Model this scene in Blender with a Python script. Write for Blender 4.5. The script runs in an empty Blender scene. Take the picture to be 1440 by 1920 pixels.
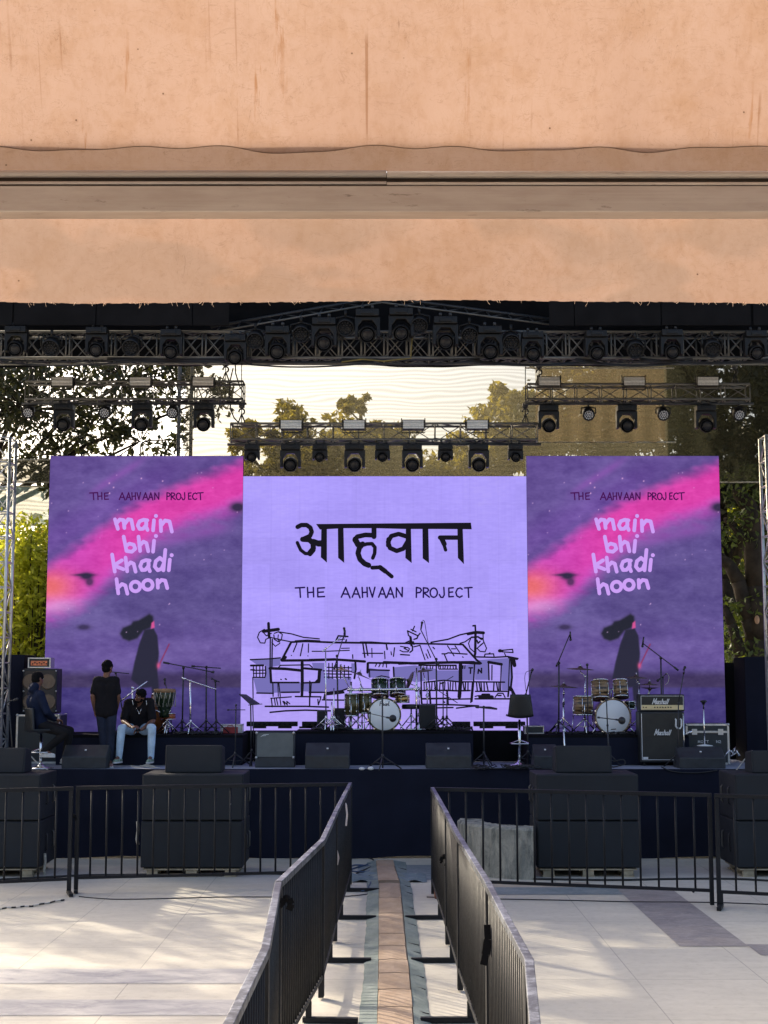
import bpy, bmesh, math, random
import numpy as np
from mathutils import Vector, Matrix
R = math.radians
rnd = random.Random(7)
S = bpy.context.scene
COL = S.collection

# ------------------------------------------------------------------ camera, sky, sun, exposure
F, H = 2662.0, 2.92
TH = math.atan(306.0 / F)
cam = bpy.data.cameras.new('camera'); CAM = bpy.data.objects.new('camera', cam); COL.objects.link(CAM)
CAM.location = (0, 0, H); CAM.rotation_euler = (R(90) + TH, 0, 0)
cam.sensor_fit = 'VERTICAL'; cam.sensor_height = 24.0; cam.sensor_width = 18.0
cam.lens = F / 1920.0 * 24.0
cam.clip_start = 0.1; cam.clip_end = 1000
S.camera = CAM
SUN_EL, SUN_AZ = R(30), R(-43.5)          # azimuth from +Y, negative is to the left: the sun stands behind the stage, left
w = bpy.data.worlds.new('World'); S.world = w; w.use_nodes = True
nt = w.node_tree; bg = nt.nodes['Background']
sky = nt.nodes.new('ShaderNodeTexSky'); sky.sky_type = 'NISHITA'; sky.sun_disc = False
sky.sun_elevation = SUN_EL; sky.sun_rotation = SUN_AZ; sky.dust_density = 7.0; sky.air_density = 0.9; sky.ozone_density = 1.0
nt.links.new(sky.outputs[0], bg.inputs[0]); bg.inputs[1].default_value = 0.15
sl = bpy.data.lights.new('sun', 'SUN'); sl.energy = 2.4; sl.angle = R(0.5); sl.color = (1.0, 0.88, 0.68)
SUN = bpy.data.objects.new('sun', sl); COL.objects.link(SUN)
sd = Vector((math.sin(SUN_AZ) * math.cos(SUN_EL), math.cos(SUN_AZ) * math.cos(SUN_EL), math.sin(SUN_EL)))
SUN.rotation_euler = sd.to_track_quat('Z', 'Y').to_euler(); SUN.location = (-30, 40, 40)
S.view_settings.view_transform = 'Standard'; S.view_settings.look = 'None'
EXP = 1.35
S.view_settings.exposure = EXP; S.view_settings.gamma = 1.0; S.view_settings.use_curve_mapping = False
S.render.engine = 'CYCLES'
S.cycles.max_bounces = 8; S.cycles.transparent_max_bounces = 24

# ------------------------------------------------------------------ pixel (in the 1440 x 1920 photograph) to place
def ray(px, py):
    cx, cy = (px - 720) / F, (960 - py) / F
    c, s = math.cos(TH), math.sin(TH)
    return Vector((cx, c - cy * s, s + cy * c))
def P(px, py, Y):
    d = ray(px, py); t = Y / d.y
    return Vector((d.x * t, Y, H + d.z * t))
def G(px, py, z=0.0):
    d = ray(px, py); t = (z - H) / d.z
    return Vector((d.x * t, d.y * t, z))
def rect(x0, y0, x1, y1, Y):               # X0, X1, Z0, Z1 of a pixel rectangle at depth Y
    a, b = P(x0, y1, Y), P(x1, y0, Y)
    return a.x, b.x, a.z, b.z

# ------------------------------------------------------------------ mesh collecting
class MB:
    def __init__(s): s.v = []; s.f = []; s.sm = []
    def add(s, vs, fs, smooth=False):
        o = len(s.v); s.v += [tuple(v) for v in vs]
        for f in fs: s.f.append(tuple(i + o for i in f)); s.sm.append(smooth)
        return s
    def box(s, c, size, rot=None):
        c = Vector(c); hx, hy, hz = size[0] / 2, size[1] / 2, size[2] / 2
        vs = [Vector((x, y, z)) for x in (-hx, hx) for y in (-hy, hy) for z in (-hz, hz)]
        if rot is not None: vs = [rot @ v for v in vs]
        return s.add([v + c for v in vs], [(0, 1, 3, 2), (4, 6, 7, 5), (0, 4, 5, 1), (2, 3, 7, 6), (0, 2, 6, 4), (1, 5, 7, 3)])
    def bb(s, x0, x1, y0, y1, z0, z1):
        return s.box(((x0 + x1) / 2, (y0 + y1) / 2, (z0 + z1) / 2), (abs(x1 - x0), abs(y1 - y0), abs(z1 - z0)))
    def tube(s, p, q, r, r2=None, n=8, cap=True):
        p, q = Vector(p), Vector(q); r2 = r if r2 is None else r2
        d = q - p
        if d.length < 1e-7: return s
        d.normalize(); a = d.orthogonal().normalized(); b = d.cross(a)
        vs = []
        for c, rr in ((p, r), (q, r2)):
            for i in range(n):
                t = 2 * math.pi * i / n
                vs.append(c + a * (rr * math.cos(t)) + b * (rr * math.sin(t)))
        s.add(vs, [(i, (i + 1) % n, n + (i + 1) % n, n + i) for i in range(n)], True)
        if cap: s.add(vs, [tuple(range(n - 1, -1, -1)), tuple(range(n, 2 * n))])
        return s
    def bar(s, p, q, wx, wy, up=(0, 0, 1)):  # square bar
        p, q = Vector(p), Vector(q); d = (q - p); L = d.length; d.normalize()
        up = Vector(up)
        if abs(d.dot(up)) > .98: up = Vector((0, 1, 0))
        a = d.cross(up).normalized(); b = a.cross(d)
        m = Matrix((a, d, b)).transposed()
        return s.box((p + q) / 2, (wx, L, wy), m)
    def path(s, pts, r, n=6):
        pts = [Vector(p) for p in pts]
        m = len(pts); vs = []; a = None
        for i, p in enumerate(pts):
            d = (pts[min(i + 1, m - 1)] - pts[max(i - 1, 0)])
            if d.length < 1e-9: d = Vector((0, 0, 1))
            d.normalize()
            a = d.orthogonal().normalized() if a is None else (a - d * a.dot(d)).normalized()
            b = d.cross(a)
            for k in range(n):
                t = 2 * math.pi * k / n
                vs.append(p + a * (r * math.cos(t)) + b * (r * math.sin(t)))
        fs = [(i * n + k, i * n + (k + 1) % n, (i + 1) * n + (k + 1) % n, (i + 1) * n + k) for i in range(m - 1) for k in range(n)]
        s.add(vs, fs, True)
        return s.add(vs, [tuple(range(n - 1, -1, -1)), tuple(range((m - 1) * n, m * n))])
    def lathe(s, prof, c=(0, 0, 0), axis=(0, 0, 1), n=24, smooth=True, ring=False):
        ax = Vector(axis).normalized(); a = ax.orthogonal().normalized(); b = ax.cross(a); c = Vector(c)
        vs = []
        for r, z in prof:
            for k in range(n):
                t = 2 * math.pi * k / n
                vs.append(c + ax * z + a * (r * math.cos(t)) + b * (r * math.sin(t)))
        m = len(prof)
        s.add(vs, [(i * n + k, i * n + (k + 1) % n, (i + 1) % m * n + (k + 1) % n, (i + 1) % m * n + k) for i in range(m if ring else m - 1) for k in range(n)], smooth)
        if ring: return s
        if prof[0][0] > 1e-6: s.add(vs, [tuple(range(n - 1, -1, -1))])
        if prof[-1][0] > 1e-6: s.add(vs, [tuple(range((m - 1) * n, m * n))])
        return s
    def sph(s, c, r, n=14, m=9, rot=None):
        r = (r, r, r) if not hasattr(r, '__len__') else r
        c = Vector(c); vs = []
        for j in range(m + 1):
            ph = math.pi * j / m
            for k in range(n):
                t = 2 * math.pi * k / n
                v = Vector((r[0] * math.sin(ph) * math.cos(t), r[1] * math.sin(ph) * math.sin(t), r[2] * math.cos(ph)))
                vs.append((rot @ v if rot is not None else v) + c)
        return s.add(vs, [(j * n + k, (j + 1) * n + k, (j + 1) * n + (k + 1) % n, j * n + (k + 1) % n) for j in range(m) for k in range(n)], True)
    def prism(s, poly, y0, y1, plane='xz'):  # polygon in x,z pushed along y (or in y,z pushed along x)
        n = len(poly)
        f = (lambda p, t: (p[0], t, p[1])) if plane == 'xz' else ((lambda p, t: (t, p[0], p[1])) if plane == 'yz' else (lambda p, t: (p[0], p[1], t)))
        vs = [f(p, y0) for p in poly] + [f(p, y1) for p in poly]
        return s.add(vs, [tuple(range(n)), tuple(range(2 * n - 1, n - 1, -1))] + [(i, n + i, n + (i + 1) % n, (i + 1) % n) for i in range(n)])
    def grid(s, fn, nu, nv, smooth=True):
        vs = [fn(i / nu, j / nv) for j in range(nv + 1) for i in range(nu + 1)]
        return s.add(vs, [(j * (nu + 1) + i, j * (nu + 1) + i + 1, (j + 1) * (nu + 1) + i + 1, (j + 1) * (nu + 1) + i) for j in range(nv) for i in range(nu)], smooth)
    def stroke(s, pts, wd, fn, lift=0.0, taper=None):   # a painted line: pts in 2-D, fn maps (x, y, lift) to 3-D
        k = 0
        for i in range(len(pts) - 1):
            (x0, y0), (x1, y1) = pts[i], pts[i + 1]
            L = math.hypot(x1 - x0, y1 - y0)
            if L < 1e-9: continue
            nx, ny = -(y1 - y0) / L * wd / 2, (x1 - x0) / L * wd / 2
            s.add([fn(x0 + nx, y0 + ny, lift), fn(x1 + nx, y1 + ny, lift), fn(x1 - nx, y1 - ny, lift), fn(x0 - nx, y0 - ny, lift)], [(0, 1, 2, 3)])
        for (x, y) in pts:
            s.add([fn(x + wd / 2 * math.cos(t), y + wd / 2 * math.sin(t), lift + .0008) for t in [math.pi * 2 * q / 12 for q in range(12)]], [tuple(range(12))])
        return s
    def merge(s, o): return s.add(o.v, o.f) if not any(o.sm) else s._m(o)
    def _m(s, o):
        b = len(s.v); s.v += o.v; s.f += [tuple(i + b for i in f) for f in o.f]; s.sm += o.sm; return s
    def mesh(s, name, mat, off=(0, 0, 0)):
        me = bpy.data.meshes.new(name)
        if any(off): vs = [(v[0] - off[0], v[1] - off[1], v[2] - off[2]) for v in s.v]
        else: vs = s.v
        me.from_pydata(vs, [], s.f)
        me.polygons.foreach_set('use_smooth', s.sm)
        bm = bmesh.new(); bm.from_mesh(me); bmesh.ops.remove_doubles(bm, verts=bm.verts, dist=1e-5)
        bmesh.ops.recalc_face_normals(bm, faces=bm.faces); bm.to_mesh(me); bm.free()
        me.materials.append(mat); me.update()
        return me

BASE = {}
def finish(o, bevel):
    if bevel:
        m = o.modifiers.new('bevel', 'BEVEL'); m.width = bevel; m.segments = 2; m.limit_method = 'ANGLE'; m.angle_limit = R(40)
def tag(o, label=None, cat=None, group=None, kind=None):
    for k, v in (('label', label), ('category', cat), ('group', group), ('kind', kind)):
        if v: o[k] = v
    return o
def thing(name, label, cat, loc=(0, 0, 0), group=None, rz=0.0):
    o = bpy.data.objects.new(name, None); COL.objects.link(o)
    o.empty_display_size = .1; o.location = loc; o.rotation_euler = (0, 0, rz)
    BASE[o] = Vector(loc); return tag(o, label, cat, group)
def part(par, name, mb, mat, bevel=0, world=False, label=None):
    off = BASE.get(par, Vector((0, 0, 0))) if world else Vector((0, 0, 0))
    me = mb if isinstance(mb, bpy.types.Mesh) else mb.mesh(name, mat, off)
    o = bpy.data.objects.new(name, me); COL.objects.link(o); o.parent = par
    BASE[o] = BASE.get(par, Vector((0, 0, 0)))
    finish(o, bevel)
    if label: o['label'] = label
    return o
def solo(name, label, cat, mb, mat, group=None, bevel=0, kind=None):
    lo = [min(v[i] for v in mb.v) for i in range(3)]; hi = [max(v[i] for v in mb.v) for i in range(3)]
    off = Vector(((lo[0] + hi[0]) / 2, (lo[1] + hi[1]) / 2, lo[2]))
    o = bpy.data.objects.new(name, mb.mesh(name, mat, off)); COL.objects.link(o); o.location = off
    BASE[o] = off; finish(o, bevel); return tag(o, label, cat, group, kind)
def struct(name, mb, mat, bevel=0):
    return solo(name, None, None, mb, mat, bevel=bevel, kind='structure')
def dup(root, loc, label, rz=None, scale=None):
    r = root.copy(); COL.objects.link(r); r.location = loc; r['label'] = label
    if rz is not None: r.rotation_euler = (0, 0, rz)
    if scale is not None: r.scale = (scale,) * 3
    for ch in list(root.children):
        c = ch.copy(); COL.objects.link(c); c.parent = r
        for g in list(ch.children):
            d = g.copy(); COL.objects.link(d); d.parent = c
    return r
ORD = ['leftmost', 'second', 'third', 'fourth', 'fifth', 'sixth', 'seventh', 'eighth', 'ninth', 'tenth', 'eleventh', 'twelfth', 'thirteenth', 'fourteenth', 'fifteenth', 'sixteenth', 'seventeenth', 'eighteenth']
def nth(i, n): return 'leftmost' if i == 0 else ('rightmost' if i == n - 1 else ORD[i])

# ------------------------------------------------------------------ materials
def srgb(*c): return tuple(((v / 255 / 12.92) if v / 255 <= .04045 else ((v / 255 + .055) / 1.055) ** 2.4) for v in c)
class NT:
    def __init__(s, name):
        s.m = bpy.data.materials.new(name); s.m.use_nodes = True; s.t = s.m.node_tree; s.t.nodes.clear()
        s.out = s.t.nodes.new('ShaderNodeOutputMaterial')
    def n(s, k, **kw):
        o = s.t.nodes.new('ShaderNode' + k)
        for a, v in kw.items(): setattr(o, a, v)
        return o
    def l(s, a, b): s.t.links.new(a, b)
    def coord(s, scale=(1, 1, 1), which='Object', loc=(0, 0, 0)):
        c = s.n('TexCoord'); m = s.n('Mapping'); m.inputs['Scale'].default_value = scale; m.inputs['Location'].default_value = loc
        s.l(c.outputs[which], m.inputs[0]); return m.outputs[0]
    def noise(s, vec, scale, detail=4, rough=.55, dist=0.0):
        o = s.n('TexNoise'); o.inputs['Scale'].default_value = scale; o.inputs['Detail'].default_value = detail
        o.inputs['Roughness'].default_value = rough; o.inputs['Distortion'].default_value = dist
        s.l(vec, o.inputs['Vector']); return o.outputs['Fac']
    def ramp(s, fac, stops, interp='LINEAR'):
        r = s.n('ValToRGB'); r.color_ramp.interpolation = interp; e = r.color_ramp.elements
        while len(e) < len(stops): e.new(.5)
        for q, (p, c) in zip(e, stops): q.position = p; q.color = (*c, 1) if hasattr(c, '__len__') else (c, c, c, 1)
        s.l(fac, r.inputs[0]); return r.outputs[0]
    def mix(s, fac, a, b, mode='MIX'):
        m = s.n('Mix', data_type='RGBA', blend_type=mode)
        for sock, v in ((m.inputs[0], fac), (m.inputs[6], a), (m.inputs[7], b)):
            if isinstance(v, bpy.types.NodeSocket): s.l(v, sock)
            elif hasattr(v, '__len__'): sock.default_value = (*v, 1)
            else: sock.default_value = v
        return m.outputs[2]
    def math(s, op, a, b=0.0):
        m = s.n('Math', operation=op)
        for sock, v in ((m.inputs[0], a), (m.inputs[1], b)):
            if isinstance(v, bpy.types.NodeSocket): s.l(v, sock)
            else: sock.default_value = v
        return m.outputs[0]
    def bsdf(s, col, rough=.5, metal=0.0, spec=.5, bump=None, bstr=.2, bdist=.01):
        b = s.n('BsdfPrincipled')
        for nme, v in (('Base Color', col), ('Roughness', rough), ('Metallic', metal), ('Specular IOR Level', spec)):
            if isinstance(v, bpy.types.NodeSocket): s.l(v, b.inputs[nme])
            elif hasattr(v, '__len__'): b.inputs[nme].default_value = (*v, 1)
            else: b.inputs[nme].default_value = v
        if bump is not None:
            k = s.n('Bump'); k.inputs['Strength'].default_value = bstr; k.inputs['Distance'].default_value = bdist
            s.l(bump, k.inputs['Height']); s.l(k.outputs[0], b.inputs['Normal'])
        return b.outputs[0]
    def done(s, sh): s.l(sh, s.out.inputs['Surface']); return s.m
def pm(name, col, rough=.5, metal=0.0, var=.2, scale=9.0, spec=.5, bstr=0.0, bscale=60.0):
    t = NT(name); v = t.coord(); f = t.noise(v, scale)
    lo = tuple(max(0, c * (1 - var)) for c in col); hi = tuple(min(1, c * (1 + var)) for c in col)
    c = t.ramp(f, [(.3, lo), (.7, hi)])
    rr = t.ramp(f, [(.25, max(.03, rough - .12)), (.75, min(1, rough + .12))])
    return t.done(t.bsdf(c, rr, metal, spec, t.noise(v, bscale, 3) if bstr else None, bstr, .004))
def emis(name, col, k=1.0):
    t = NT(name); e = t.n('Emission'); e.inputs[0].default_value = (*col, 1); e.inputs[1].default_value = k * 2 ** -EXP
    return t.done(e.outputs[0])

M = {}
M['black_metal'] = pm('black_metal', (.022, .023, .025), .42, .0, .3)
M['fence_paint'] = None
M['dark_plastic'] = pm('dark_plastic', (.026, .030, .034), .5, 0, .3)
M['lamp_black'] = pm('lamp_black', (.0075, .0075, .0078), .45, 0, .3, 9, .3)
M['groove'] = pm('groove_dark', (.035, .026, .018), .9, 0, .4, 6)
M['alu'] = pm('aluminium', (.56, .56, .54), .38, .85, .15, 14)
M['dull_alu'] = pm('dull_aluminium', (.15, .145, .13), .5, .6, .25, 6)
M['chrome'] = pm('chrome', (.82, .83, .84), .16, 1.0, .06, 30)
M['brass'] = pm('brass', (.5, .34, .12), .3, .9, .25, 12)
M['bronze'] = pm('dark_bronze', (.10, .075, .05), .5, .35, .3, 12)
M['rubber'] = pm('rubber', (.015, .015, .016), .75)
M['black_cloth'] = pm('black_cloth', (.0085, .0085, .0095), .95, 0, .3, 3, .1, .25, 180)
M['navy_cloth'] = pm('navy_cloth', (.013, .015, .027), .95, 0, .18, 1.5, .1, .3, 220)
M['sub_cover'] = pm('speaker_paint', (.018, .021, .025), .72, 0, .25, 2.2, .3, .2, 240)
M['grille'] = pm('grille_cloth', (.028, .030, .033), .8, 0, .2, 3, .25, .4, 320)
M['amp_grille'] = pm('amp_grille', (.05, .048, .042), .85, 0, .15, 5, .2, .4, 300)
M['pale_grille'] = pm('pale_grille', (.16, .17, .16), .85, 0, .12, 5, .2, .3, 300)
M['glass'] = pm('lens_glass', (.010, .011, .014), .2, 0, .1, 4, .25)
M['led_dot'] = pm('led_dot', (.55, .56, .58), .25, 0, .2, 50)
M['flood'] = pm('flood_reflector', (.62, .61, .57), .4, .25, .2, 40)
M['white_paint'] = pm('white_plastic', (.72, .73, .72), .45, 0, .08)
M['cream'] = pm('cream_panel', (.66, .55, .30), .4, .2, .1)
M['orange_panel'] = pm('orange_panel', (.75, .22, .09), .5, 0, .2, 30)
M['red'] = pm('red_plastic', (.30, .03, .03), .5)
M['wood'] = None
M['olive'] = pm('olive_lacquer', (.085, .075, .028), .25, .2, .3, 14)
M['green_lacquer'] = pm('green_lacquer', (.018, .035, .016), .22, .2, .35, 14)
M['brown_head'] = pm('brown_drumhead', (.08, .035, .022), .5)
M['white_head'] = pm('white_drumhead', (.85, .88, .89), .5, 0, .05, 3)
M['cable'] = pm('black_cable', (.015, .015, .016), .6)
M['blue_cable'] = pm('blue_cable', (.03, .06, .13), .6)
M['pale_cable'] = pm('pale_cable', (.45, .43, .38), .6)
M['rope'] = pm('pale_rope', (.42, .40, .33), .9, 0, .4, 40)
M['pale_wood'] = pm('pallet_wood', (.38, .32, .22), .85, 0, .35, 6, .3, .4, 50)
M['stage_deck'] = pm('stage_carpet', (.27, .29, .35), .9, 0, .25, 4, .2, .3, 120)
M['tape'] = pm('white_tape', (.72, .62, .58), .7)
M['bark'] = pm('bark', (.045, .035, .026), .95, 0, .45, 5, .2, .8, 16)
M['skin'] = pm('brown_skin', (.17, .075, .042), .5, 0, .12, 10)
M['dark_skin'] = pm('dark_brown_skin', (.15, .068, .042), .45, 0, .12, 10)
M['hair'] = pm('black_hair', (.005, .005, .0055), .85, 0, .4, 60, .12, .6, 120)
M['black_tee'] = pm('black_tshirt', (.012, .011, .013), .95, 0, .25, 8, .15, .4, 30)
M['navy_hoodie'] = pm('navy_hoodie', (.012, .018, .042), .95, 0, .25, 8, .15, .5, 26)
M['dark_jeans'] = pm('dark_jeans', (.022, .028, .048), .9, 0, .3, 7, .15, .5, 26)
M['dark_trousers'] = pm('charcoal_trousers', (.016, .015, .016), .9, 0, .3, 7, .15, .5, 26)
M['light_jeans'] = pm('light_blue_jeans', (.48, .63, .76), .9, 0, .22, 6, .15, .6, 22)
M['shoe_white'] = pm('white_trainers', (.62, .62, .60), .7, 0, .15, 20)
M['shoe_mixed'] = pm('grey_green_trainers', (.22, .30, .22), .7, 0, .9, 22)
M['shoe_red'] = pm('pale_red_trainers', (.45, .25, .22), .7, 0, .6, 24)
M['black_leather'] = pm('black_leatherette', (.012, .014, .016), .5, 0, .2, 5, .5, .2, 60)
M['felt_case'] = pm('flightcase_laminate', (.022, .028, .030), .55, 0, .25, 5)
M['blackpaint'] = emis('screen_ink', srgb(26, 24, 34), 1)
M['navypaint'] = emis('screen_navy_ink', srgb(34, 22, 78), 1)

def wood_mat():
    t = NT('striped_wood_shell'); v = t.coord((1, 1, 9)); f = t.noise(v, 3.0, 3)
    c = t.ramp(f, [(.40, (.035, .022, .014)), (.5, (.26, .17, .09)), (.62, (.33, .22, .12)), (.68, (.05, .03, .02))])
    return t.done(t.bsdf(c, .28, 0, .5))
M['wood'] = wood_mat()
def fence_mat():
    t = NT('worn_black_paint'); v = t.coord(); f = t.noise(v, 22, 6, .7); g = t.noise(v, 2.2, 3)
    chip = t.ramp(f, [(.69, 0.0), (.71, 1.0)])
    base = t.ramp(g, [(.3, (.008, .009, .011)), (.7, (.016, .017, .020))])
    c = t.mix(chip, base, (.20, .20, .20))
    rr = t.ramp(f, [(.3, .45), (.7, .65)])
    return t.done(t.bsdf(c, rr, .0, .25))
M['fence_paint'] = fence_mat()
def rail_mat():                              # the top rails: paint rubbed through to bare steel
    t = NT('rubbed_steel_rail'); v = t.coord(); f = t.noise(v, 16, 7, .75); g = t.noise(v, 2.5, 3)
    k = t.math('ADD', t.math('MULTIPLY', f, .7), t.math('MULTIPLY', g, .5))
    c = t.ramp(k, [(.46, (.028, .031, .037)), (.60, (.085, .092, .105)), (.72, (.27, .29, .33))])
    return t.done(t.bsdf(c, .42, .5, .5))
M['rail'] = rail_mat()
# ------------------------------------------------------------------ setting: ground
def ground_mat():
    t = NT('pale_stone_paving'); v = t.coord(which='Object')
    br = t.n('TexBrick'); br.offset = .0; br.inputs['Scale'].default_value = 1.0
    br.inputs['Brick Width'].default_value = 1.22; br.inputs['Row Height'].default_value = 1.62
    br.inputs['Mortar Size'].default_value = .007; br.inputs['Mortar Smooth'].default_value = .3
    br.inputs['Color1'].default_value = (.52, .485, .415, 1); br.inputs['Color2'].default_value = (.56, .52, .445, 1); br.inputs['Mortar'].default_value = (.30, .28, .245, 1)
    t.l(v, br.inputs['Vector'])
    st = t.noise(t.coord((1, 2.4, 1)), 1.3, 6, .65, .6); st2 = t.noise(v, 9, 5, .7)
    c = t.mix(t.ramp(st, [(.35, 0.0), (.62, .5)]), br.outputs[0], (.42, .39, .335))
    c = t.mix(t.ramp(st2, [(.52, 0.0), (.75, .36)]), c, (.33, .30, .26))
    c = t.mix(t.ramp(t.noise(v, 60, 2), [(.7, 0.0), (.78, .25)]), c, (.25, .24, .22))
    return t.done(t.bsdf(c, t.ramp(st2, [(.3, .5), (.7, .75)]), 0, .35, st2, .15, .01))
struct('ground', MB().add([(-140, -40, 0), (140, -40, 0), (140, 240, 0), (-140, 240, 0)], [(0, 1, 2, 3)]), ground_mat())
def band_mat(name, a, b):
    t = NT(name); v = t.coord((1, 1.8, 1)); f = t.noise(v, 2.2, 7, .7, .8); g = t.noise(v, 14, 4, .6)
    c = t.mix(t.ramp(g, [(.5, 0.0), (.7, .35)]), t.ramp(f, [(.36, a), (.62, b)]), (.45, .43, .41))
    return t.done(t.bsdf(c, .6, 0, .35, g, .2, .01))
M['slate_band'] = band_mat('grey_slate_bands', (.28, .27, .285), (.46, .44, .425))
M['dark_band'] = band_mat('purple_slate_band', (.19, .17, .172), (.28, .255, .25))
M['sand_band'] = band_mat('sandy_stone_band', (.36, .29, .23), (.45, .38, .31))
M['blue_band'] = band_mat('blue_grey_slate_band', (.13, .165, .19), (.21, .24, .255))
def flat(x0, x1, y0, y1, z): return MB().add([(x0, y0, z), (x1, y0, z), (x1, y1, z), (x0, y1, z)], [(0, 1, 2, 3)])
for y0, y1, x1 in ((G(0, 1845).y, G(0, 1817).y, -.95), (G(0, 1905).y, G(0, 1875).y, -.95)):
    struct('paved_band', flat(-14, x1, y0, y1, .004), M['slate_band'])
Yb0, Yb1 = G(1340, 1775).y, G(1000, 1664).y
xa, xb = 3.2, 3.95
struct('paved_band', flat(xa, xb, Yb0, Yb1, .004), M['dark_band'])
struct('paved_band', flat(1.05, xa - .0, G(1000, 1678).y, Yb1, .004), M['blue_band'])
struct('paved_band', flat(1.05, xa - .3, Yb1 + .002, G(1000, 1655).y, .004), M['sand_band'])
struct('paved_band', flat(xb, 9, Yb0 - .5, Yb0 + .12, .004), M['dark_band'])
struct('paved_band', flat(-.4, .8, G(720, 1650).y, G(720, 1622).y, .004), M['blue_band'])

# ------------------------------------------------------------------ the stage
YS = G(720, 1610).y; ZS = P(720, 1442, YS).z; YB = 27.2; XS = 9.4
st = thing('stage', 'low wide stage with grey blue deck and navy cloth skirt behind the barriers', 'stage', (0, YS, 0))
part(st, 'deck', MB().bb(-XS, XS, YS + .03, YB, ZS - .12, ZS), M['stage_deck'], .01, True)
def skirt(u, v):
    x = -XS + 2 * XS * u; z = .012 + (ZS - .02) * v
    y = YS + .018 * math.sin(x * 2.1 + .6 * math.sin(x * .9)) * (1 - v) + .008 * math.sin(x * 9.3 + 3 * math.sin(x * 1.7)) * (.4 + .6 * (1 - v)) + .006 * math.sin(z * 7 + x * 1.5)
    return (x, y, z + (.03 * math.sin(x * 1.3) + .015 * math.sin(x * 4.1) if v == 0 else 0) * .6 + .01)
part(st, 'skirt', MB().grid(skirt, 420, 16), M['navy_cloth'], 0, True)
part(st, 'platform_leg', MB().bb(-XS + .2, -XS + .3, YS + 1, YS + 1.1, 0, ZS - .13), M['dull_alu'], 0, True)
part(st, 'platform_leg', MB().bb(XS - .3, XS - .2, YS + 1, YS + 1.1, 0, ZS - .13), M['dull_alu'], 0, True)

def riser(label, x0, x1, yf, yb, ztop, mat=None):
    r = thing('drum_riser', label, 'riser', ((x0 + x1) / 2, yf, ZS), 'black cloth risers on the stage')
    part(r, 'riser_top', MB().bb(x0, x1, yf, yb, ztop - .05, ztop), M['black_cloth'], .008, True)
    def f(u, v):
        x = x0 + (x1 - x0) * u
        return (x, yf - .006 + .01 * math.sin(x * 8 + 2 * math.sin(x * 3)) * (1 - v), ZS + .005 + (ztop - .05 - ZS) * v)
    part(r, 'riser_skirt', MB().grid(f, 60, 6), M['navy_cloth' if mat is None else mat], 0, True)
    for sa, sb in ((x0 + .005, x0 + .02), (x1 - .02, x1 - .005)): part(r, 'riser_side', MB().bb(sa, sb, yf + .02, yb - .02, ZS + .005, ztop - .05), M['black_cloth'], 0, True)
    return r
ZR = P(720, 1371, 24.2).z
YR = 24.2
riser('left black riser the seated man rests on', P(105, 1400, YR).x, P(455, 1400, YR).x, YR, 25.55, P(300, 1378, YR).z)
riser('central black riser under the drum kit with olive drums', P(553, 1400, YR).x, P(887, 1400, YR).x, YR, 25.19, ZR)
riser('right black riser under the drum kit with wooden toms', P(988, 1400, YR).x, P(1292, 1400, YR).x, YR, 25.55, P(1100, 1378, YR).z)
riser('long dark riser under the light bars behind the drum riser', P(457, 1400, 25.2).x, P(983, 1400, 25.2).x, 25.2, 25.6, P(720, 1371, 25.2).z, 'black_cloth')
ZRL = P(300, 1378, YR).z

# ------------------------------------------------------------------ the LED walls
YL = 25.8
def put(x, y, lift, Y=YL):                  # a place on the face of a wall, from photograph pixels
    p = P(x, y, Y); return (p.x, Y - lift, p.z)
def led_mat(name):
    t = NT(name); a = t.n('Attribute', attribute_name='picture'); e = t.n('Emission')
    v = t.coord((1, 1, 1)); g = t.noise(t.coord((.6, 1, 22)), 5, 3, .6)
    c = t.mix(t.ramp(g, [(.3, .0), (.75, .07)]), a.outputs['Color'], (0, 0, 0))
    t.l(c, e.inputs[0]); e.inputs[1].default_value = 2 ** -EXP
    d = t.n('BsdfDiffuse'); d.inputs[0].default_value = (.012, .012, .015, 1)
    s = t.n('AddShader'); t.l(e.outputs[0], s.inputs[0]); t.l(d.outputs[0], s.inputs[1])
    return t.done(s.outputs[0])
M['led'] = led_mat('led_wall_picture')
def lin(c):
    c = np.clip(np.asarray(c, float), 0, 255) / 255
    return np.where(c <= .04045, c / 12.92, ((c + .055) / 1.055) ** 2.4)
def sstep(a, b, x):
    t = np.clip((x - a) / (b - a), 0, 1); return t * t * (3 - 2 * t)
def vnoise(X, Y, sx, sy, seed):
    g = np.random.RandomState(seed).rand(64, 64)
    x, y = X / sx, Y / sy; xi, yi = np.floor(x).astype(int), np.floor(y).astype(int)
    fx, fy = x - xi, y - yi; fx = fx * fx * (3 - 2 * fx); fy = fy * fy * (3 - 2 * fy)
    q = lambda i, j: g[(yi + j) % 64, (xi + i) % 64]
    return (q(0, 0) * (1 - fx) + q(1, 0) * fx) * (1 - fy) + (q(0, 1) * (1 - fx) + q(1, 1) * fx) * fy
def polydist(X, Y, pts):
    d = np.full(X.shape, 1e9); side = np.zeros(X.shape)
    for (x0, y0), (x1, y1) in zip(pts[:-1], pts[1:]):
        dx, dy = x1 - x0, y1 - y0; t = np.clip(((X - x0) * dx + (Y - y0) * dy) / (dx * dx + dy * dy), 0, 1)
        d = np.minimum(d, np.hypot(X - x0 - t * dx, Y - y0 - t * dy))
    return d
def inpoly(X, Y, pts):
    ins = np.zeros(X.shape, bool); n = len(pts)
    for i in range(n):
        (x0, y0), (x1, y1) = pts[i], pts[(i + 1) % n]
        if y0 == y1: continue
        c = ((y0 > Y) != (y1 > Y)) & (X < (x1 - x0) * (Y - y0) / (y1 - y0) + x0); ins ^= c
    return ins
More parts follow.
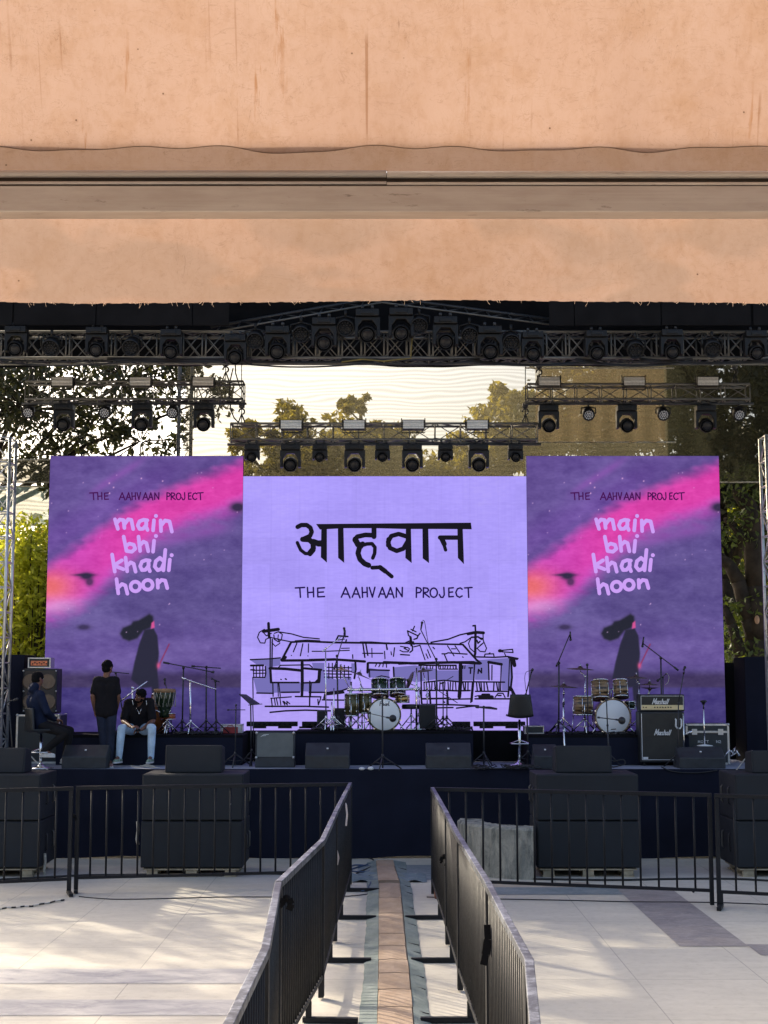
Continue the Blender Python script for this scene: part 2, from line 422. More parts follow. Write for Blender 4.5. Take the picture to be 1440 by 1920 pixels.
def poly_soft(X, Y, pts, w):
    d = polydist(X, Y, pts + [pts[0]]); d = np.where(inpoly(X, Y, pts), -d, d)
    return 1 - sstep(-w, w, d)
def blend(img, col, a): return img * (1 - a[..., None]) + np.asarray(col, float) * a[..., None]
def paint_poster(X, Y):                      # left wall, pixel coordinates x 85..453, y 855..1375
    xs = np.array([70, 90, 150, 200, 250, 300, 360, 410, 460])
    top = np.interp(X, xs, [1078, 1060, 1022, 985, 950, 925, 902, 882, 862])
    bot = np.interp(X, xs, [1172, 1166, 1144, 1100, 1050, 1012, 986, 972, 950])
    n1 = vnoise(X, Y, 60, 22, 1); n2 = vnoise(X + Y, Y - X * .3, 18, 9, 2); n3 = vnoise(X, Y, 5, 2.2, 3)
    img = np.zeros(X.shape + (3,)) + np.array([100, 80, 148.])
    img = blend(img, (92, 80, 140), sstep(980, 1150, Y - .35 * (250 - X)) * .8)
    img = blend(img, (116, 92, 166), sstep(1130, 1225, Y) * (1 - sstep(1235, 1270, Y)) * .55)
    img = blend(img, (122, 80, 172), sstep(60, 0, np.abs(Y - (930 + (X - 250) * -.55))) * sstep(400, 250, X) * .45)
    img = blend(img, (70, 58, 98), sstep(1252, 1272, Y))
    img = blend(img, (68, 58, 120), sstep(1286, 1292, Y))
    img = blend(img, (58, 50, 104), sstep(1310, 1375, Y) * .6)
    img += ((n1 - .5) * 20 + (n2 - .5) * 14 + (n3 - .5) * 9)[..., None]
    up = sstep(-20, 20, Y - top + (n2 - .5) * 10); lo = 1 - sstep(-34, 26, Y - bot + (n2 - .5) * 12)
    pink = up * lo
    hot = np.zeros(X.shape + (3,)) + np.array([222, 66, 172.])
    hot = blend(hot, (206, 76, 196), sstep(260, 100, X) * .75)
    hot = blend(hot, (214, 92, 208), sstep(.55, 1.0, (Y - top) / (bot - top)) * .8)
    glow = np.exp(-(((X - 92) / 50) ** 2 + ((Y - 1100) / 32) ** 2))
    hot = blend(hot, (238, 112, 120), np.clip(glow * 1.05, 0, 1))
    pale = np.exp(-(((X - 112) / 46) ** 2 + ((Y - 1138) / 16) ** 2))
    hot = blend(hot, (226, 150, 216), np.clip(pale * .9, 0, 1))
    hot += ((n2 - .5) * 16 + (n3 - .5) * 10)[..., None]
    img = img * (1 - pink[..., None]) + hot * pink[..., None]
    wisp = np.exp(-((Y - (1010 - (X - 330) * .22)) / 12) ** 2) * sstep(280, 330, X) * sstep(455, 400, X)
    img = blend(img, (150, 84, 176), wisp * .55)
    wisp = np.exp(-((Y - (905 - (X - 200) * .62)) / 9) ** 2) * sstep(150, 200, X) * sstep(290, 240, X)
    img = blend(img, (150, 84, 180), wisp * .5)
    for bx, by, sx, sy, a in ((162, 1080, 11, 6, .95), (158, 1078, 18, 2.2, .8), (168, 1091, 7, 7, .7), (157, 1176, 11, 4.5, .75), (446, 951, 13, 8, .95)):
        img = blend(img, (48, 40, 70), np.clip(np.exp(-((X - bx) / sx) ** 2 - ((Y - by) / sy) ** 2) * 1.5, 0, 1) * a)
    dress = [(271, 1181), (288, 1178), (295, 1192), (298, 1225), (295, 1258), (298, 1288), (294, 1326), (287, 1327), (284, 1288), (266, 1290), (246, 1274), (252, 1242), (261, 1208)]
    img = blend(img, (42, 41, 60), poly_soft(X, Y, dress, 2.0) * 1.0)
    hair = [(272, 1157), (280, 1152), (286, 1156), (287, 1167), (281, 1177), (268, 1182), (257, 1196), (242, 1201), (231, 1197), (226, 1188), (231, 1178), (246, 1172), (250, 1166), (260, 1164)]
    img = blend(img, (44, 40, 60), poly_soft(X, Y, hair, 6) * .9)
    img = blend(img, (36, 37, 50), poly_soft(X, Y, hair, 2.5) * 1.0)
    img = blend(img, (214, 84, 150), poly_soft(X, Y, [(284, 1168), (289, 1164), (290, 1177), (283, 1179)], 1.5))
    stick = 1 - sstep(.5, 2.2, polydist(X, Y, [(317, 1208), (297, 1250)])); img = blend(img, (140, 50, 90), stick * .8)
    img = blend(img, (222, 90, 140), np.exp(-((X - 297) / 3.5) ** 2 - ((Y - 1248) / 6) ** 2) * .9)
    st = np.random.RandomState(5)
    for _ in range(34):
        sx, sy = st.uniform(88, 450), st.uniform(880, 1190); img = blend(img, (236, 190, 240), np.clip(np.exp(-((X - sx) ** 2 + (Y - sy) ** 2) / 1.1) * st.uniform(.2, .95), 0, 1))
    for sx, sy in ((205, 906), (213, 914), (265, 897), (205, 925), (305, 902)):
        img = blend(img, (250, 190, 235), np.clip(np.exp(-((X - sx) ** 2 + (Y - sy) ** 2) / 1.8), 0, 1) * .9)
    return lin(img)
def paint_lilac(X, Y):
    n1 = vnoise(X, Y, 90, 40, 11); n3 = vnoise(X, Y, 9, 2.0, 12); n4 = vnoise(X, Y, 2.2, 60, 13)
    img = np.zeros(X.shape + (3,)) + np.array([174, 158, 253.])
    img = blend(img, (184, 164, 248), sstep(1100, 1370, Y) * .7)
    img += ((n1 - .5) * 9 + (n3 - .5) * 8 + (n4 - .5) * 4)[..., None]
    return lin(img)
def screen_face(name, x0, x1, y0, y1, nx, ny, fn, dx=0.0):
    gx = np.linspace(x0, x1, nx + 1); gy = np.linspace(y1, y0, ny + 1)
    a, b = P(x0, y1, YL), P(x1, y0, YL); a.x, b.x = P(x0, 1130, YL).x, P(x1, 1130, YL).x
    X, Z = np.meshgrid(np.linspace(a.x, b.x, nx + 1), np.linspace(a.z, b.z, ny + 1))
    # picture coordinates of each point: the inverse of P
    d = np.stack([X, np.full_like(X, YL), Z - H], -1); c, s = math.cos(TH), math.sin(TH)
    fw = d[..., 1] * c + d[..., 2] * s; upv = -d[..., 1] * s + d[..., 2] * c
    PX = 720 + F * d[..., 0] / fw; PY = 960 - F * upv / fw
    col = fn(PX - dx, PY)
    for q, n_ in ((X, round((b.x - a.x) / .5)), (Z, round((b.z - a.z) / .5))):    # the cabinets' joints
        lo_, hi_ = q.min(), q.max(); u = (q - lo_) / (hi_ - lo_) * n_; k = np.abs(u - np.round(u)) * (hi_ - lo_) / n_
        col = col * (1 - .05 * np.exp(-(k / .006) ** 2))[..., None]
        g = np.random.RandomState(9).rand(40, 40)
    iu = ((X - X.min()) / .5).astype(int) % 40; iv = ((Z - Z.min()) / .5).astype(int) % 40
    col = col * (.965 + .07 * g[iv, iu])[..., None]
    v = np.stack([X, np.full_like(X, YL), Z], -1).reshape(-1, 3).astype(np.float32)
    i = np.arange(nx)[None, :] + np.arange(ny)[:, None] * (nx + 1)
    q = np.stack([i, i + 1, i + nx + 2, i + nx + 1], -1).reshape(-1)
    me = bpy.data.meshes.new(name); me.vertices.add(len(v)); me.vertices.foreach_set('co', v.ravel())
    me.loops.add(len(q)); me.loops.foreach_set('vertex_index', q.astype(np.int32))
    me.polygons.add(nx * ny); me.polygons.foreach_set('loop_start', np.arange(0, len(q), 4, dtype=np.int32))
    me.update(calc_edges=True)
    at = me.color_attributes.new('picture', 'FLOAT_COLOR', 'POINT')
    cc = np.ones((len(v), 4), np.float32); cc[:, :3] = col.reshape(-1, 3); at.data.foreach_set('color', cc.ravel())
    me.materials.append(M['led'])
    return me

CAPS = {'T': [[(0, .95), (1, 1)], [(.48, .97), (.55, 0)]], 'H': [[(.02, 1), (.1, 0)], [(.9, 1), (.95, .05)], [(.06, .48), (.92, .52)]],
 'E': [[(1, .97), (.08, .93), (.1, .05), (1, .08)], [(.1, .5), (.85, .54)]], 'A': [[(0, .02), (.5, 1), (1, -.06)], [(.18, .35), (.82, .32)]],
 'V': [[(0, 1), (.55, .02), (1, 1.02)]], 'N': [[(.04, .02), (.06, .97), (.92, .06), (.95, 1)]],
 'P': [[(.1, 0), (.12, 1), (.75, .92), (.98, .72), (.75, .5), (.12, .45)]], 'R': [[(.1, 0), (.12, .97), (.7, .92), (.9, .73), (.65, .52), (.14, .47), (1, .02)]],
 'O': [[(.5 + .5 * math.sin(t), .47 + .47 * math.cos(t)) for t in [k * math.pi / 8 for k in range(17)]]],
 'J': [[(.75, 1), (.82, .25), (.6, .0), (.25, .0), (0, .28)]], 'C': [[(1, .82), (.72, .96), (.3, .86), (.05, .5), (.22, .14), (.62, .0), (1, .14)]],
 'M': [[(0, 0), (.1, 1), (.5, .2), (.9, 1), (1, 0)]]}
LOW = {'m': [[(.0, 1), (.16, .06)], [(.06, .55), (.26, .98), (.47, .92), (.52, .15)], [(.52, .5), (.72, 1), (.9, .94), (1, .04)]],
 'a': [[(.98, .95), (.6, 1.0), (.2, .86), (.02, .45), (.2, .1), (.55, .12), (.88, .5), (.86, .92), (.86, .3), (1, 0)]],
 'n': [[(.02, .98), (.06, .05)], [(.04, .5), (.4, .98), (.78, .9), (.98, 0)]], 'i': [[(.6, 1), (.3, .0)]],
 'b': [[(.05, 1), (.28, .05), (.7, .0), (.98, .2), (.86, .46), (.52, .54), (.26, .4)]],
 'h': [[(.02, 1), (.18, .02)], [(.1, .36), (.5, .66), (.8, .56), (.98, .0)]],
 'k': [[(.02, 1), (.25, .0)], [(.86, .66), (.16, .36), (1, .14)]],
 'd': [[(1, 1), (.82, .02)], [(.84, .46), (.5, .62), (.12, .46), (.02, .2), (.3, .02), (.66, .1), (.86, .36)]],
 'o': [[(.5 + .5 * math.sin(t), .5 + .5 * math.cos(t)) for t in [k * math.pi / 8 for k in range(17)]]],
 'r': [[(.1, 1), (.2, 0)], [(.16, .5), (.6, .95), (1, .9)]], 's': [[(.95, .9), (.4, 1), (.1, .75), (.8, .35), (.6, .02), (0, .08)]], 'l': [[(.6, 1), (.3, 0)]]}
def letters(mb, spec, font, wd, lift, zx, zy, zs, dx=0.0, fn=put):   # spec: (char, x0, x1, ytop, ybase) in a zoomed picture's pixels
    for ch, x0, x1, yt, yb in spec:
        for pl in font[ch]:
            pts = [(zx + (x0 + (x1 - x0) * a) / zs + dx, zy + (yb + (yt - yb) * b) / zs) for a, b in pl]
            mb.stroke(pts, wd, fn, lift)
XT = 'THEAAHVAANPROJECT'
X_SIDE = [(105, 185), (190, 240), (262, 308), (425, 487), (500, 550), (560, 602), (616, 654), (680, 735), (742, 788), (805, 855), (935, 975), (980, 1030), (1040, 1090), (1100, 1140), (1170, 1200), (1212, 1262), (1270, 1330)]
X_MID = [(55, 125), (145, 195), (218, 274), (400, 465), (482, 540), (555, 597), (610, 652), (680, 735), (742, 795), (810, 860), (958, 1002), (1010, 1060), (1066, 1120), (1135, 1180), (1203, 1240), (1256, 1306), (1325, 1380)]
M['lilac_ink'] = emis('screen_lilac_letters', srgb(205, 160, 246), 1)
M['wine_ink'] = emis('screen_wine_letters', srgb(72, 20, 84), 1)
def poster(label, dx, first=None):
    x0, x1 = (87, 453) if dx == 0 else (990, 1355)
    a, b = P(x0, 1375, YL), P(x1, 855, YL); a.x, b.x = P(x0, 1130, YL).x, P(x1, 1130, YL).x
    t = thing('led_screen', label, 'led screen', ((a.x + b.x) / 2, YL, ZS), 'tall purple poster screens either side')
    me = screen_face('screen_face', x0, x1, 855, 1375, 300, 420, paint_poster, dx)
    me.transform(Matrix.Translation(-BASE[t])); part(t, 'screen_face', me, None)
    part(t, 'cabinet', MB().bb(a.x - .004, b.x + .004, YL + .004, YL + .12, a.z - .004, b.z + .004), M['dark_plastic'], 0, True)
    lg = MB()
    for x in (a.x + .3, (a.x + b.x) / 2, b.x - .3): lg.bb(x - .04, x + .04, YL + .03, YL + .1, ZS, a.z - .005)
    part(t, 'support', lg, M['black_metal'], 0, True)
    m = MB(); letters(m, [(c, p, q, 137, 213) for c, (p, q) in zip(XT, X_SIDE)], CAPS, 2.3, .004, 150, 900, 5.76, dx)
    part(t, 'heading', m, M['wine_ink'], 0, True)
    m = MB()
    L = [('m', 378, 575, 425, 535), ('a', 622, 730, 430, 540), ('i', 780, 812, 435, 545), ('n', 868, 995, 435, 558),
         ('b', 465, 600, 612, 775), ('h', 630, 740, 612, 770), ('i', 778, 815, 655, 775), ('k', 345, 470, 805, 990), ('h', 490, 603, 838, 990),
         ('a', 648, 755, 865, 985), ('d', 805, 922, 755, 980), ('i', 948, 985, 860, 975), ('h', 392, 515, 1070, 1228), ('o', 547, 650, 1098, 1202), ('o', 680, 785, 1080, 1185), ('n', 835, 945, 1078, 1168)]
    letters(m, L, LOW, 6.9, .004, 150, 900, 5.76, dx)
    for x, y in ((820, 388), (820, 605), (990, 812)): m.stroke([(150 + x / 5.76 + dx, 900 + y / 5.76), (150 + (x + 1) / 5.76 + dx, 900 + y / 5.76)], 7.4, put, .004)
    part(t, 'title', m, M['lilac_ink'], 0, True)
    return t
poster('left purple poster screen with pink streak and lilac words', 0.0)
poster('right purple poster screen with pink streak beside the right tower', 902.0)

# the middle wall
a, b = P(453, 1371, YL), P(990, 893, YL); a.x, b.x = P(453, 1130, YL).x, P(990, 1130, YL).x
t = thing('led_screen', 'wide lilac screen with large black lettering and a line drawn house', 'led screen', ((a.x + b.x) / 2, YL, ZS))
me = screen_face('screen_face', 453.4, 989.6, 893, 1371, 300, 270, paint_lilac); me.transform(Matrix.Translation(-BASE[t])); part(t, 'screen_face', me, None)
part(t, 'cabinet', MB().bb(a.x + .008, b.x - .008, YL + .004, YL + .12, a.z - .004, b.z + .004), M['dark_plastic'], 0, True)
part(t, 'seam_cover', MB().bb(a.x - .06, b.x + .06, YL + .124, YL + .14, a.z - .1, P(720, 896, YL).z), M['dark_plastic'], 0, True)
lg = MB()
for x in (a.x + .3, -.8, .8, b.x - .3): lg.bb(x - .04, x + .04, YL + .03, YL + .1, ZS, a.z - .005)
part(t, 'support', lg, M['black_metal'], 0, True)
m = MB()
def zz(pts, ox=540, oy=960, s=4.0): return [(ox + x / s, oy + y / s) for x, y in pts]
def dv(pts, w, lift=.004): m.stroke(zz(pts), w / 4.0, put, lift)
def dp(pts, lift=.0035):
    q = zz(pts); m.add([put(x, y, lift) for x, y in q], [tuple(range(len(q)))])
dp([(210, 90), (1372, 80), (1378, 130), (1160, 128), (880, 128), (660, 122), (420, 122), (240, 132)])
dp([(250, 115), (292, 115), (292, 380), (246, 340)]); dp([(374, 110), (416, 110), (422, 382), (376, 345)])
dp([(884, 110), (922, 110), (928, 384), (880, 345)]); dp([(1008, 110), (1052, 110), (1058, 384), (1010, 348)]); dp([(1270, 110), (1310, 110), (1320, 392), (1274, 345)])
for pts, w in (([(72, 112), (100, 98), (140, 98), (168, 118), (178, 150), (165, 180), (120, 200)], 34), ([(110, 205), (160, 208), (188, 235), (190, 275), (165, 305)], 40), ([(165, 312), (130, 312), (95, 285), (70, 230)], 26), ([(165, 315), (190, 285)], 36), ([(190, 220), (225, 232), (262, 230)], 38), ([(225, 238), (262, 238)], 44),
   ([(645, 110), (645, 185)], 38), ([(645, 175), (580, 172), (520, 185), (500, 210), (520, 240), (560, 245)], 36), ([(505, 205), (525, 245)], 44), ([(560, 240), (535, 270), (525, 310), (540, 355), (575, 388), (605, 400)], 40), ([(545, 255), (590, 240), (630, 238), (652, 265), (650, 310), (636, 345)], 28),
   ([(632, 418), (690, 415), (725, 440), (778, 484)], 30), ([(690, 415), (730, 445)], 36),
   ([(895, 185), (830, 165), (775, 180), (750, 225), (765, 270), (815, 292), (865, 275), (900, 215)], 34), ([(755, 205), (752, 250)], 36),
   ([(1140, 192), (1275, 192)], 34), ([(1155, 200), (1182, 285)], 26), ([(1150, 195), (1172, 240)], 38)):
    dv(pts, w)
part(t, 'large_word', m, M['blackpaint'], 0, True)
m = MB(); letters(m, [(c, p, q, 566, 640) for c, (p, q) in zip(XT, X_MID)], CAPS, 3.0, .004, 540, 960, 4.0)
part(t, 'heading', m, M['navypaint'], 0, True)
# the line drawing of a house
M['wash'] = emis('screen_grey_wash', srgb(118, 112, 182), 1)
m = MB()
def dq(pts, ox, lift=.0025): m.add([put(ox + x / 5.333, 1150 + y / 5.333, lift) for x, y in pts], [tuple(range(len(pts)))])
for pts in ([(45, 465), (350, 445), (350, 520), (240, 540), (180, 510), (110, 510)], [(80, 650), (245, 650), (270, 700), (270, 800), (115, 795)], [(200, 520), (245, 545), (250, 690), (200, 650)], [(270, 700), (560, 690), (560, 785), (270, 795)], [(580, 700), (1060, 660), (1040, 740), (960, 775), (660, 785), (580, 780)],
            [(665, 495), (790, 495), (790, 690), (740, 690), (750, 560), (680, 545)], [(1060, 500), (1110, 500), (1100, 600), (1060, 590)], [(790, 600), (900, 660), (1060, 640), (1060, 665), (790, 690)], [(1220, 590), (1240, 545), (1440, 580), (1440, 660), (1230, 640)]): dq(pts, 460)
for pts in ([(100, 540), (310, 520), (520, 555), (520, 660), (310, 690), (240, 660), (105, 640)], [(520, 570), (750, 570), (750, 680), (520, 670)], [(780, 520), (900, 510), (890, 670), (780, 670)], [(910, 470), (1270, 445), (1270, 770), (1180, 770), (1175, 500), (1040, 490), (1045, 665), (910, 665)]): dq(pts, 720)
part(t, 'grey_wash', m, M['wash'], 0, True)
m = MB()
def ln(ox, w, *pts): m.stroke([(ox + x / 5.333, 1150 + y / 5.333) for x, y in pts], w * 1.28 / 5.333, put, .004)
A_, B_ = 460, 720
for w, p in ((22, [(232, 100), (238, 240)]), (26, [(180, 180), (330, 160)]), (9, [(190, 160), (140, 190), (122, 240), (150, 295), (195, 298), (205, 260), (250, 240), (290, 250)]), (9, [(180, 190), (210, 225), (260, 200)]), (9, [(290, 200), (330, 185), (370, 210), (360, 265), (330, 285), (290, 260), (285, 215)]), (8, [(330, 215), (325, 260), (345, 290)]), (8, [(265, 290), (300, 330), (345, 300)]),
   (11, [(250, 240), (248, 545)]), (11, [(270, 260), (266, 540)]), (10, [(330, 185), (460, 205), (580, 240), (740, 255)]), (10, [(290, 250), (370, 268), (460, 285)]), (16, [(460, 288), (600, 280), (900, 292), (1160, 295), (1440, 300)]), (10, [(500, 275), (620, 268), (745, 275)]),
   (18, [(455, 295), (365, 465)]), (26, [(365, 465), (400, 440)]), (20, [(365, 472), (640, 470), (900, 462), (1100, 475), (1195, 482)]), (12, [(640, 462), (900, 455)]), (10, [(515, 300), (480, 385)]), (10, [(575, 305), (550, 425)]), (9, [(632, 305), (630, 390)]), (9, [(668, 380), (800, 380), (1040, 370)]), (8, [(960, 350), (1040, 348)]), (12, [(1175, 300), (1195, 440)]), (12, [(1205, 305), (1225, 420)]), (12, [(1150, 288), (1260, 288), (1440, 300)]), (10, [(1175, 400), (1375, 400)]), (8, [(1265, 350), (1267, 440)]), (8, [(1392, 385), (1396, 455)]), (12, [(1410, 315), (1420, 360)]), (10, [(1073, 415), (1075, 450)]),
   (11, [(50, 463), (240, 455), (350, 445)]), (16, [(55, 522), (180, 520)]), (12, [(55, 565), (90, 565)]), (10, [(75, 570), (200, 568)]), (9, [(80, 600), (205, 598)]), (11, [(82, 640), (195, 642), (205, 600), (200, 530)]), (9, [(80, 530), (84, 640)]), (9, [(110, 530), (110, 640)]), (9, [(145, 530), (145, 642)]), (9, [(175, 530), (175, 642)]), (9, [(75, 640), (78, 850)]), (12, [(115, 797), (280, 800)]),
   (22, [(245, 550), (400, 555), (560, 572)]), (20, [(250, 555), (258, 690)]), (14, [(258, 692), (535, 692)]), (14, [(590, 695), (740, 690)]), (18, [(590, 550), (760, 565)]), (26, [(742, 580), (735, 680)]), (16, [(700, 690), (740, 650)]), (10, [(330, 545), (350, 520), (640, 515), (670, 540)]), (22, [(570, 490), (572, 700), (566, 825)]), (12, [(560, 490), (562, 820)]), (10, [(275, 700), (278, 830)]), (9, [(335, 700), (350, 830)]), (8, [(325, 700), (330, 830)]), (13, [(360, 790), (540, 788)]), (12, [(500, 832), (755, 835)]), (12, [(645, 680), (643, 930)]), (9, [(660, 700), (652, 830)]), (13, [(640, 790), (830, 790), (960, 775), (1030, 750)]),
   (10, [(255, 850), (460, 835)]), (10, [(260, 850), (270, 935)]), (9, [(290, 850), (300, 915)]), (9, [(310, 850), (325, 915)]), (9, [(345, 840), (355, 915)]), (9, [(375, 880), (395, 915), (385, 880), (420, 915), (415, 880), (445, 905)]), (10, [(725, 860), (730, 915), (750, 860), (755, 840)]), (13, [(200, 930), (300, 930), (600, 930), (830, 938)]), (13, [(248, 990), (400, 975), (600, 968), (850, 975)]), (12, [(770, 865), (990, 868)]), (20, [(790, 850), (800, 810), (900, 800), (980, 790)]),
   (10, [(820, 540), (1060, 545)]), (10, [(780, 575), (1060, 580)]), (10, [(790, 605), (1060, 610)]), (9, [(790, 638), (1050, 640)]), (9, [(835, 500), (835, 650)]), (9, [(870, 500), (870, 650)]), (9, [(910, 510), (912, 650)]), (9, [(950, 515), (952, 650)]), (9, [(990, 520), (992, 655)]), (9, [(1030, 530), (1035, 660)]), (16, [(1100, 490), (1105, 560), (1090, 650)]), (20, [(1225, 500), (1222, 590)]), (16, [(1235, 495), (1440, 498)]), (13, [(1240, 565), (1440, 570)]), (9, [(1310, 510), (1300, 530)]), (9, [(1350, 505), (1335, 535)]), (9, [(1380, 500), (1375, 535)]), (9, [(1410, 505), (1412, 540)]), (9, [(1310, 640), (1360, 625), (1440, 640)]), (9, [(1240, 560), (1245, 640)]),
   (13, [(910, 265), (930, 225), (1025, 232)]), (9, [(905, 270), (990, 258)]), (12, [(1005, 285), (1010, 265)]), (9, [(975, 255), (1000, 210), (985, 200)]), (12, [(400, 655), (410, 660)]), (10, [(355, 660), (360, 662)]), (8, [(460, 420), (462, 422)]), (8, [(625, 425), (627, 427)])): ln(A_, w, *p)
for w, p in ((14, [(0, 302), (200, 300), (450, 305), (790, 312)]), (22, [(0, 490), (300, 500), (700, 490), (960, 500)]), (16, [(150, 505), (500, 490), (900, 485)]), (16, [(790, 315), (925, 465), (970, 500)]), (12, [(25, 320), (30, 360)]), (10, [(105, 345), (95, 430)]), (9, [(70, 385), (75, 415)]), (9, [(5, 380), (10, 450)]),
   (11, [(235, 175), (340, 225), (360, 200)]), (11, [(235, 175), (245, 220), (270, 240)]), (10, [(270, 160), (320, 185)]), (10, [(305, 130), (285, 175)]), (12, [(340, 225), (330, 250), (300, 260)]), (20, [(265, 240), (275, 320)]), (20, [(290, 290), (255, 300)]), (12, [(215, 295), (260, 275), (300, 310)]), (10, [(300, 335), (360, 320)]),
   (9, [(160, 370), (190, 385), (240, 385), (255, 355), (235, 340), (200, 350), (240, 370)]), (9, [(165, 330), (220, 340)]), (12, [(285, 330), (285, 370), (260, 390)]), (11, [(165, 412), (255, 418)]), (9, [(360, 320), (410, 465)]), (9, [(420, 405), (440, 450)]), (9, [(435, 365), (465, 440)]), (10, [(490, 340), (505, 355)]), (9, [(635, 325), (700, 425)]), (9, [(710, 325), (755, 390)]), (9, [(675, 355), (715, 355)]), (11, [(580, 405), (620, 405), (640, 395), (830, 408)]), (10, [(605, 415), (635, 485)]), (9, [(785, 435), (792, 440)]),
   (12, [(470, 290), (640, 260), (760, 215), (900, 185)]), (10, [(760, 300), (810, 285), (880, 235)]), (14, [(890, 125), (912, 122), (915, 180)]), (24, [(840, 205), (920, 190), (995, 195)]), (20, [(915, 190), (912, 400), (905, 430)]), (14, [(880, 240), (940, 235), (975, 260)]), (9, [(870, 245), (845, 300), (860, 350), (900, 385)]), (9, [(940, 240), (985, 250), (1000, 290), (960, 320)]), (9, [(990, 200), (992, 270), (1025, 350), (1010, 385), (960, 380), (930, 350), (990, 300)]), (12, [(930, 270), (940, 300), (960, 280)]),
   (12, [(910, 435), (1100, 440), (1240, 432), (1340, 452)]), (10, [(1005, 430), (1010, 408), (1095, 405), (1100, 430)]), (9, [(1040, 408), (1060, 395)]), (16, [(1150, 375), (1185, 380)]), (26, [(1155, 375), (1165, 375)]), (10, [(1180, 370), (1285, 360), (1290, 392), (1180, 385)]), (9, [(1205, 400), (1220, 430)]), (16, [(1270, 450), (1280, 640), (1265, 770)]), (30, [(1295, 470), (1305, 520)]), (20, [(1250, 440), (1330, 455)]), (9, [(1255, 460), (1245, 730)]),
   (22, [(1045, 488), (1175, 510)]), (12, [(1045, 490), (1050, 665)]), (10, [(1080, 520), (1078, 665)]), (10, [(1172, 515), (1165, 770)]), (30, [(765, 515), (765, 680), (753, 835)]), (12, [(905, 515), (895, 700), (880, 880)]), (12, [(885, 690), (868, 890)]), (12, [(850, 545), (885, 545)]), (12, [(866, 548), (864, 600)]), (12, [(940, 600), (945, 560), (975, 595), (975, 550)]),
   (12, [(400, 690), (600, 670), (750, 685), (900, 685), (1205, 688)]), (13, [(390, 772), (600, 770), (740, 775), (860, 772)]), (12, [(915, 780), (1230, 780)]), (12, [(640, 860), (870, 855)]), (13, [(910, 855), (1270, 855)]), (15, [(380, 855), (640, 850)]), (12, [(360, 770), (380, 900)]), (13, [(370, 580), (375, 900)]), (9, [(440, 580), (445, 690)]), (16, [(455, 770), (465, 900)]), (16, [(630, 770), (640, 910)]), (13, [(380, 910), (700, 915), (940, 925)]), (12, [(535, 945), (690, 942)]), (12, [(725, 948), (870, 930), (945, 925)]), (14, [(920, 938), (1060, 940), (1125, 955)]), (15, [(1250, 735), (1240, 830)]), (12, [(1270, 735), (1330, 850)]), (10, [(1270, 745), (1290, 850)]), (9, [(1280, 760), (1310, 850)]),
   (30, [(960, 835), (1080, 838)]), (22, [(985, 815), (1050, 815)]), (10, [(1110, 840), (1140, 800), (1190, 800), (1210, 840)]), (12, [(1140, 822), (1170, 822)]), (10, [(910, 830), (950, 822)]), (13, [(350, 520), (560, 520), (720, 520), (720, 555)]), (10, [(550, 558), (735, 558)]),
   (14, [(95, 540), (100, 640)]), (9, [(430, 800), (420, 825), (440, 835), (455, 810), (430, 800)]), (12, [(600, 885), (606, 890)])): ln(B_, w, *p)
for x in (400, 425, 450, 480, 505, 530, 560, 585, 610, 640, 665, 690, 715): ln(B_, 10, (x, 690), (x + rnd.uniform(-6, 20), 768))
for x in (790, 815, 840, 925, 950, 970, 1000, 1025, 1100, 1125, 1150): ln(B_, 11, (x, 692), (x + rnd.uniform(-6, 16), 775))
for x in (370, 395, 430, 460, 490, 520, 545, 565, 590, 615, 640, 665, 690, 790, 810): ln(B_, 9, (x, 522), (x + rnd.uniform(-8, 8), 552))
part(t, 'house_drawing', m, M['blackpaint'], 0, True)
# ------------------------------------------------------------------ trusses
def truss_parts(root, A, B, w, h, n, r=.024, xb=False, diag=True, side=(0, 1, 0), mat='dull_alu', rb=.011):
    A, B = Vector(A), Vector(B); d = (B - A).normalized(); sd_ = Vector(side); up = sd_.cross(d); up = up if up.length > .1 else Vector((1, 0, 0)); up.normalize()
    if up.z < 0: up = -up
    cs = [sd_ * (sx * w / 2) + up * (sz * h / 2) for sx, sz in ((-1, -1), (-1, 1), (1, 1), (1, -1))]
    for c in cs: part(root, 'chord', MB().tube(A + c, B + c, r, n=8), M[mat], 0, True)
    m = MB(); L = (B - A).length
    for i in range(n + 1):
        p = A + d * (L * i / n)
        for k in range(4): m.tube(p + cs[k], p + cs[(k + 1) % 4], rb * (1.25 if xb else 1), n=6)
        if xb and i < n:
            for o in (.9, ): m.tube(p + d * .06 + cs[0], p + d * .06 + cs[1], rb * 1.25, n=6)
        if i < n and diag:
            q = A + d * (L * (i + 1) / n)
            for k in range(4):
                if xb or (i + k) % 2: m.tube(p + cs[k], q + cs[(k + 1) % 4], rb * .8, n=6)
                if xb or not (i + k) % 2: m.tube(q + cs[k], p + cs[(k + 1) % 4], rb * .8, n=6)
    part(root, 'bracing', m, M[mat], 0, True)
def truss(label, A, B, w, h, n, group=None, **k):
    A, B = Vector(A), Vector(B)
    t = thing('lighting_truss', label, 'truss', (A + B) / 2 if abs((B - A).z) < 1 else A, group)
    truss_parts(t, A, B, w, h, n, **k); return t
# the big front roof truss
YT = 22.9
zt, zb = P(720, 622, YT).z, P(720, 671, YT).z
truss('long dark cross braced roof truss across the full stage width', (-8.6, YT + .22, (zt + zb) / 2), (8.6, YT + .22, (zt + zb) / 2), .44, zt - zb, 46, xb=True, r=.026, rb=.013)
